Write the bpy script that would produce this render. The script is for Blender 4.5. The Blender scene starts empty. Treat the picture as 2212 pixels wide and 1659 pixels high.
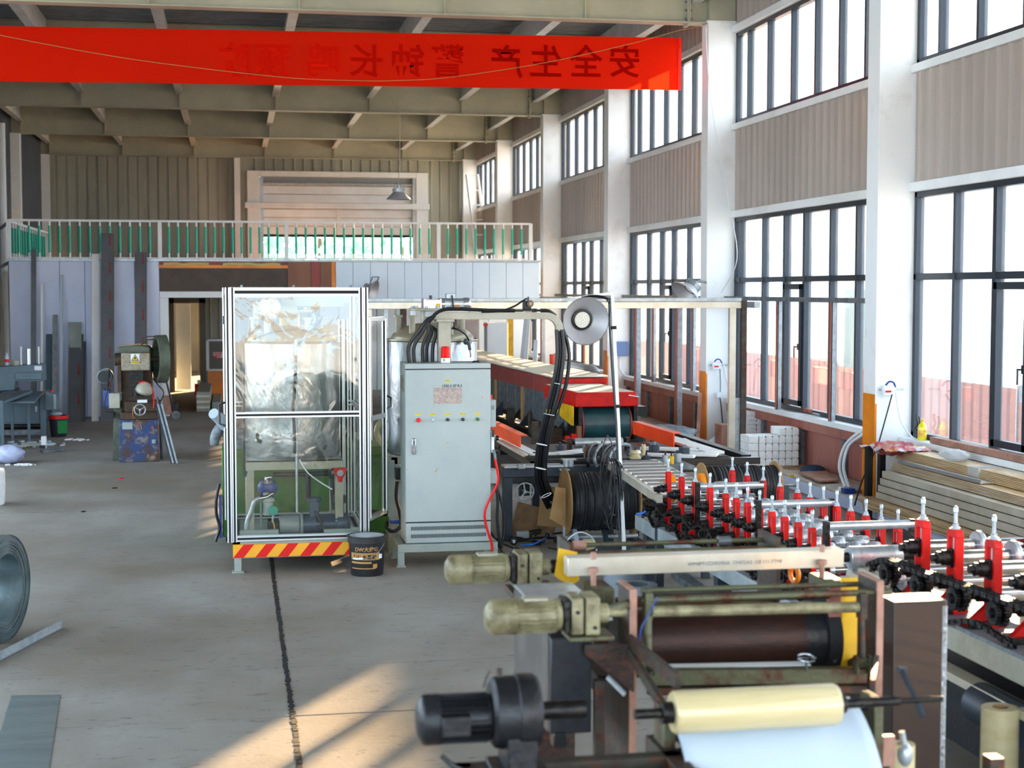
import bpy, bmesh, math, random
from mathutils import Vector, Matrix
random.seed(7)
R = math.radians
PI = math.pi
S = bpy.context.scene
COL = S.collection

# ---------------------------------------------------------------- camera
FPX = 3300.0
PITCH, YAW = R(3.546), R(10.302)
cd = bpy.data.cameras.new('camera'); cam = bpy.data.objects.new('camera', cd); COL.objects.link(cam)
cam.location = (0, 0, 2.4); cam.rotation_euler = (PI/2 - PITCH, 0, -YAW)
cd.sensor_width = 36; cd.lens = 36*FPX/2212; cd.clip_end = 400; cd.clip_start = .1
cd.dof.use_dof = True; cd.dof.focus_distance = 13.3; cd.dof.aperture_fstop = 3.2
S.camera = cam
CAM = Vector((0, 0, 2.4)); RM = cam.rotation_euler.to_matrix()

# ---------------------------------------------------------------- world, sun, exposure
S.view_settings.view_transform = 'Standard'; S.view_settings.look = 'None'
S.view_settings.gamma = 1; S.view_settings.use_curve_mapping = False
S.view_settings.exposure = 1.05
w = bpy.data.worlds.new('sky'); S.world = w; w.use_nodes = True
bg = w.node_tree.nodes['Background']; bg.inputs[0].default_value = (.70, .86, 1.0, 1); bg.inputs[1].default_value = 4.0
sd = bpy.data.lights.new('sun', 'SUN'); sun = bpy.data.objects.new('sun', sd); COL.objects.link(sun)
sd.energy = 40; sd.color = (1, .64, .32); sd.angle = R(.6)
_az, _el = R(29), R(12.3)
sun.rotation_euler = Vector((math.sin(_az)*math.cos(_el), math.cos(_az)*math.cos(_el), math.sin(_el))).to_track_quat('Z', 'Y').to_euler()
sun.location = (20, 30, 12)
S.cycles.use_denoising = True
S.cycles.sample_clamp_indirect = 8
S.cycles.max_bounces = 9; S.cycles.diffuse_bounces = 6; S.cycles.transparent_max_bounces = 24
def portal(name, loc, rot, sx, sy):
    l = bpy.data.lights.new(name, 'AREA'); l.shape = 'RECTANGLE'; l.size = sx; l.size_y = sy
    l.cycles.is_portal = True
    o = bpy.data.objects.new(name, l); COL.objects.link(o); o.location = loc; o.rotation_euler = rot
portal('portal_upper', (7.34, 19, 5.45), (0, PI/2, 0), 1.4, 54)
portal('portal_lower', (7.34, 19, 2.1), (0, PI/2, 0), 2.8, 54)
portal('portal_back', (1, -9, 3.3), (PI/2, 0, 0), 12, 6.6)

# ---------------------------------------------------------------- geometry helpers
def ray(u, v): return RM @ Vector(((u-1106)/FPX, -(v-829.5)/FPX, -1))
def pd(u, v, D): return CAM + ray(u, v)*D
def pz(u, v, z): r = ray(u, v); return CAM + r*((z-2.4)/r.z)
def py(u, v, Y): r = ray(u, v); return CAM + r*(Y/r.y)
def px(u, v, X): r = ray(u, v); return CAM + r*(X/r.x)
V = Vector

class MB:
    def __init__(s): s.v = []; s.f = []
    def add(s, vs, fs):
        n = len(s.v); s.v += [tuple(x) for x in vs]; s.f += [tuple(i+n for i in f) for f in fs]; return s
    def box(s, x0, x1, y0, y1, z0, z1):
        if x0 > x1: x0, x1 = x1, x0
        if y0 > y1: y0, y1 = y1, y0
        if z0 > z1: z0, z1 = z1, z0
        return s.add([(x0,y0,z0),(x1,y0,z0),(x1,y1,z0),(x0,y1,z0),(x0,y0,z1),(x1,y0,z1),(x1,y1,z1),(x0,y1,z1)],
              [(0,3,2,1),(4,5,6,7),(0,1,5,4),(1,2,6,5),(2,3,7,6),(3,0,4,7)])
    def obox(s, c, size, m=None):
        m = m or Matrix.Identity(3); c = V(c); a, b, d = [k/2 for k in size]
        vs = [c + m @ V((i*a, j*b, k*d)) for k in (-1,1) for i, j in ((-1,-1),(1,-1),(1,1),(-1,1))]
        return s.add(vs, [(0,3,2,1),(4,5,6,7),(0,1,5,4),(1,2,6,5),(2,3,7,6),(3,0,4,7)])
    def bar(s, p, q, wd, ht, up=(0,0,1)):
        p, q = V(p), V(q); d = (q-p); L = d.length; d.normalize(); u = V(up)
        x = d.cross(u)
        if x.length < 1e-4: x = d.cross(V((1,0,0)))
        x.normalize(); z = x.cross(d)
        m = Matrix((x, d, z)).transposed()
        return s.obox((p+q)/2, (wd, L, ht), m)
    def cyl(s, p, q, r, r2=None, n=16, caps=True):
        p, q = V(p), V(q); r2 = r if r2 is None else r2
        d = (q-p).normalized(); a = d.orthogonal().normalized(); b = d.cross(a)
        vs = []
        for c, rr in ((p, r), (q, r2)):
            for i in range(n):
                t = 2*PI*i/n; vs.append(c + (a*math.cos(t)+b*math.sin(t))*rr)
        fs = [(i, (i+1) % n, n+(i+1) % n, n+i) for i in range(n)]
        if caps: fs += [tuple(reversed(range(n))), tuple(range(n, 2*n))]
        return s.add(vs, fs)
    def lathe(s, prof, base, axis=(0,0,1), n=28, ref=None):
        ax = V(axis).normalized(); a = (V(ref) if ref else ax.orthogonal()).normalized(); b = ax.cross(a); base = V(base)
        vs = []; fs = []; k = len(prof)
        for r, h in prof:
            for i in range(n):
                t = 2*PI*i/n; vs.append(base + ax*h + (a*math.cos(t)+b*math.sin(t))*max(r, 1e-5))
        for j in range(k-1):
            for i in range(n):
                fs.append((j*n+i, j*n+(i+1) % n, (j+1)*n+(i+1) % n, (j+1)*n+i))
        return s.add(vs, fs)
    def tube(s, pts, r, n=8, caps=True, smooth=0):
        pts = [V(p) for p in pts]
        if smooth: pts = spline(pts, smooth)
        ref = None; vs = []; m = len(pts)
        for i, p in enumerate(pts):
            d = (pts[min(i+1, m-1)] - pts[max(i-1, 0)]).normalized()
            if ref is None: ref = d.orthogonal().normalized()
            a = (ref - d*ref.dot(d)); a = a.normalized() if a.length > 1e-5 else d.orthogonal().normalized()
            ref = a; b = d.cross(a); rr = r(i/(m-1)) if callable(r) else r
            for j in range(n):
                t = 2*PI*j/n; vs.append(p + (a*math.cos(t)+b*math.sin(t))*rr)
        fs = [(i*n+j, i*n+(j+1) % n, (i+1)*n+(j+1) % n, (i+1)*n+j) for i in range(m-1) for j in range(n)]
        if caps: fs += [tuple(reversed(range(n))), tuple(range((m-1)*n, m*n))]
        return s.add(vs, fs)
    def prism(s, poly, ax, a, b):
        n = len(poly)
        def mk(p, c): return {'x': (c, p[0], p[1]), 'y': (p[0], c, p[1]), 'z': (p[0], p[1], c)}[ax]
        return s.add([mk(p, a) for p in poly]+[mk(p, b) for p in poly],
                     [(i, (i+1) % n, n+(i+1) % n, n+i) for i in range(n)]+[tuple(reversed(range(n))), tuple(range(n, 2*n))])
    def quad(s, *p): return s.add(p, [tuple(range(len(p)))])
    def torus(s, c, axis, R_, r, n=28, m=8):
        ax = V(axis).normalized(); a = ax.orthogonal().normalized(); b = ax.cross(a); c = V(c)
        vs = []
        for i in range(n):
            t = 2*PI*i/n; d = a*math.cos(t)+b*math.sin(t)
            for j in range(m):
                q = 2*PI*j/m; vs.append(c + d*(R_+r*math.cos(q)) + ax*r*math.sin(q))
        return s.add(vs, [(i*m+j, ((i+1) % n)*m+j, ((i+1) % n)*m+(j+1) % m, i*m+(j+1) % m) for i in range(n) for j in range(m)])
    def ball(s, c, r, n=16, m=10, sc=(1,1,1)):
        c = V(c); vs = []
        for j in range(m+1):
            ph = PI*j/m
            for i in range(n):
                t = 2*PI*i/n
                vs.append(c+V((math.sin(ph)*math.cos(t)*sc[0], math.sin(ph)*math.sin(t)*sc[1], math.cos(ph)*sc[2]))*r)
        return s.add(vs, [(j*n+i, (j+1)*n+i, (j+1)*n+(i+1) % n, j*n+(i+1) % n) for j in range(m) for i in range(n)])

def spline(pts, k=6):
    out = []; P = [pts[0]]+list(pts)+[pts[-1]]
    for i in range(1, len(P)-2):
        p0, p1, p2, p3 = P[i-1], P[i], P[i+1], P[i+2]
        for j in range(k):
            t = j/k
            out.append(.5*((2*p1)+(p2-p0)*t+(2*p0-5*p1+4*p2-p3)*t*t+(3*p1-p0-3*p2+p3)*t**3))
    out.append(P[-2]); return out

FR = {}
ORD = ['first', 'second', 'third', 'fourth', 'fifth', 'sixth', 'seventh', 'eighth', 'ninth']
def mk(name, mb, mat, frame, ang=38, fix=True):
    me = bpy.data.meshes.new(name)
    me.from_pydata([tuple(V(p)-frame) for p in mb.v], [], mb.f)
    if fix:
        bm = bmesh.new(); bm.from_mesh(me); bmesh.ops.recalc_face_normals(bm, faces=bm.faces); bm.to_mesh(me); bm.free()
    me.update()
    me.polygons.foreach_set('use_smooth', [True]*len(me.polygons))
    try: me.set_sharp_from_angle(angle=R(ang))
    except Exception: pass
    me.materials.append(mat)
    o = bpy.data.objects.new(name, me); COL.objects.link(o)
    return o
def bev(o, wd, seg=2):
    m = o.modifiers.new('b', 'BEVEL'); m.width = wd; m.segments = seg; m.limit_method = 'ANGLE'; m.angle_limit = R(40)
def thing(name, label, cat, loc, group=None, rz=0, local=False, kind=None):
    o = bpy.data.objects.new(name, None); COL.objects.link(o); o.location = loc; o.rotation_euler = (0, 0, rz)
    o.empty_display_size = .1
    if label: o['label'] = label
    if cat: o['category'] = cat
    if group: o['group'] = group
    if kind: o['kind'] = kind
    FR[o.name] = V((0,0,0)) if (local or rz) else V(loc)
    return o
def part(par, name, mb, mat, label=None, bevel=0, kind=None, ang=38, fix=True):
    fr = FR[par.name]
    o = mk(name, mb, mat, fr, ang, fix); o.parent = par; FR[o.name] = fr
    if label: o['label'] = label
    if kind: o['kind'] = kind
    if bevel: bev(o, bevel)
    return o
def solo(name, mb, mat, label=None, cat=None, group=None, bevel=0, kind=None, ang=38, fix=True):
    xs = [p[0] for p in mb.v]; ys = [p[1] for p in mb.v]; zs = [p[2] for p in mb.v]
    loc = V(((min(xs)+max(xs))/2, (min(ys)+max(ys))/2, min(zs)))
    o = mk(name, mb, mat, loc, ang, fix); o.location = loc; FR[o.name] = loc
    if label: o['label'] = label
    if cat: o['category'] = cat
    if group: o['group'] = group
    if kind: o['kind'] = kind
    if bevel: bev(o, bevel)
    return o
def struct(name, mb, mat, bevel=0, label=None, fix=True): return solo(name, mb, mat, label=label, kind='structure', bevel=bevel, fix=fix)
def dup(o, loc, label=None, rz=None, group=None, par=None):
    def cp(x, p):
        c = x.copy(); COL.objects.link(c); c.parent = p; FR[c.name] = FR.get(x.name, V((0,0,0)))
        for ch in [k for k in bpy.data.objects if k.parent == x]: cp(ch, c)
        return c
    r = cp(o, par or o.parent); r.location = loc
    if rz is not None: r.rotation_euler = (0, 0, rz)
    if label: r['label'] = label
    if group: r['group'] = group
    return r
def piece(o, loc):   # a further alike piece under the same parent, sharing mesh data
    c = o.copy(); COL.objects.link(c); c.location = loc; return c

def text_mb(txt, size, mirror=False, bold=0, weight=0):
    cu = bpy.data.curves.new('t', 'FONT'); cu.body = txt; cu.size = size; cu.align_x = 'CENTER'; cu.align_y = 'CENTER'
    cu.offset = bold; cu.resolution_u = 3
    o = bpy.data.objects.new('t', cu); COL.objects.link(o)
    bpy.context.view_layer.update()
    me = bpy.data.meshes.new_from_object(o.evaluated_get(bpy.context.evaluated_depsgraph_get()))
    vs = [(-v.co.x if mirror else v.co.x, v.co.y) for v in me.vertices]; fs = [tuple(p.vertices) for p in me.polygons]
    bpy.data.objects.remove(o); bpy.data.curves.remove(cu); bpy.data.meshes.remove(me)
    return vs, fs
def text_on(txt, size, org, xa, ya, mirror=False, bold=0):
    vs, fs = text_mb(txt, size, mirror, bold); xa, ya, org = V(xa), V(ya), V(org); mb = MB()
    mb.add([org+xa*a+ya*b for a, b in vs], fs); return mb

# ---------------------------------------------------------------- materials
def lin(c):
    return tuple(((x/12.92) if x <= .04045 else ((x+.055)/1.055)**2.4) for x in c)
def hx(h): return lin([int(h[i:i+2], 16)/255 for i in (0, 2, 4)])
def mat(name, c, rough=.5, metal=0, c2=None, scale=4, amt=1.0, det=6, bump=0, bscale=40, spec=.5, stretch=None, coat=0, lo=.4, hi=.62, trans=0, c3=None):
    m = bpy.data.materials.new(name); m.use_nodes = True; nt = m.node_tree; b = nt.nodes['Principled BSDF']
    c = hx(c) if isinstance(c, str) else c
    b.inputs['Base Color'].default_value = (*c, 1); b.inputs['Roughness'].default_value = rough; b.inputs['Metallic'].default_value = metal
    b.inputs['Specular IOR Level'].default_value = spec; b.inputs['Coat Weight'].default_value = coat
    if c2 or bump:
        tc = nt.nodes.new('ShaderNodeTexCoord'); mp = nt.nodes.new('ShaderNodeMapping')
        geo = nt.nodes.new('ShaderNodeNewGeometry'); nt.links.new(geo.outputs['Position'], mp.inputs[0])
        if stretch: mp.inputs['Scale'].default_value = stretch
    if c2:
        def layer(cc, sc, prev, lo, hi, det):
            nz = nt.nodes.new('ShaderNodeTexNoise'); nz.inputs['Scale'].default_value = sc; nz.inputs['Detail'].default_value = det; nz.inputs['Roughness'].default_value = .65
            nt.links.new(mp.outputs[0], nz.inputs['Vector'])
            rp = nt.nodes.new('ShaderNodeMapRange'); rp.inputs[1].default_value = lo; rp.inputs[2].default_value = hi; rp.inputs[4].default_value = amt
            nt.links.new(nz.outputs['Fac'], rp.inputs[0])
            mx = nt.nodes.new('ShaderNodeMix'); mx.data_type = 'RGBA'
            nt.links.new(rp.outputs[0], mx.inputs[0])
            if prev is None: mx.inputs[6].default_value = (*c, 1)
            else: nt.links.new(prev, mx.inputs[6])
            mx.inputs[7].default_value = (*(hx(cc) if isinstance(cc, str) else cc), 1)
            return mx.outputs[2]
        o = layer(c2, scale, None, lo, hi, det)
        if c3: o = layer(c3, scale*2.7, o, .52, .66, det)
        nt.links.new(o, b.inputs['Base Color'])
    if bump:
        nz = nt.nodes.new('ShaderNodeTexNoise'); nz.inputs['Scale'].default_value = bscale; nz.inputs['Detail'].default_value = 5
        nt.links.new(mp.outputs[0], nz.inputs['Vector'])
        bp = nt.nodes.new('ShaderNodeBump'); bp.inputs['Strength'].default_value = bump; bp.inputs['Distance'].default_value = .02
        nt.links.new(nz.outputs['Fac'], bp.inputs['Height']); nt.links.new(bp.outputs[0], b.inputs['Normal'])
    return m
def film(name, tint, gloss=.12, rough=.05, bump=0, bscale=6, haze=0, stretch=None):
    m = bpy.data.materials.new(name); m.use_nodes = True; nt = m.node_tree; nt.nodes.clear()
    out = nt.nodes.new('ShaderNodeOutputMaterial'); tr = nt.nodes.new('ShaderNodeBsdfTransparent'); tr.inputs[0].default_value = (*tint, 1)
    gl = nt.nodes.new('ShaderNodeBsdfGlossy'); gl.inputs['Roughness'].default_value = rough
    lw = nt.nodes.new('ShaderNodeLayerWeight'); lw.inputs[0].default_value = .35
    mr = nt.nodes.new('ShaderNodeMapRange'); mr.inputs[3].default_value = gloss; mr.inputs[4].default_value = min(1, gloss+.5)
    nt.links.new(lw.outputs['Fresnel'], mr.inputs[0])
    mx = nt.nodes.new('ShaderNodeMixShader'); nt.links.new(mr.outputs[0], mx.inputs[0]); nt.links.new(tr.outputs[0], mx.inputs[1]); nt.links.new(gl.outputs[0], mx.inputs[2])
    last = mx
    if haze:
        df = nt.nodes.new('ShaderNodeBsdfDiffuse'); df.inputs[0].default_value = (.9, .92, .94, 1); tl = nt.nodes.new('ShaderNodeBsdfTranslucent'); tl.inputs[0].default_value = (.9, .92, .94, 1)
        ad = nt.nodes.new('ShaderNodeMixShader'); ad.inputs[0].default_value = .5; nt.links.new(df.outputs[0], ad.inputs[1]); nt.links.new(tl.outputs[0], ad.inputs[2])
        m2 = nt.nodes.new('ShaderNodeMixShader'); m2.inputs[0].default_value = haze; nt.links.new(mx.outputs[0], m2.inputs[1]); nt.links.new(ad.outputs[0], m2.inputs[2]); last = m2
    if bump:
        geo = nt.nodes.new('ShaderNodeNewGeometry'); mp = nt.nodes.new('ShaderNodeMapping'); nt.links.new(geo.outputs['Position'], mp.inputs[0])
        if stretch: mp.inputs['Scale'].default_value = stretch
        nz = nt.nodes.new('ShaderNodeTexNoise'); nz.inputs['Scale'].default_value = bscale; nz.inputs['Detail'].default_value = 3; nz.inputs['Distortion'].default_value = 1.5
        nt.links.new(mp.outputs[0], nz.inputs['Vector'])
        bp = nt.nodes.new('ShaderNodeBump'); bp.inputs['Strength'].default_value = bump; bp.inputs['Distance'].default_value = .05
        nt.links.new(nz.outputs['Fac'], bp.inputs['Height']); nt.links.new(bp.outputs[0], gl.inputs['Normal'])
    nt.links.new(last.outputs[0], out.inputs[0]); return m
def cloth(name, c, tl=.5, rough=.6):
    m = bpy.data.materials.new(name); m.use_nodes = True; nt = m.node_tree; nt.nodes.clear()
    out = nt.nodes.new('ShaderNodeOutputMaterial'); d = nt.nodes.new('ShaderNodeBsdfDiffuse'); t = nt.nodes.new('ShaderNodeBsdfTranslucent')
    for k in (d, t): k.inputs[0].default_value = (*c, 1)
    mx = nt.nodes.new('ShaderNodeMixShader'); mx.inputs[0].default_value = tl
    nt.links.new(d.outputs[0], mx.inputs[1]); nt.links.new(t.outputs[0], mx.inputs[2]); nt.links.new(mx.outputs[0], out.inputs[0]); return m

M = dict(
 white=mat('white_paint', 'eceff1', .45, c2='dfe2e0', scale=1.2, bump=.05),
 colw=mat('column_paint', 'f1f4f5', .4, c2='dcdad3', scale=2.2, lo=.55, hi=.8),
 clad=mat('cladding_paint', 'b3a79e', .42, c2='a59990', scale=.8, stretch=(1,1,.2)),
 cladfar=mat('far_cladding_paint', 'b0b1a0', .45, c2='97988a', scale=.8, stretch=(1,1,.25)),
 beam=mat('beam_paint', 'bbb9a2', .5, c2='a8a692', scale=.7),
 purl=mat('purlin_paint', 'dcdfe0', .45, c2='c6c9c6', scale=2),
 deck=mat('roof_deck_metal', '7b8286', .45, .3, c2='6a7074', scale=2),
 conc=None,
 dframe=mat('dark_window_frame', '27303a', .35, .2),
 galv=mat('galvanised_steel', 'b2bbc0', .38, .5, c2='98a1a7', scale=14),
 galvd=mat('dull_galvanised', '7f868b', .5, .5, c2='5e6469', scale=10),
 alu=mat('aluminium', 'd4d7d9', .28, .85),
 black=mat('black_rubber', '16171a', .5, c2='24262a', scale=8),
 slot=mat('black_slot', '08080a', .7),
 steel=mat('polished_steel', 'c2c6ca', .16, 1, c2='9aa0a6', scale=5),
 satin=mat('satin_steel', 'c6cdd4', .3, .6, c2='a9b1b9', scale=6),
 dsteel=mat('oily_dark_steel', '18181b', .38, .6, c2='292623', scale=18, bump=.3),
 rust=mat('rusted_paint', '33201a', .6, .25, c2='3d3d33', scale=5, bump=.25, c3='5c2d14', stretch=(1,1,1.6)),
 rustg=mat('worn_green_paint', '56573f', .5, .3, c2='4c2614', scale=7, bump=.2, lo=.5, hi=.62),
 brown=mat('rusty_drum', '34170c', .45, .35, c2='250f07', scale=9, stretch=(1,1,4), bump=.12),
 gear=mat('gearbox_paint', '918a6a', .45, .1, c2='5f563c', scale=9, bump=.3),
 geard=mat('black_motor_paint', '16171b', .42, .3, c2='202227', scale=9, bump=.15),
 red=mat('red_paint', 'd00c04', .45, c2='b00a03', scale=6, spec=.3),
 redd=mat('dull_red_paint', '9c3f38', .5, c2='87423a', scale=3),
 redw=mat('reflected_red_and_brown', 'a3675a', .5, c2='8a4a40', scale=2, stretch=(1,1,.3)),  # on the low wall panels a painted-in red reflection, elsewhere plain red-brown
 orange=mat('orange_paint', 'f08a05', .4, c2='d87a08', scale=3),
 yellow=mat('yellow_paint', 'e6b60c', .4, c2='c99a10', scale=5),
 cab=mat('cabinet_paint', 'a3adab', .42, c2='99a4a4', scale=1.5),
 cabs=mat('cabinet_stand_paint', '9aa39c', .45, c2='8b958f', scale=3),
 tgrey=mat('warm_grey_paint', 'a8a596', .4, c2='96927f', scale=3),
 foil=mat('foil_wrap', 'a4a7ab', .3, .85, c2='8a8e94', scale=3, bump=.4, bscale=12, stretch=(1,1,.5)),
 dome=mat('dome_paint', '9b957f', .3, .3),
 navy=mat('navy_steel', '323c49', .45, .3, c2='28303a', scale=4),
 slate=mat('slate_machine_paint', '5d7480', .45, c2='506672', scale=2),
 pblue=mat('pale_blue_panel', 'd3dcf5', .45, c2='c8d2ec', scale=.8),
 pblue2=mat('sky_blue_panel', 'dceefc', .45, c2='d2e6f8', scale=.6),
 seam=mat('panel_seam', '8a97ae', .6),
 gstrip=mat('grey_clad_strip', '6b6f73', .4, .3, c2='5f6367', scale=2),
 arrow=mat('red_arrow_print', '8c2a28', .6),
 wood=mat('particle_board', '8a6a48', .7, c2='6f5236', scale=8),
 card=mat('cardboard', 'a58256', .75, c2='957347', scale=3),
 dbrown=mat('dark_brown_board', '54453a', .6, c2='463a31', scale=2),
 brownp=mat('brown_plywood', '8b5a3e', .5, c2='74442d', scale=1.5, stretch=(1,1,.2)),
 teal=mat('teal_baluster_paint', '12b898', .4),
 green=mat('green_machine_paint', '35700a', .45, c2='2a5a08', scale=4),
 blue=mat('blue_paint', '163c8a', .35),
 dblue=mat('dark_blue_motor_paint', '3a4a60', .35, .2),
 orgface=mat('orange_machine_paint', 'e0480c', .4, c2='c93c0a', scale=3),
 cream=mat('cream_film_roll', 'cbbd94', .25, c2='bfae80', scale=4, coat=.4, stretch=(.3,3,3)),
 sheet=mat('white_sheet', 'b4c2d0', .5),
 foam=mat('white_foam_block', 'eef0f0', .7, c2='e0e0df', scale=20),
 board=mat('pale_board_cover', 'e3dcc9', .5, c2='d5cbb2', scale=1.5, stretch=(2,.3,1)),
 tealdrum=mat('teal_rubber_drum', '1f4a52', .35, c2='173a41', scale=6),
 prof=mat('pale_profile', 'd6cfc0', .3, .35, c2='c4bba8', scale=3),
 proft=mat('profile_edge', 'dcc39a', .35, .2, c2='b8976a', scale=30, stretch=(1,.1,8)),
 glass=film('window_glass', (.96,.98,1), gloss=.05, rough=.02, haze=.05),
 clear=film('clear_acrylic', (.95,.96,.93), gloss=.045, rough=.03, bump=.16, bscale=1.6, haze=0, stretch=(1.2,1,.9)),
 wrap=film('plastic_wrap', (.9,.92,.95), gloss=.25, rough=.15, bump=.8, bscale=25, haze=.35),
 banner=cloth('banner_cloth', (.98,.022,.006), .55),
 banner2=cloth('banner_faint_lettering', (.86,.016,.004), .55),
 bannerl=cloth('banner_lettering', (.46,.006,.002), .55),
 bannerm=cloth('banner_mid_lettering', (.66,.010,.003), .55),
 bag=mat('bluish_plastic_bag', 'b7bfdc', .35, c2='a3abcc', scale=5, bump=.4, bscale=12),
 lampm=mat('lamp_reflector', 'b9b9bd', .5, .6),
 led=mat('led_disc', 'd8d4c4', .5),
 tree=mat('tree_leaves', '9cc9b4', .7, c2='7fb59e', scale=1.5),
 bark=mat('tree_bark', '5a4634', .9),
 pink=mat('pink_board', 'b08574', .6, c2='8e6553', scale=5),
 bottle=mat('yellow_bottle', 'e6d816', .2, coat=.5),
 print_y=mat('yellow_print', 'e3c51c', .5),
 gold=mat('gold_print', 'b98a4e', .5),
 redplain=mat('red_plastic', 'dc1209', .35, spec=.3),
 blackplain=mat('black_plastic', '101114', .3),
 paper=mat('white_paper', 'e6e9ec', .7),
 screen=mat('touch_screen', '9a8a86', .35, c2='b8a59a', scale=40, bump=.6, bscale=60),
 hose=mat('black_hydraulic_hose', '15161a', .38, bump=.1, bscale=120),
 cable=mat('white_cable', 'dde3e6', .5),
 bluep=mat('blue_hose', '1c6fd6', .4),
 grey=mat('mid_grey_paint', '8d9396', .45),
 outg=mat('outside_paving', 'b9b2a8', .8),
 outred=mat('outside_red_fence', 'a05a48', .6),
 outteal=mat('outside_teal_shed', '7fa0a6', .6),
)
def concrete():
    m = bpy.data.materials.new('concrete_floor'); m.use_nodes = True; nt = m.node_tree; b = nt.nodes['Principled BSDF']
    b.inputs['Roughness'].default_value = .62; b.inputs['Specular IOR Level'].default_value = .35
    geo = nt.nodes.new('ShaderNodeNewGeometry')
    def noise(sc, det=6, stretch=(1,1,1), rough=.6):
        mp = nt.nodes.new('ShaderNodeMapping'); mp.inputs['Scale'].default_value = stretch; nt.links.new(geo.outputs['Position'], mp.inputs[0])
        n = nt.nodes.new('ShaderNodeTexNoise'); n.inputs['Scale'].default_value = sc; n.inputs['Detail'].default_value = det; n.inputs['Roughness'].default_value = rough
        nt.links.new(mp.outputs[0], n.inputs['Vector']); return n.outputs['Fac']
    def rng(x, a, b_, c=0, d=1):
        r = nt.nodes.new('ShaderNodeMapRange'); r.inputs[1].default_value = a; r.inputs[2].default_value = b_; r.inputs[3].default_value = c; r.inputs[4].default_value = d
        nt.links.new(x, r.inputs[0]); return r.outputs[0]
    def mix(f, c1, c2):
        x = nt.nodes.new('ShaderNodeMix'); x.data_type = 'RGBA'; nt.links.new(f, x.inputs[0])
        for i, c in ((6, c1), (7, c2)):
            if isinstance(c, tuple): x.inputs[i].default_value = (*c, 1)
            else: nt.links.new(c, x.inputs[i])
        return x.outputs[2]
    c = mix(rng(noise(.35, 4), .38, .62), hx('96938e'), hx('7c7367'))
    c = mix(rng(noise(1.3, 8, (1, .5, 1), .7), .45, .7, 0, .6), c, hx('75706a'))
    c = mix(rng(noise(9, 8, (.6, 1.6, 1), .7), .57, .66, 0, .6), c, hx('57534e'))
    c = mix(rng(noise(30, 3, (.35, 1, 1), .5), .68, .71, 0, .8), c, hx('34312d'))
    nt.links.new(c, b.inputs['Base Color'])
    bp = nt.nodes.new('ShaderNodeBump'); bp.inputs['Strength'].default_value = .2; bp.inputs['Distance'].default_value = .01
    nt.links.new(noise(25), bp.inputs['Height']); nt.links.new(bp.outputs[0], b.inputs['Normal'])
    return m
M['conc'] = concrete()

# ================================================================ STRUCTURE
# floor: dark joint bed with cast slabs laid into it
fl = struct('floor', MB().box(-9, 8, -10, 50, -.3, -.03), mat('joint_bed', '2c2926', .9))
xs = [-9, .30, 7.16]; ys = [-10, 2.2, 6.4, 8.56, 9.69, 17.0, 24.6, 31.5, 38.5, 50]
for i in range(2):
    for j in range(len(ys)-1):
        gx, gy = .011, (.011 if j < 5 else .02)
        part(fl, 'slab', MB().box(xs[i]+(gx if i else 0), xs[i+1]-(gx if not i else 0), ys[j]+gy, ys[j+1]-gy, -.05, 0), M['conc'])
# crumbled filler standing along the long joint
mb = MB(); y = 5.2
while y < 15:
    L = random.uniform(.012, .05); a = random.uniform(.008, .02); b = random.uniform(.008, .02)
    mb.box(.30-a, .30+b, y, y+L, -.02, random.uniform(.001, .005)); y += L*random.uniform(.8, 1.1)
part(fl, 'joint_filler', mb, M['slot'], kind='stuff')
struct('ground', MB().box(-60, 120, -60, 160, -.45, -.32), M['outg'], label='paved yard outside the hall')

CYS = [15.45+6*k for k in range(-4, 6)]
def corr(mb, p0, p1, z0, z1, pitch, dep, wrib=.06, slope=.02, t=.02):
    """ribbed sheet standing on the line p0-p1, ribs out to the left of the line"""
    p0, p1 = V((*p0, 0)), V((*p1, 0)); d = (p1-p0); L = d.length; d.normalize(); n = V((-d.y, d.x, 0))
    prof = [(0, 0)]; k = int(L/pitch); off = (L-k*pitch)/2
    for i in range(k):
        c = off+(i+.5)*pitch
        prof += [(c-wrib/2-slope, 0), (c-wrib/2, dep), (c+wrib/2, dep), (c+wrib/2+slope, 0)]
    prof.append((L, 0))
    vs = [p0+d*a+n*b+V((0,0,z)) for z in (z0, z1) for a, b in prof]; m = len(prof)
    mb.add(vs, [(i, i+1, m+i+1, m+i) for i in range(m-1)])
    return mb

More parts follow.
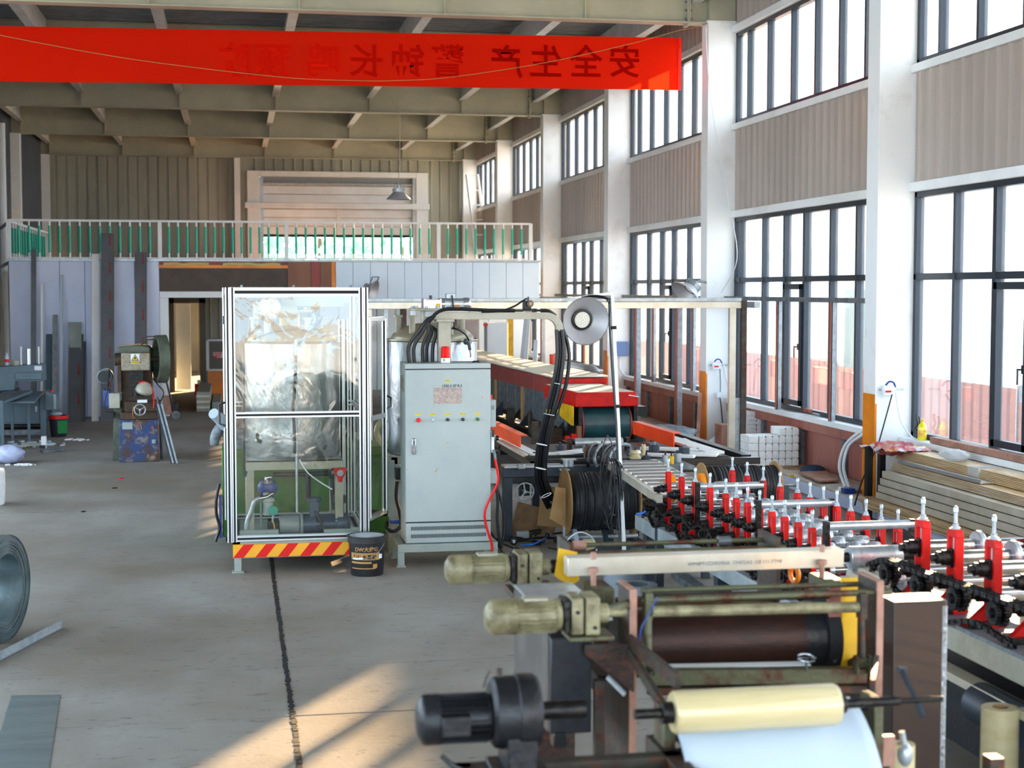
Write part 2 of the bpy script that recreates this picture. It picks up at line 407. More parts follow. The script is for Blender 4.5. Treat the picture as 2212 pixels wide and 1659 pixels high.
# right wall, bay by bay
wr = struct('wall_right', MB().box(7.24, 7.36, -9, 46.6, 0, .74), M['white'])
WX = 7.2
wn = 0
for bi, y0 in enumerate(CYS):
    a = y0+.30; b = y0+6.0
    vis = y0 > 9
    # bands of cladding
    part(wr, 'cladding_panel', corr(MB(), (WX, a-.3), (WX, b), 3.54, 4.70, .235, .045, .035), M['clad'], fix=False)
    part(wr, 'cladding_panel', corr(MB(), (WX, a-.3), (WX, b), 6.2, 7.0, .235, .045, .035), M['clad'], fix=False)
    part(wr, 'backing', MB().box(7.235, 7.4, a-.3, b, 3.5, 4.74).box(7.235, 7.4, a-.3, b, 6.16, 7.05), M['clad'])
    part(wr, 'head_flashing', MB().box(7.13, 7.3, a, b, 3.44, 3.54), M['white'], bevel=.006)
    part(wr, 'sill', MB().box(7.13, 7.34, a, b, 4.70, 4.79), M['white'], bevel=.006)
    part(wr, 'sill', MB().box(7.06, 7.34, a, b, .74, .81), M['white'], bevel=.008)
    part(wr, 'sill', MB().box(7.10, 7.2, a, b, .62, .74), M['redw'], bevel=.006)
    part(wr, 'head_flashing', MB().box(7.13, 7.3, a, b, 6.10, 6.2), M['white'], bevel=.006)
    c = a
    while c < b-.05:
        e = min(c+1.42, b)
        part(wr, 'low_panel', MB().box(7.19, 7.24, c+.01, e-.01, 0, .62), M['redw'], bevel=.004)  # white metal with the machines' red reflection put into its colour
        if e < b: part(wr, 'stud', MB().box(7.14, 7.2, e-.05, e+.05, 0, .64), M['galvd'])
        c = e
    # lower window
    for lvl, (z0, z1, offs) in enumerate(((.81, 3.44, (1.25, 2.05, 2.93, 3.65, 4.49, 5.47)), (4.79, 6.10, (1.07, 1.84, 2.62, 3.45, 4.35, 5.18)))):
        wn += 1
        sh = .28 if (bi == 4-1 and lvl == 0) else 0
        ms = [a+o-.02+sh for o in offs]; ms = [m for m in ms if m < b-.1]
        fr = MB().box(7.2, 7.29, a, b, z0, z0+.06).box(7.2, 7.29, a, b, z1-.06, z1).box(7.2, 7.29, a, a+.06, z0, z1).box(7.2, 7.29, b-.06, b, z0, z1)
        if lvl == 0: fr.box(7.2, 7.285, a, b, 2.50, 2.57)
        win = struct('window_%d' % wn, fr, M['dframe'], bevel=.004 if vis else 0)
        edges = [a+.03]+ms+[b-.03]
        for k, m in enumerate(ms):
            wd = .05 if lvl or k not in (2, 3) else .07
            part(win, 'mullion', MB().box(7.19, 7.285, m-wd/2, m+wd/2, z0+.05, z1-.05), M['dframe'])
        if vis:
            for k in range(len(edges)-1):
                segs = [(z0+.05, z1-.05)] if lvl else [(z0+.05, 2.5), (2.57, z1-.05)]
                for s0, s1 in segs:
                    part(win, 'pane', MB().box(7.245, 7.251, edges[k], edges[k+1], s0, s1), M['glass'])
            if lvl == 0 and len(ms) > 3:
                s0, s1 = ms[2], ms[3]
                sash = MB()
                for aa, bb, cc, dd in ((s0+.03, s1-.03, z0+.08, z0+.15), (s0+.03, s1-.03, 2.40, 2.47), (s0+.03, s0+.10, z0+.08, 2.47), (s1-.10, s1-.03, z0+.08, 2.47)):
                    sash.box(7.17, 7.24, aa, bb, cc, dd)
                sp = part(win, 'sash', sash, M['dframe'], bevel=.003)
                part(sp, 'handle', MB().box(7.145, 7.17, s0+.05, s0+.08, 1.62, 1.70).cyl((7.15, s0+.065, 1.66), (7.10, s0+.065, 1.66), .009, n=8).cyl((7.10, s0+.065, 1.67), (7.10, s0+.065, 1.52), .009, n=8), M['blackplain'])

# columns
for i, y0 in enumerate(CYS):
    o = struct('column', MB().box(6.80, 7.19, y0, y0+.012, 0, 6.24).box(6.78, 6.80, y0-.005, y0+.30, 0, 6.24).box(6.80, 7.19, y0+.288, y0+.30, 0, 6.24).box(7.19, 7.21, y0, y0+.30, 0, 6.24), M['colw'], bevel=.003, label='white steel wall column')
    part(o, 'haunch', MB().box(6.80, 7.19, y0, y0+.3, 6.27, 7.02), M['beam'])
    part(o, 'cap_plate', MB().box(6.76, 7.21, y0-.02, y0+.32, 6.24, 6.27), M['colw'])
    part(o, 'yellow_guard_paint', MB().box(6.774, 6.7815, y0-.006, y0+.302, .0, 1.27 if i % 2 == 0 else 1.2).box(6.775, 6.80, y0-.0075, y0-.004, 0, 1.17), M['orange'], label='orange-yellow warning paint on the lower edge')

# roof beams with stiffeners, bolts
JX = [4.97-2.02*k for k in range(-0, 7)]
for i, y0 in enumerate(CYS):
    yc = y0+.15
    x0, x1 = -5.5, 6.80
    o = struct('beam', MB().box(x0, x1, yc-.008, yc+.008, 6.25, 7.0), M['beam'], label='cream steel roof beam spanning the hall')
    part(o, 'bottom_flange', MB().box(x0, x1, yc-.12, yc+.12, 6.235, 6.252), M['beam'])
    part(o, 'top_flange', MB().box(x0, x1, yc-.12, yc+.12, 6.995, 7.01), M['beam'])
    for x in JX: part(o, 'stiffener', MB().box(x-.007, x+.007, yc-.11, yc+.11, 6.252, 6.995), M['beam'])
    if y0 > 9:
        ep = part(o, 'end_plate', MB().box(6.48, 6.50, yc-.11, yc+.11, 6.20, 7.0).box(6.505, 6.525, yc-.11, yc+.11, 6.20, 7.0), M['beam'])
        for j in range(6):
            for dy in (-.07,):
                part(ep, 'bolt', MB().cyl((6.455, yc+dy, 6.3+j*.12), (6.55, yc+dy, 6.3+j*.12), .017, n=6), M['galvd'])

# ceiling: ribbed deck and joists
def deck():
    mb = MB(); prof = []; y = -9.5; k = 0
    while y < 46.6:
        prof += [(y, 7.02), (y+.10, 7.02), (y+.12, 7.07), (y+.20, 7.07)]; y += .22
    n = len(prof)
    mb.add([(x, a, b) for x in (-8.4, 7.5) for a, b in prof], [(i, i+1, n+i+1, n+i) for i in range(n-1)])
    return mb
ce = struct('ceiling', deck(), M['deck'], fix=False)
part(ce, 'roof_cover', MB().box(-8.5, 7.9, -10, 47, 7.09, 7.2), M['deck'])
for x in JX+[6.62]:
    for y0 in CYS:
        a, b = y0+.16, y0+6.14
        if b > 46.4: continue
        part(ce, 'joist', MB().box(x-.004, x+.004, a, b, 6.55, 7.01).box(x-.075, x+.075, a, b, 6.54, 6.552), M['purl'])
        
# back wall with roller door opening above the mezzanine
YB = 46.0
wb = struct('wall_back', MB().box(-5.5, .5, YB+.05, YB+.2, 0, 7.1).box(5.7, 7.4, YB+.05, YB+.2, 0, 7.1).box(.5, 5.7, YB+.05, YB+.2, 5.85, 7.1), M['cladfar'])
part(wb, 'cladding_panel', corr(MB(), (.45, YB), (-5.35, YB), 0, 6.9, .285, .035, .20, .012), M['cladfar'], fix=False)
part(wb, 'cladding_panel', corr(MB(), (6.9, YB), (5.72, YB), 0, 6.9, .285, .05, .03, .02), M['cladfar'], fix=False)
part(wb, 'cladding_panel', corr(MB(), (5.72, YB), (.45, YB), 5.9, 6.9, .285, .05, .03, .02), M['cladfar'], fix=False)
part(wb, 'post', MB().box(.05, .22, YB-.35, YB-.1, 2.9, 6.5), M['white'])
dr = struct('door_1', MB().box(.42, .78, YB-.25, YB+.05, 2.95, 5.88).box(5.40, 5.76, YB-.25, YB+.05, 2.95, 5.88).box(.781, 5.399, YB-.25, YB+.05, 5.72, 5.88).box(.35, 5.8, YB-.33, YB-.251, 4.78, 4.95), M['white'], bevel=.01, label='white frame of the roller door above the mezzanine')
part(dr, 'guide_rail', MB().box(.78, .88, YB-.2, YB+.02, 2.95, 5.7).box(5.3, 5.40, YB-.2, YB+.02, 2.95, 5.7), M['galv'])
for k in range(3):
    part(dr, 'slat', MB().box(.86, 5.34, YB-.06, YB-.02, 4.02+k*.255, 4.02+k*.255+.245), M['white'], bevel=.01)
for k in range(3):
    part(dr, 'slat', MB().box(.86, 5.34, YB-.06+(k == 2)*.05, YB-.02+(k == 2)*.05, 4.97+k*.25, 4.97+k*.25+.238), M['grey' if k == 2 else 'white'], bevel=.01)
part(dr, 'added_light_stop', MB().box(.80, 5.38, YB-.012, YB-.004, 4.0, 5.86), M['grey'])  # added sheet, stops daylight leaking through between the slats
part(dr, 'shaft', MB().cyl((.8, YB-.1, 5.52), (5.4, YB-.1, 5.52), .06), M['galv'])
part(dr, 'bottom_bar', MB().box(.86, 5.34, YB-.07, YB-.01, 3.95, 4.02), M['slot'])
for x in (3.1,): part(dr, 'wind_post', MB().box(x-.06, x+.06, YB-.09, YB-.06, 4.02, 4.78), M['white'])

# left wall
wl = struct('wall_left', MB().box(-5.6, -5.42, -9, 46.6, 0, .8).box(-5.6, -5.42, -9, 46.6, 3.6, 4.7).box(-5.6, -5.42, -9, 46.6, 6.1, 7.1).box(-5.6, -5.42, 22, 46.6, .8, 7.0), mat('left_wall_paint', '56606a', .5))
part(wl, 'cladding_panel', corr(MB(), (-5.4, 22), (-5.4, 46), 0, 6.9, .28, -.04), mat('slate_cladding', '4d565f', .45, c2='434b53', scale=1), fix=False)
for y0 in CYS:
    part(wl, 'post', MB().box(-5.4, -5.15, y0, y0+.3, 0, 6.24), M['colw'])
struct('trim_1', MB().cyl((-4.78, 33.9, 0), (-4.78, 33.9, 5.9), .07), M['white'], label='white downpipe by the left wall')
part(wl, 'brace', MB().cyl((-5.3, 29.5, 2.6), (-4.1, 29.7, 3.65), .03, n=8).cyl((-5.3, 29.5, 2.2), (-4.1, 29.7, 2.9), .03, n=8), M['galvd'])
part(wl, 'brace', MB().box(-5.38, -5.2, 30, 31.4, .0, 5.8), M['dbrown'])

# mezzanine
YM = 29.6
mf = struct('mezzanine_floor', MB().box(-4.1, 5.95, YM+.12, 45.9, 2.82, 2.93), M['wood'], label='mezzanine deck across the far end')
part(mf, 'edge_angle', MB().box(-4.12, 5.95, YM-.02, YM+.14, 2.93, 2.97), M['galv'])
part(mf, 'support_beam', MB().box(-1.2, 5.9, YM+.3, YM+.5, 2.45, 2.82).box(-1.2, 5.9, 36.2, 36.4, 2.45, 2.82), M['galvd'])
xp = -4.1
wf = struct('wall_mezzanine_front', MB().box(-4.1, -1.38, YM+.02, YM+.07, 0, 2.93), M['seam'], label='panel wall below the left half of the mezzanine')
for k in range(6):
    e = xp+.4533
    part(wf, 'panel', MB().box(xp+.004, e-.004, YM-.02, YM+.06, .01, 2.925), M['pblue'], bevel=.006); xp = e
wf2 = struct('wall_mezzanine_fascia', MB().box(1.95, 5.9, YM+.04, YM+.09, 2.16, 2.93), M['seam'], label='pale blue fascia below the right half of the mezzanine')
xp = 1.93
for k in range(12):
    e = xp+.333
    part(wf2, 'panel', MB().box(xp+.003, e-.003, YM-.02, YM+.06, 2.15, 2.925), M['pblue2'], bevel=.005); xp = e
tr = struct('trim_2', MB().box(-1.38, 1.02, YM, YM+.2, 2.36, 2.80), M['dbrown'], label='brown boarded header over the opening')
part(tr, 'yellow_edge', MB().box(-1.38, 1.02, YM-.03, YM+.2, 2.80, 2.86), M['orange'])
part(tr, 'foam_filler', MB().tube([(-1.3+i*.12, YM-.02, 2.875+random.uniform(-.012,.012)) for i in range(8)], .028, n=6).tube([(-.2+i*.12, YM-.02, 2.875+random.uniform(-.012,.012)) for i in range(10)], .028, n=6), mat('expanded_foam', 'd9c878', .8, bump=.8, bscale=60), label='yellow expanded foam')
part(tr, 'board', MB().box(-1.38, 1.9, YM+.02, YM+.1, 2.86, 2.93), M['redd'])
for a, b, m in ((1.02, 1.46, 'brownp'), (1.46, 1.64, 'redd'), (1.64, 1.85, 'brownp'), (1.85, 1.93, 'orange')):
    part(tr, 'board', MB().box(a, b-.006, YM-.03, YM+.02, 2.25, 2.93), M[m])
tr = struct('trim_3', MB().box(-1.38, 1.9, YM-.02, YM+.12, 2.24, 2.36).box(-1.38, -1.22, YM-.02, YM+.12, 0, 2.24), M['white'], bevel=.006, label='white frame round the opening under the mezzanine')

# railing
YR = YM
rl = thing('mezzanine_railing', 'white mezzanine railing with teal sleeved balusters', 'railing', (0, YR, 2.97))
part(rl, 'top_rail', MB().box(-4.08, 5.75, YR-.02, YR+.02, 3.66, 3.70), M['white'])
part(rl, 'bottom_rail', MB().box(-4.08, 5.75, YR-.015, YR+.015, 2.975, 3.0), M['white'])
posts = [-4.09, -1.36, 1.0, 3.93, 5.75]
for x in posts: part(rl, 'post', MB().box(x-.035, x+.035, YR-.035, YR+.035, 2.97, 3.69), M['white'])
xs_ = []
for a, b, n in ((-4.09, -1.36, 14), (-1.36, 1.0, 13), (1.0, 3.93, 15), (3.93, 5.75, 9)):
    xs_ += [a+(b-a)*(k+1)/(n+1) for k in range(n)]
for x in xs_:
    p = part(rl, 'baluster', MB().cyl((x, YR, 3.0), (x, YR, 3.67), .017, n=8), M['white'])
    part(p, 'sleeve', MB().cyl((x, YR, 3.08), (x, YR, 3.58), .022, n=8), M['teal'])
r2 = thing('side_railing', 'short return railing of teal balusters at the far left end of the mezzanine', 'railing', (-4.05, 31, 2.97))
part(r2, 'top_rail', MB().box(-4.12, -4.08, YR, 36, 3.64, 3.68), M['white'])
for k in range(16):
    p = part(r2, 'baluster', MB().cyl((-4.1, YR+.3+k*.35, 2.97), (-4.1, YR+.3+k*.35, 3.66), .017, n=8), M['white'])
    part(p, 'sleeve', MB().cyl((-4.1, YR+.3+k*.35, 3.08), (-4.1, YR+.3+k*.35, 3.56), .022, n=8), M['teal'])

# room under the mezzanine
YW = 36.5
wu = struct('wall_inner', MB().box(-4.1, -1.42, YW+.06, YW+.16, 0, 2.82).box(-.75, 7.1, YW+.06, YW+.16, 0, 2.82).box(-1.42, -.75, YW+.06, YW+.16, 2.2, 2.82), M['cladfar'], label='inner wall under the mezzanine')
part(wu, 'cladding_panel', corr(MB(), (1.95, YW+.04), (-.72, YW+.04), .9, 2.8, .21, .04, .03, .015), M['cladfar'], fix=False)
part(wu, 'lower_panel', MB().box(-.70, -.3, YW-.02, YW+.05, 0, 1.25), mat('blue_lower_panel', '6c93a8', .5))
xp = 2.0
for k in range(11):
    part(wu, 'panel', MB().box(xp+.004, xp+.44, YW-.04, YW+.05, 0, 2.8), M['pblue2'], bevel=.004); xp += .45
d2 = struct('door_2', MB().box(-1.5, -1.38, YW-.05, YW+.1, 0, 2.25).box(-.80, -.66, YW-.05, YW+.1, 0, 2.25).box(-1.5, -.66, YW-.05, YW+.1, 2.08, 2.25), mat('door_frame_taupe', '6b6250', .5), label='taupe door frame open to daylight under the mezzanine')
part(d2, 'leaf', MB().box(-1.36, -1.02, YW+.55, YW+.6, .02, 2.06), M['white'], label='white door leaf standing open')

# ================================================================ OUTSIDE
for i, (x, y, L, h) in enumerate(((11.5, 12, 9, .72), (12.0, 22, 8, .85), (12.5, 31, 9, .85), (13, 41, 9, .8))):
    t = thing('fence', ['nearest stretch of red metal fence outside the windows', 'second stretch of red metal fence outside the windows', 'third stretch of red metal fence outside the windows', 'farthest stretch of red metal fence outside the windows'][i], 'fence', (x, y, -.32), group='red fence outside')
    part(t, 'panel', corr(MB(), (x, y+L), (x, y), -.32, h, .3, .05), M['outred'], fix=False)
    for k in range(4): part(t, 'post', MB().box(x+.05, x+.12, y+k*L/3.2, y+k*L/3.2+.08, -.32, h+.05), M['galvd'])
t = thing('sun_blocker', 'added plain white block behind the red fence that keeps sun off the hall floor', 'blocker', (16, 30, -.32))  # invented block, its height trims the low sun's patch on the hall floor
part(t, 'wall', MB().box(12.9, 19, 26.3, 34.5, -.32, 5.33), M['foam']); part(t, 'roof', MB().box(12.8, 19.1, 26.2, 34.6, 5.33, 5.41), M['foam']); part(t, 'side_door', MB().box(12.88, 12.9, 29, 31, -.3, 2.4), M['outteal'])
def tree(x, y, h, r, lab, seed):
    rnd = random.Random(seed)
    t = thing('tree', lab, 'tree', (x, y, -.32), group='trees beyond the roller door')
    part(t, 'trunk', MB().cyl((x, y, -.32), (x, y, h*.6), .16, .08, n=8), M['bark'])
    mb = MB()
    for k in range(900):
        u_ = rnd.uniform(-1, 1); th = rnd.uniform(0, 2*PI); rr = r*rnd.uniform(.55, 1)**.5
        c = V((x+rr*math.sqrt(1-u_*u_)*math.cos(th), y+rr*math.sqrt(1-u_*u_)*math.sin(th), h*.62+rr*u_*.9))
        a = V((rnd.uniform(-1,1), rnd.uniform(-1,1), rnd.uniform(-1,1))).normalized()*.28; b = a.orthogonal().normalized()*.2
        mb.quad(c-a, c-b, c+a, c+b)
    part(t, 'foliage', mb, M['tree'], kind='stuff', fix=False)
tree(3.2, 58, 7.2, 3.0, 'bushy green tree behind the middle of the open roller door', 1)
tree(7.4, 68, 7.5, 3.2, 'bushy green tree behind the right end of the open roller door', 2)
tree(-.6, 72, 5.4, 2.2, 'pale green tree behind the left end of the open roller door', 3)

# ================================================================ FAR LEFT: strips leaning on the panel wall
def strip(name, lab, cat, u0, u1, vt, m, base=.0, lean=.25, arrows=False, dep=.03, group='metal strips leaning on the panel wall', Yb=28.9, lip=False):
    a = py((u0+u1)/2, 890, Yb); wdt = (u1-u0)*.0087; zt = py((u0+u1)/2, vt, 29.3).z
    t = thing(name, lab, cat, (a.x, Yb, base), group)
    Yt = 29.5; dx = py((u0+u1)/2, vt, 29.4).x - a.x
    def P(s, k, off): # s 0..1 up, k -.5...5 across
        return V((a.x+dx*s*.9+k*wdt, Yb+(Yt-Yb)*s*.95-off, base+zt*s))
    vs = []
    mb = MB()
    f0 = [P(0,-.5,dep), P(0,.5,dep), P(1,.5,dep), P(1,-.5,dep)]; b0 = [p+V((0,dep,0)) for p in f0]
    mb.add(f0+b0, [(0,1,2,3),(7,6,5,4),(0,4,5,1),(1,5,6,2),(2,6,7,3),(3,7,4,0)])
    part(t, 'strip', mb, M[m])
    e = MB()
    for k in (-.5, .5):
        q = [P(0,k-.03,dep+.012), P(0,k+.03,dep+.012), P(1,k+.03,dep+.012), P(1,k-.03,dep+.012)]; r_ = [p+V((0,.014,0)) for p in q]
        e.add(q+r_, [(0,1,2,3),(7,6,5,4),(0,4,5,1),(1,5,6,2),(2,6,7,3),(3,7,4,0)])
    part(t, 'edge_lip', e, M[m])
    if arrows:
        n = int(zt/.52); 
        for j in range(n):
            s1 = 1-(j*.52+.02)/zt; s0 = s1-.22/zt; mb = MB()
            if s0 < 0: break
            o = dep+.003
            mb.quad(P(s0+.05/zt,.14,o), P(s0+.05/zt,.24,o), P(s1,.24,o), P(s1,.14,o)); mb.quad(P(s0,.19,o), P(s0+.06/zt,.31,o), P(s0+.06/zt,.07,o))
            part(t, 'arrow', mb, M['arrow'], fix=False)
    return t
strip('metal_strip', 'narrow dark grey strip, leftmost against the panel wall', 'strip', 67, 77, 538, 'gstrip')
strip('metal_strip', 'thin white strip second from left against the panel wall', 'strip', 88, 93, 615, 'white')
strip('metal_strip', 'short blue-grey strip standing behind the shear machine', 'strip', 99, 112, 722, 'slate', Yb=28.7)
strip('metal_strip', 'narrow galvanised strip beside the tall thin white one', 'strip', 113, 123, 680, 'galv', Yb=28.75)
strip('metal_strip', 'tall thin blue-white strip between grey bundles', 'strip', 129, 136, 593, 'sheet', Yb=28.8)
strip('metal_strip', 'pale green strip end poking above the short grey pack', 'strip', 148, 174, 696, 'cabs', Yb=28.9)
strip('metal_strip', 'short wide grey strip with red arrows, middle of the wall', 'strip', 150, 178, 722, 'gstrip', arrows=True, Yb=28.6)
strip('metal_strip', 'slim grey strip just right of the short arrowed pack', 'strip', 179, 184, 738, 'gstrip', Yb=28.7)
strip('metal_strip', 'tall white ribbed strip left of the tallest grey strip', 'strip', 199, 213, 548, 'white', Yb=28.7)
strip('metal_strip', 'tallest wide grey strip with a column of red arrows', 'strip', 219, 245, 503, 'gstrip', arrows=True, Yb=28.6)
strip('metal_strip', 'wide grey strip with red arrows behind the punch press', 'strip', 292, 316, 544, 'gstrip', arrows=True, Yb=28.7)
for (q, lab) in ((( -.55), 'rusty square profile leaning beside the press'),):
    solo('steel_profile', MB().bar((-2.35, 28.9, 0), (-2.3, 29.4, 1.55), .12, .08), M['brownp'], lab, 'profile')
# clutter at the far left edge
solo('wooden_prop', MB().bar((-5.1, 27.3, 0), (-4.55, 28.9, 2.1), .06, .14), M['white'], 'white board leaning at the far left edge of the hall', 'board')
solo('wooden_prop', MB().bar((-4.9, 28.2, 0), (-4.4, 29.3, 1.9), .05, .1), M['grey'], 'grey-brown board leaning behind the white one at the left edge', 'board')
t = thing('yellow_rack', 'yellow steel rack end at the left edge behind the shear', 'rack', (-4.9, 28.2, 0))
part(t, 'post', MB().box(-5.0, -4.92, 28.1, 28.2, 0, 1.7), M['yellow']); part(t, 'crossbar', MB().box(-5.2, -4.35, 28.1, 28.2, 1.5, 1.6), M['yellow'])

# ---------------------------------------------------------------- shear machine
def SX(u): return -3.04+(u-98)*.0074
def SZ(v): return (945-v)*.0075
Ys = 25.6
t = thing('sheet_metal_shear', 'slate-blue sheet metal shear with an overhanging arm and hazard stripe', 'machine', (-3.4, Ys, 0))
part(t, 'arm', MB().prism([(SX(-60), SZ(792)), (SX(8), SZ(790)), (SX(98), SZ(785)), (SX(99), SZ(822)), (SX(98), SZ(822)), (SX(40), SZ(822)), (SX(38), SZ(840)), (SX(-60), SZ(845))], 'y', Ys-.1, Ys+.35), M['slate'], bevel=.01)
part(t, 'arm_rib', MB().prism([(SX(42), SZ(804)), (SX(50), SZ(802)), (SX(97), SZ(802)), (SX(97), SZ(818)), (SX(42), SZ(818))], 'y', Ys-.16, Ys-.09), M['slate'], bevel=.008)
part(t, 'throat', MB().box(SX(-60), SX(42), Ys, Ys+.3, SZ(856), SZ(838)).box(SX(22), SX(36), Ys-.05, Ys, SZ(846), SZ(828)), M['geard'])
b = part(t, 'body', MB().box(SX(-60), SX(92), Ys, Ys+.5, SZ(915), SZ(855)), M['slate'], bevel=.01)
part(b, 'door_panel', MB().box(SX(-30), SX(88), Ys-.02, Ys, SZ(911), SZ(858)), M['slate'], bevel=.004)
part(b, 'latch', MB().box(SX(80), SX(83.5), Ys-.035, Ys-.02, SZ(888), SZ(877)), M['galv'])
part(t, 'leg', MB().box(SX(90), SX(102), Ys-.05, Ys+.15, 0, SZ(850)), M['slate'], bevel=.006)
part(t, 'base_beam', MB().box(SX(-60), SX(92), Ys, Ys+.1, SZ(938), SZ(927)), M['galvd'])
part(t, 'roller', MB().cyl((SX(-50), Ys+.1, SZ(920)), (SX(90), Ys+.1, SZ(920)), .05), M['dsteel'])
h = part(t, 'end_housing', MB().prism([(SX(102), SZ(843)), (SX(120), SZ(849)), (SX(126), SZ(858)), (SX(126), SZ(884)), (SX(102), SZ(884))], 'y', Ys-.1, Ys+.3), M['slate'], bevel=.008)
part(h, 'panel_strip', MB().box(SX(120), SX(125), Ys-.12, Ys-.1, SZ(882), SZ(850)), M['cab']); part(h, 'stop_button', MB().cyl((SX(115), Ys-.05, SZ(846)), (SX(115), Ys-.05, SZ(842)), .03), M['redplain'])
hz = part(t, 'hazard_stripe', MB().box(SX(72), SX(100), Ys-.07, Ys-.05, SZ(852), SZ(844)), M['orange'])
part(hz, 'black_bar', MB().prism([(SX(76), SZ(852)), (SX(81), SZ(852)), (SX(78), SZ(844)), (SX(73), SZ(844))], 'y', Ys-.073, Ys-.069).prism([(SX(88), SZ(852)), (SX(94), SZ(852)), (SX(90), SZ(844)), (SX(84), SZ(844))], 'y', Ys-.073, Ys-.069), M['slot'])
part(t, 'label_plate', MB().box(SX(81), SX(96), Ys-.105, Ys-.10, SZ(798), SZ(789)), M['white'])
part(t, 'table', MB().prism([(Ys-.1, SZ(843)), (Ys-1.2, SZ(855)), (Ys-1.2, SZ(858)), (Ys-.1, SZ(846))], 'x', SX(15), SX(99)), M['slate'])
ft = thing('support_table', 'blue-grey angle-iron feed table standing in front of the shear', 'table', (-3.7, 24.2, 0))
part(ft, 'frame', MB().bar((SX(6)-.05, 24.0, .70), (SX(50)-.05, 24.0, .70), .05, .05).bar((SX(6)-.05, 24.0, .70), (SX(36), 25.2, .78), .05, .04).bar((SX(50)-.05, 24.0, .70), (SX(78), 25.2, .78), .05, .04), M['slate'])
part(ft, 'top_sheet', MB().quad((SX(6)-.05, 24.0, .72), (SX(50)-.05, 24.0, .72), (SX(78), 25.2, .80), (SX(36), 25.2, .80)), M['galvd'], fix=False)
for x, y in ((SX(11)-.05, 24.0), (SX(50)-.07, 24.0)): part(ft, 'leg', MB().box(x-.025, x+.025, y-.03, y+.02, 0, .70), M['slate'])
for x, y in ((SX(40), 25.1), (SX(74), 25.1)): part(ft, 'leg', MB().box(x-.02, x+.02, y-.02, y+.02, 0, .77), M['slate'])
# things standing on the shear arm
ZT = SZ(788)
t = thing('water_bottle', 'clear water bottle with pink label standing on the shear', 'bottle', (SX(21), Ys+.05, ZT))
part(t, 'body', MB().lathe([(0,0),(.035,0),(.035,.13),(.03,.15),(.015,.18),(.015,.2),(0,.2)], (SX(21), Ys+.05, ZT), n=12), M['sheet']); part(t, 'label_band', MB().cyl((SX(21), Ys+.05, ZT+.05), (SX(21), Ys+.05, ZT+.1), .0365, n=12), M['redplain'])
solo('tape_roll', MB().lathe([(.03,0),(.055,0),(.055,.075),(.03,.075),(.03,0)], (SX(40), Ys+.05, ZT), n=16), M['tgrey'], 'beige tape roll standing on top of the shear', 'tape')
solo('air_cylinder', MB().cyl((SX(66), Ys+.05, ZT), (SX(66), Ys+.05, ZT+.27), .038), M['alu'], 'short aluminium air cylinder standing on the shear arm', 'cylinder', bevel=.004)
for u, h_, lab in ((51, .3, 'thin white rod standing left of the air cylinder'), (88, .3, 'thin white rod standing right of the air cylinder')):
    solo('rod', MB().box(SX(u)-.012, SX(u)+.012, Ys+.05, Ys+.07, ZT, ZT+h_), M['white'], lab, 'rod')
solo('shear_lever', MB().bar((SX(-6), 24.6, .95), (SX(7), 24.5, .68), .05, .07), M['redplain'], 'red lever arm at the left edge beside the feed table', 'lever')
# bucket beside the shear
def bucket(loc, r0, r1, h, body, name='bucket', rim=None, lab='', cat='bucket', group=None):
    x, y, z = loc
    t = thing(name, lab, cat, loc, group)
    part(t, 'body', MB().lathe([(0,0),(r0*.96,0),(r0,.01),(r1,h),(r1-.008,h),(r0-.01,.03),(0,.03)], loc, n=32), M[body])
    part(t, 'rim', MB().lathe([(r1-.004,h-.055),(r1+.006,h-.055),(r1+.006,h-.05),(r1+.004,h-.012),(r1+.012,h-.012),(r1+.012,h),(r1-.006,h)], loc, n=32), M[rim or body])
    return t
bx, by = pz(127, 943, 0).xy
t = bucket((bx, by, 0), .125, .15, .35, 'black', lab='black paint bucket with green label and red rim beside the shear', rim='redplain')
part(t, 'label_sheet', MB().lathe([(.131,.07),(.143,.22)], (bx, by, 0), n=32), M['green']) if False else None
seg = MB()
for k in range(7):
    a0 = R(-100+k*12+10); a1 = R(-100+(k+1)*12+10)
    seg.quad(*[(bx+r_*math.cos(a), by+r_*math.sin(a), z) for (r_, a, z) in ((.133, a0, .06), (.133, a1, .06), (.146, a1, .27), (.146, a0, .27))])
part(t, 'label_sheet', seg, mat('green_label', '0d7a3c', .4), fix=False)
part(t, 'rag', MB().ball((bx-.03, by, .37), .1, n=10, m=6, sc=(1,.8,.35)), M['sheet'], label='white rag in the bucket')
p0 = pz(24, 1003, 0)
def blob(name, c, r, sc, m, lab, cat, seed=1, amp=.22, group=None, n=22, mm=14):
    rnd = random.Random(seed); mb = MB(); ph = [rnd.uniform(0, 6) for _ in range(8)]
    c = V(c); vs = []
    for j in range(mm+1):
        p_ = PI*j/mm
        for i in range(n):
            th = 2*PI*i/n; d = V((math.sin(p_)*math.cos(th), math.sin(p_)*math.sin(th), math.cos(p_)))
            k = 1+amp*(math.sin(3*th+ph[0]+2*p_)*.5+math.sin(5*th+ph[1])*math.sin(4*p_+ph[2])*.6+math.sin(9*th+ph[3]+5*p_)*.3)*math.sin(p_)
            q = V((d.x*sc[0], d.y*sc[1], d.z*sc[2]))*r*k; vs.append((c.x+q.x, c.y+q.y, max(c.z+q.z, c.z-r*sc[2]*.97)))
    fs = [(j*n+i, (j+1)*n+i, (j+1)*n+(i+1) % n, j*n+(i+1) % n) for j in range(mm) for i in range(n)]
    mb.add(vs, fs); return solo(name, mb, M[m], lab, cat, group, ang=60)
blob('plastic_bag', (p0.x-.04, p0.y+.1, .13), .21, (1.0,.9,.64), 'bag', 'crumpled bluish plastic bag on the floor at the left edge', 'bag', 3)
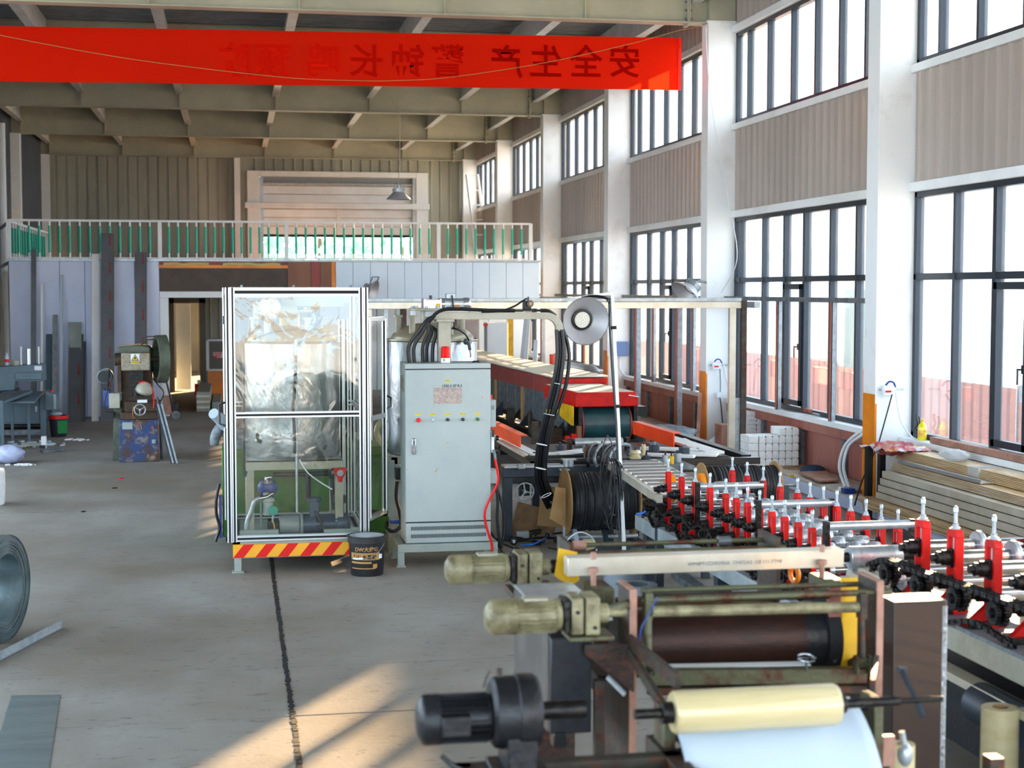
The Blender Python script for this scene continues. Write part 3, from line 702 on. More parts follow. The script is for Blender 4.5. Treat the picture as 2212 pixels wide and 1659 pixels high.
# scraps by the bag and the feed table
def scraps(name, cx, cy, n, sp, m, lab, sz=.03, cat='scraps', seed=2):
    rnd = random.Random(seed); mb = MB()
    for k in range(n):
        x, y = cx+rnd.gauss(0, sp), cy+rnd.gauss(0, sp*.8); s = sz*rnd.uniform(.5, 1.4)
        mb.obox((x, y, s*.25+.003), (s*1.4, s, s*.5), Matrix.Rotation(rnd.uniform(0, PI), 3, 'Z'))
    return solo(name, mb, M[m], lab, cat, kind='stuff')
q = pz(53, 1005, 0); scraps('foam_scraps', q.x, q.y, 22, .06, 'foam', 'cream foam crumbs beside the bluish bag', .035)
q = pz(160, 951, 0); scraps('paper_scraps', q.x, q.y, 16, .12, 'paper', 'pale paper scraps on the floor right of the green-labelled bucket', .03, seed=4)
q = pz(60, 962, 0); scraps('offcuts', q.x, q.y, 30, .25, 'sheet', 'pale offcuts on the floor under the feed table', .06, seed=5)
q = pz(90, 968, 0); t = thing('floor_tool', 'beige and black bracket lying on the floor in front of the shear', 'bracket', (q.x, q.y, 0))
part(t, 'plate', MB().bar((q.x-.35, q.y-.05, .04), (q.x-.02, q.y+.1, .06), .08, .03), M['tgrey']); part(t, 'block', MB().box(q.x, q.x+.07, q.y-.05, q.y+.05, 0, .18), M['white']); part(t, 'foot', MB().box(q.x-.02, q.x+.06, q.y-.08, q.y-.05, 0, .05), M['blackplain'])
q0, q1 = pz(90, 977, 0), pz(136, 974, 0)
solo('steel_plate', MB().bar((q0.x, q0.y, .015), (q1.x, q1.y, .025), .16, .03), M['galvd'], 'flat dark steel plate lying on open floor left of the press', 'plate')
q = pz(262, 1034, 0); solo('red_scrap', MB().obox((q.x, q.y, .006), (.045, .03, .012), Matrix.Rotation(.6, 3, 'Z')), M['redplain'], 'tiny red plastic scrap on the open floor', 'scrap')
q = pz(248, 1055, 0); solo('dark_scrap', MB().obox((q.x, q.y, .006), (.06, .02, .012), Matrix.Rotation(.2, 3, 'Z')), M['slot'], 'small dark scrap on the floor near the red one', 'scrap')
q = pz(180, 1106, 0); solo('dark_scrap', MB().obox((q.x, q.y, .006), (.035, .03, .012), Matrix.Rotation(.9, 3, 'Z')), M['slot'], 'small dark scrap on the floor above the steel coil', 'scrap')

# ---------------------------------------------------------------- punch press
def PX(u): return -1.25+(u-310)*.00648
def PZ(v): return (1000-v)*.00648
Yp = 21.75
M['pressblue'] = mat('worn_blue_press_paint', '2a4372', .55, .2, c2='4c3528', scale=3.2, c3='8b7a6c', bump=.3, lo=.42, hi=.56)
M['pressrust'] = mat('rusty_casting', '3c3128', .6, .4, c2='55402f', scale=6, bump=.4)
M['presshead'] = mat('worn_grey_press_head', '9c9788', .6, .2, c2='6c6454', scale=6, c3='a88d68', bump=.3)
M['presscap'] = mat('dull_green_casting', '5c6455', .55, .2, c2='4a5044', scale=5, bump=.2)
t = thing('punch_press', 'old rusty punch press with a large flywheel and yellow warning sign', 'press', (PX(300), Yp+.2, 0))
c = part(t, 'base_cabinet', MB().box(PX(258), PX(340), Yp, Yp+.42, 0, PZ(908)), M['pressblue'], bevel=.01)
part(c, 'nameplate', MB().box(PX(265), PX(286), Yp-.006, Yp, PZ(929), PZ(914)), M['cab'])
part(c, 'switch', MB().box(PX(326), PX(334), Yp-.02, Yp, PZ(960), PZ(952)).cyl((PX(330), Yp-.02, PZ(956)), (PX(330), Yp-.04, PZ(956)), .012, n=10), M['cab'])
part(c, 'button', MB().cyl((PX(328), Yp, PZ(926)), (PX(328), Yp-.02, PZ(926)), .02, n=12), M['redd'])
part(t, 'side_frame', MB().prism([(PX(240), 0), (PX(262), 0), (PX(262), PZ(870)), (PX(246), PZ(880)), (PX(243), PZ(930))], 'y', Yp+.25, Yp+.7), M['presscap'], bevel=.01)
part(t, 'bed', MB().box(PX(262), PX(338), Yp-.05, Yp+.5, PZ(908), PZ(892)).box(PX(270), PX(335), Yp, Yp+.45, PZ(892), PZ(870)), M['pressrust'], bevel=.008)
part(t, 'column', MB().box(PX(262), PX(326), Yp+.18, Yp+.6, PZ(892), PZ(800)).box(PX(255), PX(264), Yp+.1, Yp+.5, PZ(850), PZ(790)), M['pressrust'], bevel=.01)
part(t, 'ram', MB().box(PX(279), PX(310), Yp+.02, Yp+.2, PZ(838), PZ(802)).cyl((PX(294), Yp+.1, PZ(838)), (PX(294), Yp+.1, PZ(858)), .05), M['dsteel'])
hd = part(t, 'head', MB().box(PX(265), PX(325), Yp-.05, Yp+.5, PZ(803), PZ(765)), M['presshead'], bevel=.015)
part(t, 'cap', MB().prism([(PX(257), PZ(766)), (PX(326), PZ(766)), (PX(324), PZ(752)), (PX(300), PZ(748)), (PX(258), PZ(752))], 'y', Yp-.03, Yp+.5), M['presscap'], bevel=.02)
part(t, 'side_boss', MB().cyl((PX(250), Yp+.15, PZ(780)), (PX(265), Yp+.15, PZ(780)), .09), M['pressrust'])
sg = part(hd, 'warning_sign', MB().box(PX(285), PX(303), Yp-.058, Yp-.05, PZ(788), PZ(767)), M['paper'])
def tri(cx, cz, s, y): return [(cx-s, cz-s*.85), (cx+s, cz-s*.85), (cx, cz+s*.9)]
part(hd, 'warning_triangle', MB().prism(tri(PX(294), PZ(775), .052, 0), 'y', Yp-.062, Yp-.058), M['slot'])
part(hd, 'warning_triangle', MB().prism(tri(PX(294), PZ(775.3), .038, 0), 'y', Yp-.065, Yp-.062), M['print_y'])
part(hd, 'warning_symbol', MB().ball((PX(294), Yp-.066, PZ(775)), .012, n=8, m=6, sc=(1,.2,1)).box(PX(291), PX(297), Yp-.068, Yp-.065, PZ(778.5), PZ(777)), M['slot'])
part(hd, 'warning_band', MB().box(PX(285.5), PX(302.5), Yp-.061, Yp-.058, PZ(787.5), PZ(782.5)), M['print_y'])
part(hd, 'warning_text', text_on('当心机械伤人', .028, (PX(294), Yp-.063, PZ(785)), (1,0,0), (0,0,1)), M['slot'], fix=False)
rot = Matrix.Rotation(R(13), 3, 'Z'); ax = rot @ V((1,0,0)); fc = V((PX(346), Yp+.2, PZ(780)))
part(t, 'flywheel', MB().lathe([(0,-.02),(.06,-.02),(.06,.03),(.25,.03),(.27,-.07),(.335,-.07),(.34,.07),(.27,.07),(.24,.04),(.06,.05),(.06,.09),(0,.09)], fc, ax, n=44), M['presscap'])
part(t, 'flywheel_shaft', MB().cyl(fc-ax*.25, fc+ax*.12, .035), M['pressrust'])
part(t, 'guard_bracket', MB().tube([(PX(305), Yp+.1, PZ(750)), (PX(318), Yp+.1, PZ(738)), (PX(336), Yp+.1, PZ(736))], .008).tube([(PX(318), Yp+.1, PZ(738)), (PX(318), Yp+.1, PZ(750))], .008).tube([(PX(318), Yp+.1, PZ(731)), (PX(336), Yp+.1, PZ(731)), (PX(336), Yp+.1, PZ(738)), (PX(318), Yp+.1, PZ(738)), (PX(318), Yp+.1, PZ(731))], .008), M['pressrust'])
mo = part(t, 'motor', MB().cyl((PX(228), Yp+.1, PZ(816)), (PX(228), Yp+.4, PZ(816)), .10), mat('pale_motor', '6f8894', .4), bevel=.01)
part(t, 'motor_fan_cover', MB().cyl((PX(228), Yp+.02, PZ(816)), (PX(228), Yp+.1, PZ(816)), .085), M['geard'])
part(t, 'control_box', MB().box(PX(237), PX(260), Yp+.05, Yp+.2, PZ(884), PZ(852)), M['tgrey'], bevel=.006)
part(t, 'blue_cover', MB().box(PX(223), PX(237), Yp+.2, Yp+.45, PZ(882), PZ(846)), M['blue'], bevel=.006)
hw = part(t, 'handwheel', MB().torus((PX(303), Yp-.13, PZ(886)), (0,1,0), .075, .009), M['galv'])
part(t, 'handwheel_spokes', MB().cyl((PX(303), Yp-.14, PZ(886)), (PX(303), Yp-.05, PZ(886)), .015, n=8).tube([(PX(303), Yp-.13, PZ(886)), (PX(303)+.065, Yp-.13, PZ(886)+.035)], .006).tube([(PX(303), Yp-.13, PZ(886)), (PX(303)-.065, Yp-.13, PZ(886)+.035)], .006).tube([(PX(303), Yp-.13, PZ(886)), (PX(303), Yp-.13, PZ(886)-.075)], .006), M['galv'])
part(t, 'white_block', MB().box(PX(298), PX(318), Yp-.12, Yp-.04, PZ(871), PZ(865)), M['white'])
part(t, 'lamp_shell', MB().lathe([(0,.12),(.06,.10),(.11,.04),(.12,-.02),(.10,-.05),(0,-.05)], (PX(312), Yp-.05, PZ(844)), (.3,-.2,1), n=18), M['tgrey'])
part(t, 'air_hose', MB().tube([(PX(300), Yp-.08, PZ(828)), (PX(315), Yp-.08, PZ(827)), (PX(328), Yp-.08, PZ(840)), (PX(332), Yp-.06, PZ(860)), (PX(331), Yp-.06, PZ(884))], .009, smooth=5), M['redplain'])
part(t, 'cable', MB().tube([(PX(240), Yp, PZ(800)), (PX(235), Yp+.05, PZ(840)), (PX(228), Yp+.05, PZ(870)), (PX(232), Yp+.05, PZ(892))], .01, smooth=5).tube([(PX(330), Yp, PZ(820)), (PX(340), Yp+.05, PZ(835)), (PX(352), Yp, PZ(850)), (PX(345), Yp+.05, PZ(870)), (PX(338), Yp+.05, PZ(860))], .008, smooth=5), M['blackplain'])
part(t, 'hanging_wire', MB().tube([(PX(289), Yp-.06, PZ(880)), (PX(288), Yp-.06, PZ(900)), (PX(302), Yp-.01, PZ(915)), (PX(305), Yp-.01, PZ(930))], .004, n=6, smooth=5), M['orange'])
part(t, 'bed_pivot', MB().box(PX(228), PX(246), Yp+.1, Yp+.3, PZ(905), PZ(893)), M['geard'])
# profiles leaning on the press
g = 'dark profiles leaning on the press'
for k in range(4):
    o = V((k*.026, -k*.012, 0))
    solo('steel_profile', MB().bar(V((PX(368), Yp-.25, 0))+o, V((PX(336), Yp+.0, PZ(876)))+o, .022, .05, up=(0,1,0)), M['galv' if k % 2 else 'navy'], ['outermost dark profile', 'second pale profile', 'third dark profile', 'nearest pale profile'][k]+' in the bundle leaning right of the press', 'profile', g)
solo('steel_sheet', MB().bar((PX(344), Yp+.3, 0), (PX(341), Yp+.32, PZ(870)), .03, .02), M['navy'], 'dark sheet standing behind the leaning profile bundle', 'sheet')
# hand trolley behind
qx, qy = pz(368, 905, 0).xy
t = thing('hand_trolley', 'small black trolley with brown box behind the press', 'trolley', (qx, qy, 0))
part(t, 'handle', MB().tube([(qx-.12, qy, .95), (qx+.02, qy, .35), (qx+.04, qy, .22)], .018), M['blackplain'])
part(t, 'box', MB().box(qx-.13, qx+.02, qy, qy+.25, .08, .42), M['pink'], bevel=.006)
part(t, 'pump', MB().box(qx+.02, qx+.14, qy, qy+.15, .15, .3), M['geard'], bevel=.01)
for dx in (.1,): part(t, 'wheel', MB().cyl((qx+dx, qy-.02, .075), (qx+dx, qy+.02, .075), .075, n=20).cyl((qx+dx, qy-.03, .075), (qx+dx, qy+.03, .075), .03, n=12), M['galvd'])

# ---------------------------------------------------------------- items seen under the mezzanine
def uX(u, Y): return py(u, 800, Y).x
def vZ(v, u, Y): return py(u, v, Y).z
Yq = 33.5
t = thing('notice_board', 'white-framed dark notice board with a red and white sticker', 'board', (uX(468, Yq), Yq, 0))
xa, xb = uX(449, Yq), uX(492, Yq)
part(t, 'board', MB().box(xa, xb, Yq, Yq+.04, vZ(800, 470, Yq), vZ(735, 470, Yq)), mat('slate_board', '6b6862', .6))
part(t, 'frame', MB().box(xa-.03, xa+.03, Yq-.02, Yq+.05, vZ(800, 470, Yq), vZ(735, 470, Yq)).box(xb-.03, xb+.03, Yq-.02, Yq+.05, vZ(800, 470, Yq), vZ(735, 470, Yq)).box(xa, xb, Yq-.02, Yq+.05, vZ(737, 470, Yq), vZ(733, 470, Yq)).box(xa, xb, Yq-.02, Yq+.05, vZ(801, 470, Yq), vZ(797, 470, Yq)), M['white'])
st = part(t, 'sticker', MB().box(uX(463, Yq), uX(489, Yq), Yq-.012, Yq, vZ(774, 470, Yq), vZ(761, 470, Yq)), M['redplain'], bevel=.003)
part(t, 'sticker_text', text_on('消防重地', .085, (uX(476, Yq), Yq-.014, vZ(764.5, 470, Yq)), (1,0,0), (0,0,1)), M['paper'], fix=False)
part(t, 'sticker_text', text_on('严禁烟火', .075, (uX(476, Yq), Yq-.014, vZ(770.5, 470, Yq)), (1,0,0), (0,0,1), bold=.002), M['paper'], fix=False)
part(t, 'lower_panel', MB().box(xa, xb+.1, Yq+.0, Yq+.05, 0, vZ(801, 470, Yq)), M['orange'], label='yellow lower panel')
Yq = 31.5
for k in range(7):
    solo('board', MB().box(uX(426, Yq), uX(454, Yq)-.0, Yq-.9, Yq+2.4, k*.055, k*.055+.05), M['board' if k % 2 else 'cabs'], ['lowest', 'second', 'third', 'fourth', 'fifth', 'sixth', 'topmost'][k]+' pale board in the stack under the mezzanine opening', 'board', 'stack of pale boards')
solo('board', MB().box(uX(458, Yq), uX(476, Yq), Yq-.6, Yq+2.5, 0, .16), M['cabs'], 'pale beam-like board lying right of the stack of boards', 'board', bevel=.006)
t = thing('red_trolley', 'small red-white appliance on the floor behind the stack of boards', 'appliance', (uX(426, 34.6), 34.6, 0))
part(t, 'body', MB().box(uX(420, 34.6), uX(432, 34.6), 34.5, 34.8, .05, .3), M['redplain']); part(t, 'top', MB().box(uX(426, 34.6), uX(434, 34.6), 34.5, 34.8, .3, .38), M['white'])

# right part under the fascia
Yq = 33.0
solo('yellow_post', MB().box(uX(1098, Yq), uX(1109, Yq), Yq, Yq+.1, 0, 2.8), M['yellow'], 'yellow post under the mezzanine behind the long conveyor', 'post')
t = thing('white_locker', 'plain white locker standing left of the yellow post', 'locker', (uX(1074, Yq), Yq, 0))
part(t, 'body', MB().box(uX(1052, Yq), uX(1095, Yq), Yq, Yq+.4, 0, vZ(697, 1070, Yq)), M['pblue2'], bevel=.01)
part(t, 'red_sticker', MB().box(uX(1044, Yq), uX(1054, Yq), Yq-.01, Yq, vZ(704, 1050, Yq), vZ(699, 1050, Yq)), M['redplain'])
t = thing('wrapped_pallet', 'plastic-wrapped pink boxes behind the second tank', 'pallet', (uX(1012, Yq-1), Yq-1, 0))
part(t, 'box', MB().box(uX(988, Yq-1), uX(1034, Yq-1), Yq-1, Yq-.3, 0, vZ(690, 1010, Yq-1)), M['pink']); part(t, 'wrap', MB().box(uX(987, Yq-1), uX(1035, Yq-1), Yq-1.03, Yq-.28, .05, vZ(688, 1010, Yq-1)), M['wrap'])
for a, b, lab in ((1118, 1137, 'pale profile leaning under the fascia, left one'), (1128, 1141, 'pale profile leaning under the fascia, middle one'), (1150, 1158, 'short pale profile leaning right of the tall ones')):
    p_, q_ = py(a, 790, 30.4), py(b, 690 if b < 1150 else 735, 30.9); p_.z = 0
    solo('steel_profile', MB().bar(p_, q_, .09, .05), M['sheet'], lab, 'profile', 'profiles leaning under the fascia')
# ladder on the mezzanine
t = thing('step_ladder', 'white folding ladder leaning beside the farthest column', 'ladder', (6.3, 44.3, 2.93))
A0, A1 = py(1008, 377, 44.6), py(1033, 560, 44.0); B0, B1 = py(1031, 377, 44.6), py(1060, 560, 44.0); A1.z = B1.z = 2.95
def lerp(a, b, t_): return a+(b-a)*t_
for a, b in ((A0, A1), (B0, B1)): part(t, 'side_rail', MB().bar(a, b, .05, .08), M['white'])
for k in range(7):
    s = .01+k*.155; part(t, 'rung', MB().bar(lerp(A0, A1, s), lerp(B0, B1, s), .05, .04), M['white'])
C0, C1 = py(1066, 375, 45.0), py(1045, 560, 44.3); C1.z = 2.95
part(t, 'rear_leg', MB().bar(C0, C1, .05, .06), M['sheet'])

# ================================================================ ENCLOSURE WITH FIRST TANK
YE = 13.05
def EX(u, Y=YE): return py(u, 900, Y).x
def EZ(v, u=640, Y=YE): return py(u, v, Y).z
def alubar(par, name, p, q, w=.042, face='y'):
    """extruded profile: two bright ribs each side of a recessed black slot"""
    p, q = V(p), V(q); d = (q-p).normalized()
    side = d.cross(V((0,1,0))).normalized() if abs(d.y) < .9 else V((1,0,0))
    if abs(d.y) < .9: nrm = V((0,1,0))
    else: nrm = V((0,0,1))
    mb = MB()
    for s in (-1, 1): mb.bar(p+side*s*w*.335, q+side*s*w*.335, w*.33, w, up=nrm) if abs(d.dot(nrm)) < .9 else None
    o = part(par, name, mb, M['alu'], bevel=.0015)
    part(o, 'slot', MB().bar(p+d*.002, q-d*.002, w*.36, w*.7, up=nrm), M['slot'])
    return o
en = thing('machine_enclosure', 'tall aluminium-framed clear enclosure with red and yellow striped skirt', 'enclosure', ((EX(495)+EX(790))/2, YE+.6, 0))
xl, xr = EX(499), EX(786); zt, zb, zm = EZ(631), EZ(1160), EZ(895)
Y2 = YE+1.3
for x, y in ((xl, YE), (xr, YE), (xl-.03, Y2), (xr+.02, Y2)):
    alubar(en, 'post', (x-.02, y, zb-.03), (x-.02, y, zt+.04)); alubar(en, 'post', (x+.022, y, zb-.03), (x+.022, y, zt+.04), .038) if y == YE else None
for z in (zt, zm, zb):
    alubar(en, 'rail', (xl+.04, YE, z), (xr-.04, YE, z), .075 if z == zt else .05)
    alubar(en, 'rail', (xl, Y2, z), (xr, Y2, z), .05)
for x in (xl-.02, xr+.02):
    for z in (zt, zm, zb): alubar(en, 'rail', (x, YE+.02, z), (x, Y2, z), .045)
for x in (xr-.13, ): alubar(en, 'post', (x, Y2-.35, zb), (x, Y2-.35, zt-.25), .045)
alubar(en, 'post', (xr-.07, Y2-.15, zb), (xr-.07, Y2-.15, zt-.25), .045)
part(en, 'front_panel', MB().box(xl+.03, xr-.03, YE-.004, YE+.002, zm+.02, zt-.03), M['clear'])
part(en, 'front_panel', MB().box(xl+.03, xr-.03, YE-.004, YE+.002, zb+.02, zm-.02), M['clear'])
for x in (xl-.02, xr+.02): part(en, 'side_panel', MB().box(x-.002, x+.002, YE+.03, Y2-.03, zb+.02, zt-.03), M['clear'])
part(en, 'roof_panel', MB().box(xl, xr, YE+.02, Y2-.02, zt+.036, zt+.042), M['clear'])
part(en, 'corner_bolt', MB().cyl((xl+.1, YE+.05, zt+.035), (xl+.1, YE+.05, zt+.06), .01).cyl((xr-.1, YE+.05, zt+.035), (xr-.1, YE+.05, zt+.06), .01).cyl((.5, YE+.05, zt+.035), (.5, YE+.05, zt+.06), .01), M['galvd'])
sk0, sk1 = EZ(1200), EZ(1172)
sx0, sx1 = EX(500), EX(792)
sk = part(en, 'skirt', MB().box(sx0, sx1, YE-.03, YE+.02, sk0, sk1), mat('skirt_yellow', 'f2a90c', .35, coat=.3), bevel=.003)
n = 7; pitch = (sx1-sx0)/6.1
for k in range(n):
    xa = sx0+k*pitch+.0; poly = [(xa, sk0), (xa+pitch*.47, sk0), (xa+pitch*.47+.09, sk1), (xa+.09, sk1)]
    poly = [(min(max(p[0], sx0), sx1), p[1]) for p in poly]
    part(sk, 'red_stripe', MB().prism(poly, 'y', YE-.0325, YE-.029), M['redplain'])
part(en, 'base_frame', MB().box(sx0, sx1, YE+.0, YE+.06, sk0-.01, zb-.03).box(sx0, sx0+.06, YE, Y2+.5, sk0, zb-.03).box(sx1-.06, sx1, YE, Y2+.5, sk0, zb-.03).box(sx0+.01, sx1-.01, YE+.03, Y2+.5, zb-.05, zb-.03), M['cabs'])
for x, y in ((sx0+.04, YE+.02), (sx1-.04, YE+.02), (sx0+.04, Y2+.4), (sx1-.04, Y2+.4)):
    l = part(en, 'leg', MB().box(x-.03, x+.03, y-.03, y+.03, .012, sk0), M['cabs'], bevel=.003); part(l, 'foot_plate', MB().box(x-.05, x+.05, y-.045, y+.045, 0, .014), M['cabs'])
# left side door handle and black hinge on the outside
def dhandle(par, x, y, z, sgn, L=.22):
    part(par, 'door_handle', MB().tube([(x, y, z+L/2), (x+sgn*.05, y, z+L/2-.02), (x+sgn*.05, y, z-L/2+.02), (x, y, z-L/2)], .009, n=8), M['blackplain'])
dhandle(en, xl-.045, YE+.03, EZ(893), -1, .20)
part(en, 'hinge', MB().box(xl-.06, xl-.02, YE+.0, YE+.05, EZ(700), EZ(682)), M['blackplain'])
# opened side door
dz0, dz1 = py(830, 1105, YE+.55).z, py(830, 688, YE+.55).z
dp, dq = V((xr+.05, YE+.15, 0)), V((EX(830, YE+.6), YE+.6, 0))
sdr = thing('side_door', 'clear aluminium-framed door standing open on the right of the enclosure', 'door', (dq.x, dq.y, dz0))
for p_ in (dp, dq): alubar(sdr, 'stile', (p_.x, p_.y, dz0), (p_.x, p_.y, dz1), .045)
for z in (dz0, (dz0+dz1)/2, dz1): part(sdr, 'rail', MB().bar((dp.x, dp.y, z), (dq.x, dq.y, z), .04, .04), M['alu'], bevel=.002)
part(sdr, 'panel', MB().quad((dp.x, dp.y, dz0), (dq.x, dq.y, dz0), (dq.x, dq.y, dz1), (dp.x, dp.y, dz1)), M['clear'], fix=False)
part(sdr, 'handle', MB().tube([(dq.x+.02, dq.y, EZ(868)), (dq.x+.06, dq.y, EZ(872)), (dq.x+.06, dq.y, EZ(892)), (dq.x+.02, dq.y, EZ(897))], .008, n=8), M['blackplain'])

# ---------------------------------------------------------------- tanks
def tank(cx, cy, r, z0, z1, lab, zdome, stand=True, zst=.2):
    t = thing('mixing_tank', lab, 'tank', (cx, cy, z0))
    part(t, 'shell', MB().lathe([(0,0),(r*.9,0),(r-.01,.02),(r,.06),(r-.012,.25),(r,.42),(r-.006,.7),(r,.82),(r-.004,.83),(r,z1-z0-.02),(r-.02,z1-z0)], (cx, cy, z0), n=64), M['foil'], label='shell wrapped in wrinkled silver foil')
    H_ = zdome-z1
    part(t, 'dome', MB().lathe([(r-.03,0)]+[((r-.03)*math.cos(R(a)), H_*math.sin(R(a))) for a in range(10, 91, 10)], (cx, cy, z1-.01), n=48), M['dome'])
    part(t, 'neck', MB().cyl((cx-.02, cy, zdome-.04), (cx-.02, cy, zdome+.10), .09), M['tgrey'])
    part(t, 'flange', MB().cyl((cx-.02, cy, zdome+.10), (cx-.02, cy, zdome+.125), .20, n=32), M['tgrey'], bevel=.004)
    for k in range(10):
        a = 2*PI*k/10; part(t, 'bolt', MB().cyl((cx-.02+.17*math.cos(a), cy+.17*math.sin(a), zdome+.12), (cx-.02+.17*math.cos(a), cy+.17*math.sin(a), zdome+.145), .013, n=6), M['galv'])
    for dx, dy in ((-.22, -.25), (.13, -.33), (.27, -.12), (-.33, -.05)):
        part(t, 'nozzle', MB().cyl((cx+dx, cy+dy, zdome-.12), (cx+dx, cy+dy, zdome+.06), .03, n=12).cyl((cx+dx, cy+dy, zdome+.04), (cx+dx, cy+dy, zdome+.06), .045, n=12), M['tgrey'])
    return t
def motor(par, p, q, r, m, m2, fins=18, name='motor', frac=(.28, .72)):
    """finned electric motor: fan cowl, ribbed body, end bell"""
    p, q = V(p), V(q); d = q-p; L = d.length; d.normalize()
    a = p+d*L*frac[0]; b = p+d*L*frac[1]
    o = part(par, name, MB().lathe([(0,0),(r*.55,0),(r*.92,L*.06),(r,L*.1),(r,L*frac[0]),(r*.9,L*frac[0])], p, d, n=32), m)
    part(o, 'ribbed_body', MB().cyl(a, b, r*.76, n=28), m)
    mb = MB(); s = d.orthogonal().normalized(); t_ = d.cross(s)
    for k in range(fins):
        an = 2*PI*k/fins; u_ = s*math.cos(an)+t_*math.sin(an)
        mb.bar(a+u_*r*.86, b+u_*r*.86, r*.055, r*.24, up=u_)
    part(o, 'fins', mb, m)
    part(o, 'end_bell', MB().cyl(b, q, r*.95, r*.9, n=28), m, bevel=.003)
    return o
tx, ty = EX(632, YE+.75), YE+.75
tz0, tz1 = py(632, 1000, YE+.3).z, py(632, 737, YE+.5).z
tk = tank(tx, ty, .425, tz0, tz1, 'foil-wrapped tank inside the clear enclosure', tz1+.15)
gy = YE+.45
part(tk, 'gear_head', MB().box(EX(550, gy), EX(600, gy), gy, gy+.2, EZ(690, 600, gy), EZ(652, 600, gy)).cyl((EX(600, gy), gy+.1, EZ(672, 600, gy)), (EX(645, gy), gy+.1, EZ(672, 600, gy)), .06), M['tgrey'], bevel=.006)
part(tk, 'flameproof_box', MB().lathe([(0,0),(.075,0),(.08,.012),(.08,.03),(.095,.035),(.095,.08),(0,.09)], (EX(585, gy), gy-.05, EZ(664, 585, gy)), (0,1,0), n=28), mat('pinkish_grey_paint', 'c0ada3', .4))
part(tk, 'agitator_motor', MB().cyl((EX(640, gy), gy+.15, EZ(665, 600, gy)), (EX(612, gy), gy+.15, EZ(665, 600, gy)), .075, n=20), M['tgrey'])
part(tk, 'top_box', MB().box(EX(640, gy), EX(750, gy), gy+.3, gy+.55, EZ(664, 700, gy), EZ(637, 700, gy)), mat('pale_green_box', 'b5bfae', .4), bevel=.01)
part(tk, 'black_hose', MB().tube([(EX(571, gy), gy-.05, EZ(684)), (EX(560, gy), gy-.1, EZ(708)), (EX(530, gy), gy-.2, EZ(738)), (EX(527, gy), gy-.3, EZ(780)), (EX(526, gy), gy-.3, EZ(1010)), (EX(530, gy), gy-.2, EZ(1025))], .012, smooth=6), M['hose'])
part(tk, 'black_hose', MB().tube([(EX(697, gy), gy-.05, EZ(684)), (EX(690, gy), gy-.05, EZ(700)), (EX(670, gy), gy-.1, EZ(718)), (EX(640, gy), gy-.15, EZ(714)), (EX(590, gy), gy-.15, EZ(720)), (EX(548, gy), gy-.15, EZ(735))], .009, smooth=6), M['hose'])
part(tk, 'blue_hose', MB().tube([(EX(677, gy), gy-.05, EZ(680)), (EX(680, gy), gy-.05, EZ(695)), (EX(665, gy), gy-.1, EZ(720)), (EX(648, gy), gy-.2, EZ(752))], .012, smooth=6), mat('pale_blue_hose', '8fa9cf', .35))
part(tk, 'dip_pipe', MB().cyl((EX(643), YE+.25, EZ(735)), (EX(642), YE+.22, EZ(1115)), .011, n=10), M['galv'])
part(tk, 'level_hose', MB().tube([(EX(643), YE+.24, EZ(770)), (EX(639), YE+.23, EZ(850)), (EX(634), YE+.2, EZ(885)), (EX(637), YE+.2, EZ(920)), (EX(638), YE+.2, EZ(985))], .013, smooth=6), M['hose'])
part(tk, 'spigot', MB().tube([(EX(557), YE+.3, EZ(945)), (EX(557), YE+.22, EZ(955)), (EX(566), YE+.2, EZ(958))], .018, smooth=5), M['steel'])
sg_ = thing('tank_stand', 'grey steel frame carrying the tank inside the enclosure', 'stand', (tx, ty, zb))
za, zb2 = EZ(1022), EZ(1003)
part(sg_, 'top_frame', MB().box(EX(530), EX(745), YE+.25, YE+.33, za, zb2).box(EX(530), EX(745), YE+1.05, YE+1.12, za, zb2).box(EX(530), EX(745), YE+.25, YE+1.1, zb2-.01, zb2), M['tgrey'], bevel=.004)
for x in (EX(539), EX(736)):
    for y in (YE+.29, YE+1.08): part(sg_, 'leg', MB().box(x-.035, x+.035, y-.035, y+.035, zb-.03, za), M['tgrey'], bevel=.004)
part(sg_, 'lower_shelf', MB().box(EX(515), EX(600), YE+.1, YE+.16, zb-.03, zb+.05).box(EX(700), EX(780), YE+.1, YE+.16, zb-.03, zb+.04), M['cab'])
# pump set in the enclosure
ps = thing('pump_set', 'blue-grey pump motor with steel hoses and blue filter in the enclosure', 'pump', (EX(670), YE+.35, zb))
my = YE+.32; mz = EZ(1133, 640, my)
def QX(u): return EX(u, my)
def QZ(v): return py(640, v, my).z
part(ps, 'pump_head', MB().cyl((QX(601), my, mz), (QX(645), my, mz), .085, n=28), M['grey'], bevel=.006)
part(ps, 'flange', MB().cyl((QX(646), my, mz), (QX(652), my, mz), .105, n=28), M['grey'])
motor(ps, (QX(755), my, mz), (QX(652), my, mz), .092, M['dblue'], None, name='electric_motor')
part(ps, 'terminal_box', MB().box(QX(667), QX(687), my-.05, my+.05, mz+.07, mz+.2).cyl((QX(677), my, mz+.2), (QX(677), my, mz+.235), .065, n=20), M['dblue'], bevel=.005)
part(ps, 'base_plate', MB().box(QX(600), QX(755), my-.1, my+.1, zb-.02, mz-.085), M['grey'])
part(ps, 'motor_cable', MB().tube([(QX(678), my-.06, mz+.12), (QX(690), my-.1, mz+.03), (QX(700), my-.12, mz-.08)], .011, smooth=5), M['hose'])
part(ps, 'second_terminal_box', MB().cyl((QX(735), my+.15, mz+.16), (QX(735), my+.15, mz+.23), .055, n=18).box(QX(727), QX(743), my+.1, my+.2, mz+.05, mz+.16), M['dblue'])
part(ps, 'filter_bowl', MB().ball((QX(577), my+.1, QZ(1055)), .088, sc=(1,.8,1)), M['blue'])
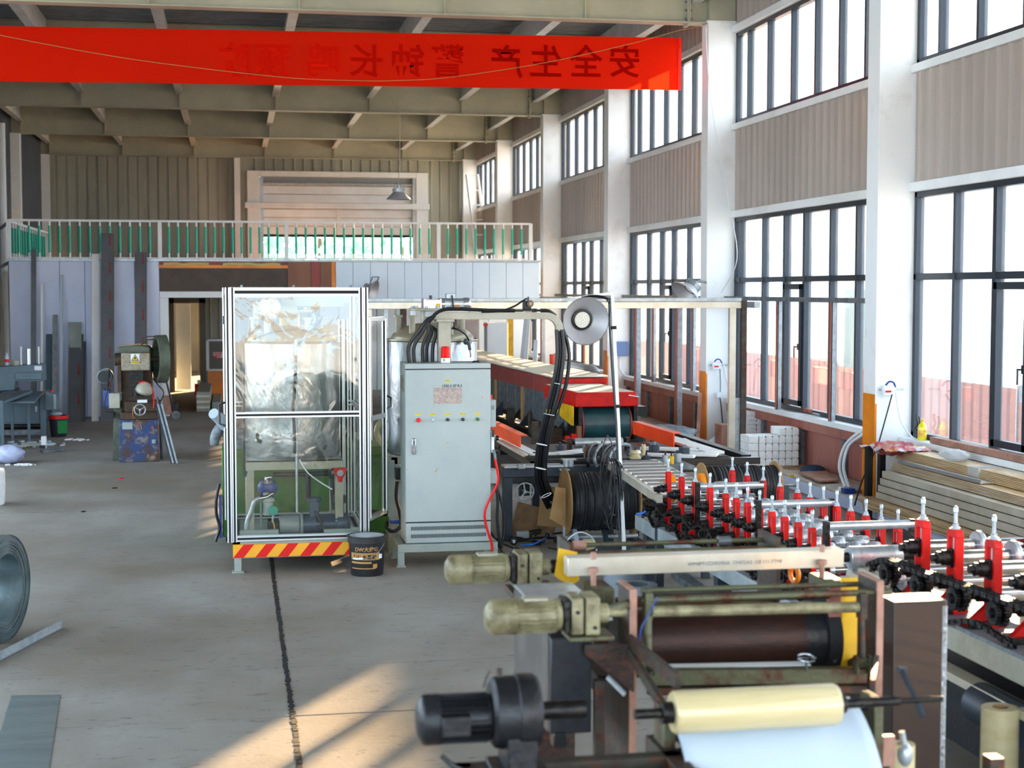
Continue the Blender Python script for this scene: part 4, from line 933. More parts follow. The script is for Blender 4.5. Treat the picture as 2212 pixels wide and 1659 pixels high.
part(ps, 'filter_flange', MB().cyl((QX(576), my, QZ(1042)), (QX(576), my, QZ(1037)), .05, n=20), M['steel'])
part(ps, 'filter_housing', MB().cyl((QX(577), my-.02, QZ(1110)), (QX(577), my-.02, QZ(1062)), .045, n=20).lathe([(.05,0),(.06,.01),(.06,.03),(.05,.04)], (QX(577), my-.02, QZ(1082)), n=20), M['cab'])
part(ps, 'elbow', MB().tube([(QX(586), my-.03, QZ(1068)), (QX(584), my-.05, QZ(1064)), (QX(574), my-.06, QZ(1070)), (QX(560), my-.06, QZ(1072))], .022, n=12, smooth=5).tube([(QX(574), my, QZ(1036)), (QX(576), my, QZ(1030)), (QX(585), my, QZ(1030))], .018, n=10, smooth=5), M['steel'])
part(ps, 'braided_hose', MB().tube([(QX(560), my-.06, QZ(1072)), (QX(548), my-.06, QZ(1078)), (QX(540), my-.06, QZ(1100)), (QX(531), my-.06, QZ(1125)), (QX(532), my-.06, QZ(1143)), (QX(545), my-.06, QZ(1153)), (QX(556), my-.06, QZ(1152))], .022, n=12, smooth=6), M['galv'])
part(ps, 'gauge', MB().lathe([(0,0),(.038,0),(.042,.008),(.042,.03),(0,.035)], (QX(588), my-.12, QZ(1098)), (0,1,0), n=24), mat('teal_gauge', '2a9a86', .3))
part(ps, 'gauge_stem', MB().cyl((QX(587), my-.1, QZ(1106)), (QX(586), my-.1, QZ(1122)), .009, n=8).cyl((QX(562), my, QZ(1080)), (QX(562), my, QZ(1145)), .01, n=8), M['galv'])
part(ps, 'small_hose', MB().tube([(QX(586), my-.1, QZ(1120)), (QX(590), my-.1, QZ(1135)), (QX(580), my-.1, QZ(1148)), (QX(565), my-.08, QZ(1153))], .008, smooth=5), M['gold'])
part(ps, 'manifold', MB().cyl((QX(590), my+.2, QZ(1030)), (QX(718), my+.2, QZ(1030)), .022, n=12).cyl((QX(666), my+.2, QZ(1030)), (QX(666), my+.2, QZ(1090)), .028, n=12).cyl((QX(718), my+.2, QZ(1032)), (QX(723), my+.2, QZ(1110)), .022, n=12), M['hose'])
part(ps, 'coupling', MB().box(QX(575), QX(601), my-.06, my+.05, mz-.06, mz+.05), M['dsteel'], bevel=.01)
part(ps, 'signal_cable', MB().tube([(QX(645), my-.1, QZ(990)), (QX(662), my-.1, QZ(1018)), (QX(690), my-.1, QZ(1040)), (QX(715), my-.1, QZ(1056))], .006, smooth=5), M['cable'])
gd = thing('gas_detector', 'red gas detector head on the tank stand leg inside the enclosure', 'detector', (QX(730), my-.05, QZ(1025)))
part(gd, 'head', MB().lathe([(0,0),(.03,0),(.038,.01),(.045,.01),(.045,.05),(0,.06)], (QX(731), my-.20, QZ(1018)), (0,1,0), n=20).box(QX(717), QX(746), my-.18, my-.14, QZ(1015), QZ(1008)), M['red'])
part(gd, 'window', MB().cyl((QX(731), my-.206, QZ(1018)), (QX(731), my-.195, QZ(1018)), .028, n=18), M['grey'])
part(gd, 'sensor', MB().cyl((QX(731), my-.17, QZ(1038)), (QX(731), my-.17, QZ(1024)), .018, .03, n=14), M['red'])
part(gd, 'conduit', MB().tube([(QX(718), my-.16, QZ(1010)), (QX(710), my-.16, QZ(1014)), (QX(709), my-.14, QZ(1024)), (QX(716), my-.1, QZ(1030)), (QX(722), my+.1, QZ(1030))], .01, smooth=5), M['hose'])

# green machine body behind the enclosure, and bits on its left
gm = thing('green_machine_base', 'green painted machine base standing behind the enclosure', 'machine', (.6, 14.9, 0))
gz = py(480, 970, 14.7).z
part(gm, 'body', MB().box(EX(478, 14.65), EX(850, 14.65), 14.65, 15.3, .05, gz), M['green'], bevel=.008)
part(gm, 'plinth', MB().box(EX(478, 14.65)+.03, EX(850, 14.65), 14.7, 15.2, 0, .05), M['slot'])
part(gm, 'top_channel', MB().box(EX(482, 14.65), EX(530, 14.65), 14.66, 14.8, gz, gz+.18), M['galvd'])
part(gm, 'side_hose', MB().tube([(EX(472, 14.6), 14.6, py(475, 1045, 14.6).z), (EX(465, 14.6), 14.6, py(475, 1080, 14.6).z), (EX(465, 14.6), 14.6, py(475, 1110, 14.6).z), (EX(471, 14.6), 14.6, py(475, 1140, 14.6).z), (EX(462, 14.6), 14.58, .02)], .014, smooth=6), M['hose'])
part(gm, 'blue_cylinder', MB().box(EX(471, 14.6), EX(477, 14.6), 14.6, 14.68, .05, py(475, 1072, 14.6).z), M['blue'])
t = thing('hanging_sleeve', 'grey-white duct sleeve hanging left of the enclosure', 'duct', (EX(468, 14.5), 14.5, .9))
part(t, 'sleeve', MB().tube([py(461, 893, 14.2), py(475, 905, 14.3), py(488, 918, 14.4)], lambda s: .05+.01*s, n=12, smooth=4), M['sheet'])
part(t, 'flap', MB().tube([py(485, 912, 14.45), py(474, 925, 14.45), py(465, 945, 14.45), py(463, 962, 14.45)], lambda s: .035+.015*math.sin(s*3), n=10, smooth=4), M['galvd'])

# second tank group
t2x, t2y = 1.86, 14.5
t2z0, t2z1 = .83, py(932, 735, 14.1).z
tk2 = tank(t2x, t2y, .43, t2z0, t2z1, 'silver tank standing behind the grey control cabinet', t2z1+.17)
part(tk2, 'rim_ring', MB().lathe([(.425,0),(.438,0),(.438,.012),(.425,.012)], (t2x, t2y, t2z1-.01), n=48), M['dome'])
gy2 = 14.45
def GX(u): return py(u, 660, gy2).x
def GZ(v): return py(960, v, gy2).z
g_ = part(tk2, 'gearbox', MB().box(GX(915), GX(950), gy2-.07, gy2+.1, GZ(670), GZ(647)).box(GX(913), GX(917), gy2-.08, gy2+.1, GZ(672), GZ(645)).box(GX(948), GX(952), gy2-.08, gy2+.1, GZ(672), GZ(645)), M['alu'], bevel=.004)
part(g_, 'breather', MB().cyl((GX(930), gy2, GZ(646)), (GX(930), gy2, GZ(638)), .016), M['blackplain'])
part(g_, 'yellow_tag', MB().cyl((GX(944), gy2-.08, GZ(660)), (GX(944), gy2-.07, GZ(660)), .022, n=14), M['yellow'])
motor(tk2, (GX(1018), gy2, GZ(657)), (GX(952), gy2, GZ(657)), .062, M['alu'], None, fins=26, name='agitator_motor', frac=(.26, .88))
part(tk2, 'terminal_box', MB().box(GX(963), GX(982), gy2-.05, gy2+.05, GZ(645), GZ(634)), M['galv'], bevel=.004)
part(tk2, 'nameplate', MB().box(GX(979), GX(991), gy2-.068, gy2-.06, GZ(664), GZ(658)), M['gold'])
part(tk2, 'motor_cable', MB().tube([(GX(974), gy2-.07, GZ(638)), (GX(975), gy2-.09, GZ(650)), (GX(977), gy2-.1, GZ(667))], .008, smooth=4), M['hose'])
part(tk2, 'mount_plate', MB().box(GX(917), GX(945), gy2-.06, gy2+.08, GZ(684), GZ(671)), M['galv'])
part(tk2, 'fitting', MB().cyl(py(1006, 738, 14.1), py(1014, 738, 14.05), .03, n=12).cyl(py(1012, 738, 14.05), py(1015, 755, 14.0), .015, n=10).tube([py(1015, 755, 14), py(1017, 768, 14.0), py(1016, 772, 14)], .006), M['galvd'])
part(tk2, 'sensor_cable', MB().tube([py(975, 709, 13.9), py(990, 712, 13.9), py(1005, 722, 13.95), py(1013, 735, 14.0)], .009, smooth=6).tube([py(980, 696, 13.8), py(981, 704, 13.8), py(977, 710, 13.85)], .009, smooth=4), M['hose'])
for x in (EX(842, 14.5), EX(1022, 14.5)): [part(tk2, 'leg', MB().box(x-.04, x+.04, e_, e_+.08, 0, .83), M['tgrey']) for e_ in (14.2, 14.8)]
part(tk2, 'stand_frame', MB().box(EX(838, 14.5), EX(1026, 14.5), 14.2, 14.9, .76, .84), M['tgrey'])
vp = thing('valve_group', 'dark valves, hose loops and small blue fittings between enclosure and cabinet', 'valve', (EX(855, 13.9), 13.9, 0))
part(vp, 'valve_body', MB().box(EX(853, 13.9), EX(868, 13.9), 13.85, 13.98, EZ(1035, 860, 13.9), EZ(1010, 860, 13.9)), M['blackplain'], bevel=.006)
part(vp, 'valve_wheel', MB().cyl(py(860, 1006, 13.88), py(860, 1003, 13.88), .035, n=16), M['steel'])
part(vp, 'hose_loop', MB().tube([py(858, 1040, 13.9), py(856, 1075, 13.9), py(864, 1110, 13.9), py(866, 1135, 13.9), py(850, 1148, 13.9), py(836, 1140, 13.9), py(836, 1125, 13.9)], .016, smooth=6).tube([py(800, 1108, 13.9), py(836, 1108, 13.9)], .03, n=12), M['hose'])
part(vp, 'post', MB().box(EX(838, 14.0), EX(852, 14.0), 14.0, 14.06, .3, .82), M['cabs'])
part(vp, 'blue_fitting', MB().box(EX(842, 13.9), EX(862, 13.9), 13.85, 13.93, EZ(1130, 860, 13.9), EZ(1122, 860, 13.9)), M['blue'])
part(vp, 'stand', MB().box(EX(836, 13.9), EX(868, 13.9), 13.8, 14.1, 0, EZ(1150, 860, 13.9)), M['tgrey'])
part(vp, 'pale_hose', MB().tube([py(835, 905, 14.3), py(820, 915, 14.3), py(814, 935, 14.3), py(822, 955, 14.3), py(835, 965, 14.3)], .03, n=12, smooth=6), M['cream'], label='cream hose loop')

# ---------------------------------------------------------------- control cabinet
YC = 13.08
def CX(u, Y=YC): return py(u, 980, Y).x
def CZ(v, Y=YC): return py(968, v, Y).z
cx0, cx1 = CX(876), CX(1060)
cb = thing('control_cabinet', 'tall grey electrical control cabinet with buttons, small screen and vented base', 'cabinet', ((cx0+cx1)/2, YC+.2, CZ(1172)))
part(cb, 'body', MB().box(cx0, cx1, YC, YC+.42, CZ(1172), CZ(785)), M['cab'], bevel=.006)
part(cb, 'seam', MB().box(cx0-.001, cx1+.001, YC-.003, YC+.01, CZ(798), CZ(796)).box(cx0-.001, cx1+.001, YC-.003, YC+.01, CZ(1128), CZ(1126)), M['slot'])
dd = part(cb, 'door', MB().box(cx0+.002, cx1-.002, YC-.012, YC, CZ(1125.5), CZ(798.5)), M['cab'], bevel=.004)
bp = part(cb, 'base_panel', MB().box(cx0+.002, cx1-.002, YC-.012, YC, CZ(1171), CZ(1128.5)), M['cab'], bevel=.004)
mb = MB()
for r_ in (1139.5, 1156):
    for k in range(54):
        x = CX(888)+k*(CX(1048)-CX(888))/53; mb.box(x-.0033, x+.0033, YC-.0135, YC-.0115, CZ(r_+4), CZ(r_-4))
part(bp, 'vent_slots', mb, M['slot'], kind='stuff')
sc = part(dd, 'screen', MB().box(CX(937), CX(997), YC-.016, YC-.012, CZ(872), CZ(837)), M['screen'])
part(dd, 'screen_frame', MB().box(CX(936), CX(998), YC-.0145, YC-.012, CZ(879), CZ(830)), M['cab'], label='pale silver screen bezel')
part(dd, 'screen_writing', text_on('1320.1/ 07 R.3', .03, (CX(976), YC-.0155, CZ(833.5)), (1,0,0), (0,0,1), bold=.0007), M['slot'], fix=False)
part(dd, 'yellow_label', MB().box(CX(961), CX(973), YC-.014, YC-.012, CZ(824), CZ(820)), M['print_y'])
part(dd, 'label_text', text_on('电源指示', .011, (CX(967), YC-.0145, CZ(822)), (1,0,0), (0,0,1)), M['slot'], fix=False)
for u, mt, tx_ in ((903.5, 'redplain', '急停开关'), (935, 'galv', '电源启动'), (966.5, 'blackplain', '手动 自动'), (999, 'blackplain', '报警 消音'), (1031, 'green', '运行指示')):
    part(dd, 'yellow_label', MB().box(CX(u-6), CX(u+6), YC-.014, YC-.012, CZ(896), CZ(892)), M['print_y'])
    part(dd, 'label_text', text_on(tx_, .0105, (CX(u), YC-.0145, CZ(894)), (1,0,0), (0,0,1)), M['slot'], fix=False)
    r_ = .02 if mt == 'redplain' else .0155
    b_ = part(dd, 'push_button', MB().cyl((CX(u), YC-.012, CZ(906)), (CX(u), YC-.02, CZ(906)), .0165, n=18), M['steel'])
    part(b_, 'button_cap', MB().cyl((CX(u), YC-.02, CZ(906)), (CX(u), YC-.045 if mt != 'galv' else YC-.026, CZ(906)), r_, r_*.9, n=18), M['green' if mt == 'green' else mt], bevel=.003)
hd_ = part(dd, 'door_handle', MB().box(CX(889), CX(898), YC-.03, YC-.012, CZ(980), CZ(945)), M['steel'], bevel=.006)
part(hd_, 'lock', MB().cyl((CX(893.5), YC-.034, CZ(974)), (CX(893.5), YC-.03, CZ(974)), .007, n=12).box(CX(891), CX(896), YC-.04, YC-.03, CZ(966), CZ(950)), M['galvd'])
mb = MB()
for k in range(12): mb.box(cx0-.012, cx0, YC+.06, YC+.3, CZ(813+k*2.8+1.4), CZ(813+k*2.8))
part(cb, 'side_vent', mb, M['tgrey'])
for u, v in ((944, 1013), (941, 1017), (922, 1047), (1041, 859), (967, 956), (878, 1012)):
    part(dd, 'rust_spot', MB().cyl((CX(u), YC-.0128, CZ(v)), (CX(u), YC-.012, CZ(v)), random.uniform(.004, .009), n=7), M['gold'])
part(cb, 'top_hook', MB().tube([(CX(1025), YC+.1, CZ(785)), (CX(1027), YC+.1, CZ(782.5)), (CX(1038), YC+.1, CZ(782.5)), (CX(1040), YC+.1, CZ(785))], .007, n=8), M['blackplain'])
st_ = thing('cabinet_stand', 'low grey-green steel stand under the control cabinet', 'stand', ((cx0+cx1)/2, YC+.2, 0))
sx0_, sx1_ = CX(858), CX(1074)
part(st_, 'frame', MB().box(sx0_, sx1_, YC-.03, YC+.03, CZ(1190), CZ(1172.5)).box(sx0_, sx1_, YC+.42, YC+.48, CZ(1190), CZ(1172.5)).box(sx0_, sx0_+.06, YC, YC+.45, CZ(1190), CZ(1172.5)).box(sx1_-.06, sx1_, YC, YC+.45, CZ(1190), CZ(1172.5)), M['cabs'], bevel=.004)
for x in (sx0_+.028, sx1_-.028):
    for y in (YC, YC+.45):
        l = part(st_, 'leg', MB().box(x-.028, x+.028, y-.028, y+.028, .01, CZ(1190)), M['cabs'], bevel=.003); part(l, 'foot_plate', MB().box(x-.04, x+.04, y-.04, y+.04, 0, .012), M['cabs'])
bc = thing('warning_beacon', 'red warning beacon standing on the control cabinet', 'beacon', (CX(966), YC+.1, CZ(785)))
part(bc, 'base', MB().cyl((CX(966), YC+.1, CZ(785)+.001), (CX(966), YC+.1, CZ(774)), .04, .04, n=24), M['paper'], bevel=.003)
part(bc, 'lens', MB().lathe([(.041,0),(.043,.004),(.039,.012),(.037,.085),(.03,.098),(0,.102)], (CX(966), YC+.1, CZ(774)), n=28), M['redplain'])
part(bc, 'mark', MB().box(CX(961), CX(962.5), YC+.058, YC+.062, CZ(781), CZ(776)), M['slot'])
# gantry arm
YA = YC+.24
def AX(u): return py(u, 680, YA).x
def AZ(v): return py(1000, v, YA).z
ga = thing('hose_gantry', 'warm grey arm on a square post carrying hoses above the cabinet', 'gantry', (AX(959), YA, CZ(785)))
part(ga, 'post', MB().box(AX(945), AX(972), YA-.055, YA+.055, CZ(785), AZ(692)), M['tgrey'], bevel=.006)
part(ga, 'cap_flange', MB().box(AX(940), AX(979), YA-.08, YA+.08, AZ(695), AZ(689)), M['tgrey'], bevel=.004)
arc = [(AX(1178+34*math.sin(R(a))), AZ(682.5+34*(1-math.cos(R(a))))) for a in range(0, 91, 10)]
outer = [(AX(937), AZ(675)), (AX(1178), AZ(675))]+[(AX(1178+38*math.sin(R(a))), AZ(675+38*(1-math.cos(R(a))))) for a in range(10, 91, 10)]
inner = [(AX(1178+22*math.sin(R(a))), AZ(690+21*(1-math.cos(R(a))))) for a in range(90, 0, -10)]+[(AX(1178), AZ(690)), (AX(937), AZ(690))]
outer = outer+[(AX(1216), AZ(716))]; inner = [(AX(1200), AZ(716))]+inner
mb = MB(); no, ni = len(outer), len(inner); inner_r = inner[::-1]
pts = outer+inner; n_ = len(pts)
mb.v = [(p[0], YA-.035, p[1]) for p in pts]+[(p[0], YA+.035, p[1]) for p in pts]
io = list(range(no)); ii = list(range(no, n_))[::-1]
m_ = min(len(io), len(ii))
for k in range(m_-1): 
    q = (io[k], io[k+1], ii[k+1], ii[k]); mb.f += [q, tuple(x+n_ for x in reversed(q))]
mb.f += [(i, (i+1) % n_, n_+(i+1) % n_, n_+i) for i in range(n_)]
part(ga, 'arm', mb, M['tgrey'], bevel=.003)
vb = part(ga, 'valve_block', MB().box(AX(1129), AX(1149), YA-.04, YA+.04, AZ(673), AZ(668)).box(AX(1130), AX(1146), YA-.04, YA+.04, AZ(668), AZ(650)), M['geard'], bevel=.004)
part(vb, 'solenoid', MB().cyl((AX(1142), YA-.08, AZ(656)), (AX(1142), YA, AZ(656)), .03, n=20).cyl((AX(1141), YA, AZ(650)), (AX(1141), YA, AZ(641)), .008, n=8), M['blackplain'])
part(vb, 'solenoid_nut', MB().cyl((AX(1142), YA-.092, AZ(656)), (AX(1142), YA-.08, AZ(656)), .014, n=12), M['gold'])
part(vb, 'fitting', MB().cyl((AX(1112), YA-.02, AZ(671)), (AX(1129), YA-.02, AZ(671)), .012, n=8).cyl((AX(1149), YA-.02, AZ(671)), (AX(1170), YA-.02, AZ(671)), .012, n=8), M['steel'])
def A(u, v, dy=0): return V((py(u, v, YA+dy).x, YA+dy, py(u, v, YA+dy).z))
hs = thing('hydraulic_hoses', 'black hydraulic hose bundle running over the gantry arm and down to the floor', 'hose', (AX(1200), YA, 0))
for k in range(3):
    o = k*.024
    part(hs, 'hose', MB().tube([A(937, 681+k*2, -.04+o), A(955, 670, -.03+o), A(985, 667.5, -.03+o), A(1060, 670.5, -.03+o), A(1112, 671, -.02+o*.5)], .0155, smooth=6), M['hose'])
part(hs, 'hose', MB().tube([A(1040, 674, -.05), A(1080, 672, -.06), A(1110, 662, -.06), A(1126, 652, -.05), A(1138, 645, -.02)], .008, smooth=6), M['hose'])
part(hs, 'hose', MB().tube([A(1168, 671, -.02), A(1185, 672, -.01), A(1200, 682, .0)], .016, smooth=6), M['hose'])
for k, (u0, du) in enumerate(((886, 0), (897, 0), (915, 0), (923, 0), (935, 0))):
    part(hs, 'hose', MB().tube([A(939, 682, -.05+.02*k), A(925-3*(4-k)*.4, 694+k*1.5, -.08+.03*k), A((939+u0)/2-8+k*3.2, 716, -.08+.03*k), A(u0-3+k*.8, 748, -.06+.03*k), A(u0-1, 787, -.05+.03*k)], .0165, smooth=7), M['hose'])
path = [(1208, 712), (1211, 740), (1211, 770), (1207, 805), (1200, 840), (1190, 880), (1180, 920), (1172, 960), (1167, 1000), (1168, 1035), (1178, 1065), (1192, 1095)]
for k in range(5):
    ox = [-6, 5, -1, 8, 2][k]; oy = [-.03, -.03, .0, .02, .03][k]
    pts_ = []
    for j, (u, v) in enumerate(path):
        sp = 1.0 if j in (0,) else 1.25 if j < 4 else 1.45
        ext = (9 if k == 3 else 0)*math.sin(min(j, 6)/6*PI)
        pts_.append(A(u+ox*sp+ext*1.1, v-ox*.25*(j > 8), oy+.62*(j/11)**3))
    o = part(hs, 'hose', MB().tube(pts_, .0175, n=10, smooth=6), M['hose'])
    for j in (5, 7, 9):
        if k in (0, 2, 3):
            a = pts_[j]; b = pts_[j+1]; dd_ = (b-a); part(o, 'yellow_print', MB().bar(a+V((0,-.0175,0))+dd_*.1, a+V((0,-.0175,0))+dd_*.75, .005, .002, up=(0,1,0)), M['print_y'])
for u, v, ww in ((1202, 828, 14), (1186, 895, 12), (1170, 960, 10), (1168, 1012, 9), (1180, 1070, 9)):
    c = A(u, v, .02); part(hs, 'cable_tie', MB().torus(c, (.2, 0, 1) if v < 1040 else (-.5, 0, 1), .048, .003, n=20, m=5), M['paper'])
t = thing('air_hose', 'bright red air hose hanging down the right side of the cabinet', 'hose', (CX(1062), YC-.06, 0))
part(t, 'hose', MB().tube([py(u, v, YC-.05) for u, v in ((1069, 990), (1074, 1015), (1076, 1035), (1070, 1055), (1057, 1080), (1048, 1103), (1048, 1125), (1056, 1155), (1062, 1175), (1064, 1200), (1066, 1212))], .011, n=10, smooth=6), M['redplain'])
part(t, 'connector', MB().tube([py(1066, 972, YC-.02), py(1069, 982, YC-.04), py(1070, 993, YC-.05)], .012, n=8), M['galvd'])
t = thing('side_terminal_box', 'small grey box with red cap on the right side of the cabinet', 'box', (CX(1068), YC+.1, CZ(925)))
part(t, 'body', MB().box(CX(1061), CX(1073), YC+.04, YC+.3, CZ(925), CZ(866)), M['cab'], bevel=.005)
part(t, 'red_cap', MB().cyl((CX(1065), YC+.15, CZ(866)), (CX(1065), YC+.15, CZ(857)), .02, n=12), M['redplain'])
part(t, 'slots', MB().box(CX(1063), CX(1069), YC+.037, YC+.041, CZ(880), CZ(879)).box(CX(1063), CX(1069), YC+.037, YC+.041, CZ(883), CZ(882)).box(CX(1063), CX(1069), YC+.037, YC+.041, CZ(886), CZ(885)), M['slot'])
t = thing('manifold', 'white and black pneumatic fittings on the cabinet side', 'valve', (CX(1065), YC+.05, CZ(985)))
part(t, 'body', MB().box(CX(1061), CX(1068), YC, YC+.1, CZ(980), CZ(935)), M['white'], bevel=.004)
part(t, 'knob', MB().cyl((CX(1070), YC, CZ(948)), (CX(1077), YC, CZ(948)), .02, n=12).box(CX(1062), CX(1067), YC-.03, YC, CZ(945), CZ(930)), M['blackplain'])
part(t, 'grey_box', MB().box(CX(1062), CX(1078), YC+.1, YC+.25, CZ(1050), CZ(1020)), M['cab'], bevel=.004)
t = thing('power_cables', 'black cables looping down to the floor beside the cabinet', 'cable', (CX(1080), YC+.2, 0))
part(t, 'cable', MB().tube([py(u, v, YC+.15) for u, v in ((1070, 1040), (1075, 1080), (1074, 1120), (1078, 1160), (1084, 1184))], .013, smooth=6), M['hose'])
part(t, 'cable', MB().tube([py(u, v, YC+.2) for u, v in ((1072, 1045), (1083, 1085), (1090, 1120), (1090, 1150), (1083, 1180))], .013, smooth=6), M['hose'])
part(t, 'cable', MB().tube([pz(1060, 1150, .25), pz(1072, 1168, .1), pz(1080, 1185, .02), pz(1095, 1205, .01)], .01, smooth=6), M['hose'])

# bucket in front
bx, by = pz(793, 1240, 0).xy
t = bucket((bx, by, 0), .138, .157, .335, 'black', lab='black adhesive bucket with gold Chinese lettering in front of the enclosure')
part(t, 'lid', MB().lathe([(0,.005),(.13,.005),(.14,.012),(.15,.012)], (bx, by, .32), n=36), mat('grey_lid', '9aa3ab', .35))
def wrap_text(txt, size, zc, ang0, r, m, nm='lettering', bold=0, z2=None):
    vs, fs = text_mb(txt, size, False, bold); mb = MB(); a0 = R(ang0)
    mb.add([(bx+r(zc+y)*math.cos(a0+x/r(zc+y)), by+r(zc+y)*math.sin(a0+x/r(zc+y)), zc+y) for x, y in vs], fs)
    return part(t, nm, mb, M[m], fix=False)
rr_ = lambda z: .1385+(.157-.138)*z/.335+.0012
def band(z0, z1, a0, a1, m, nm, off=0):
    mb = MB(); n_ = 14
    for k in range(n_):
        p = []
        for (aa, z) in ((k, z0), (k+1, z0), (k+1, z1), (k, z1)):
            an = R(a0+(a1-a0)*aa/n_); p.append((bx+(rr_(z)+off)*math.cos(an), by+(rr_(z)+off)*math.sin(an), z))
        mb.quad(*p)
    part(t, nm, mb, M[m], fix=False)
cen = math.degrees(math.atan2(-by, -bx))  # towards the camera side
band(.142, .196, cen-60, cen+45, 'gold', 'gold_band', -.0006); band(.198, .203, cen-60, cen+45, 'gold', 'gold_band', -.0006)
band(.112, .128, cen-60, cen+15, 'gold', 'gold_band', -.0006); band(.066, .074, cen-60, cen+30, 'gold', 'gold_band', -.0006); band(.072, .108, cen+20, cen+36, 'gold', 'gold_band', -.0006)
band(.150, .188, cen+42, cen+56, 'paper', 'white_label')
wrap_text('DW大维®', .045, .230, cen-2, rr_, 'gold', bold=.001)
wrap_text('环保水基胶', .042, .166, cen-8, lambda z: rr_(z)+.0005, 'slot', bold=.0012)
part(t, 'wire_handle', MB().tube([(bx+.155*math.cos(R(cen+a)), by+.155*math.sin(R(cen+a)), z) for a, z in ((68, .27), (50, .235), (28, .19), (5, .165), (-15, .155))]+[], .0028, n=6, smooth=5), M['galv'])
part(t, 'grip', MB().tube([(bx+.158*math.cos(R(cen+a)), by+.158*math.sin(R(cen+a)), z) for a, z in ((-12, .158), (-30, .154), (-44, .156))], .008, n=8, smooth=3), M['paper'])

# ================================================================ BANNER, PENDANT LAMP, ROPE
YBn = 22.2
def BXZ(u, v): p = py(u, v, YBn); return p.x, p.z
nx, nz = 90, 8; mb = MB()
tl, tr_, bl, br = V((*BXZ(-60, 55), 0)), V((*BXZ(1468, 82), 0)), V((*BXZ(-60, 175), 0)), V((*BXZ(1468, 195), 0))
for j in range(nz+1):
    for i in range(nx+1):
        s = i/nx; t_ = j/nz; p = (tl*(1-s)+tr_*s)*(1-t_)+(bl*(1-s)+br*s)*t_
        wav = .018*math.sin(s*19)+.012*math.sin(s*43+2*t_)
        sag = -.03*math.sin(PI*s)*(1-t_)*0
        fold = .02*math.exp(-((t_-.12)/.06)**2)
        mb.v.append((p.x, YBn+wav*t_-fold, p.y+sag))
mb.f = [(j*(nx+1)+i, j*(nx+1)+i+1, (j+1)*(nx+1)+i+1, (j+1)*(nx+1)+i) for j in range(nz) for i in range(nx)]
bn = thing('safety_banner', 'long red cloth banner with reversed Chinese slogan hanging below the roof beam', 'banner', (1.5, YBn, 5.4))
part(bn, 'cloth', mb, M['banner'], fix=False)
part(bn, 'end_hem', MB().box(br.x-.03, br.x+.02, YBn-.01, YBn+.015, br.y, tr_.y), M['redplain'])
k = .0
for ch, u, v in (('安', 1348, 139), ('全', 1265, 139), ('生', 1178, 139), ('产', 1093, 139), ('警', 966, 138), ('钟', 880, 138), ('长', 792, 138), ('鸣', 698, 137), ('预', 590, 136), ('防', 510, 135)):
    x, z = BXZ(u, v); part(bn, 'lettering', text_on(ch, .50, (x, YBn-.034, z), (1,0,0), (0,0,1), mirror=True, bold=.008), M['bannerl'] if u > 1000 else M['bannerm'] if u > 750 else M['banner2'], fix=False)
cds = [py(u, v, YBn-.12) for u, v in ((-60, 62), (60, 88), (300, 130), (600, 166), (760, 174), (860, 174), (980, 166), (1180, 135), (1360, 95), (1470, 65), (1522, 56))]
solo('banner_cord', MB().tube(cds, .0045, n=6, smooth=6), M['gold'], 'thin tan cord sagging across the front of the red banner', 'cord')
solo('loose_rope', MB().tube([py(u, v, 20.6) for u, v in ((1525, 60), (1530, 160), (1548, 300), (1575, 440), (1592, 560))]+[V((7.0, 21.44, 2.35))], .006, n=6, smooth=6), M['cable'], 'thin white rope hanging down the second column', 'rope')
def highbay(name, c, axis, r, lab, cat='lamp', hook=None, face=True):
    c = V(c); ax = V(axis).normalized()   # axis points from the mouth up to the driver
    t = thing(name, lab, cat, c, 'high bay lamps')
    d = r*.62
    part(t, 'reflector', MB().lathe([(r,0),(r*1.015,.004),(r*1.0,.012),(r*.83,d*.35),(r*.62,d*.68),(r*.47,d*.95),(r*.42,d)], c, ax, n=56).lathe([(r*.985,.003),(r*.81,d*.35),(r*.60,d*.68),(r*.46,d*.93),(r*.41,d*.96)], c, ax, n=56), M['lampm'])
    part(t, 'driver', MB().lathe([(r*.42,d),(r*.47,d),(r*.47,d+r*.3),(r*.40,d+r*.32),(r*.3,d+r*.34),(r*.12,d+r*.36),(r*.1,d+r*.5),(0,d+r*.5)], c, ax, n=32), M['galv'])
    mb = MB(); s = ax.orthogonal().normalized(); q = ax.cross(s)
    for k in range(24):
        an = 2*PI*k/24; u_ = s*math.cos(an)+q*math.sin(an); mb.bar(c+u_*r*.47+ax*(d+.01), c+u_*r*.47+ax*(d+r*.29), .006, r*.08, up=u_)
    part(t, 'cooling_fins', mb, M['galv'])
    led = part(t, 'led_plate', MB().lathe([(0,d*.80),(r*.34,d*.80),(r*.34,d*.9)], c, ax, n=32), M['led'])
    part(t, 'led_ring', MB().lathe([(r*.34,d*.76),(r*.44,d*.80),(r*.45,d*.95)], c, ax, n=32), M['geard'])
    mb = MB()
    for rr, n_ in ((.07, 6), (.16, 10), (.26, 16)):
        for k in range(n_):
            an = 2*PI*k/n_; p = c+ax*(d*.795)+(s*math.cos(an)+q*math.sin(an))*r*rr; mb.cyl(p, p-ax*.006, r*.028, n=8)
    part(led, 'led_lens', mb, M['white'])
    return t
hc = py(861, 431, 27.2); 
hb = highbay('pendant_lamp', hc, (0, 0, 1), .215, 'aluminium high bay lamp hanging on a long wire in front of the roller door')
part(hb, 'wire', MB().tube([(hc.x, hc.y, hc.z+.22), (hc.x+.03, hc.y, 5.2), (hc.x+.0, hc.y, 6.9)], .006, n=5, smooth=4), M['tgrey'])
c2 = py(1480, 637, 20.9)
hb = highbay('wall_lamp', c2, (.75, .25, .75), .24, 'high bay lamp tilted out from the second column above the steel frame')
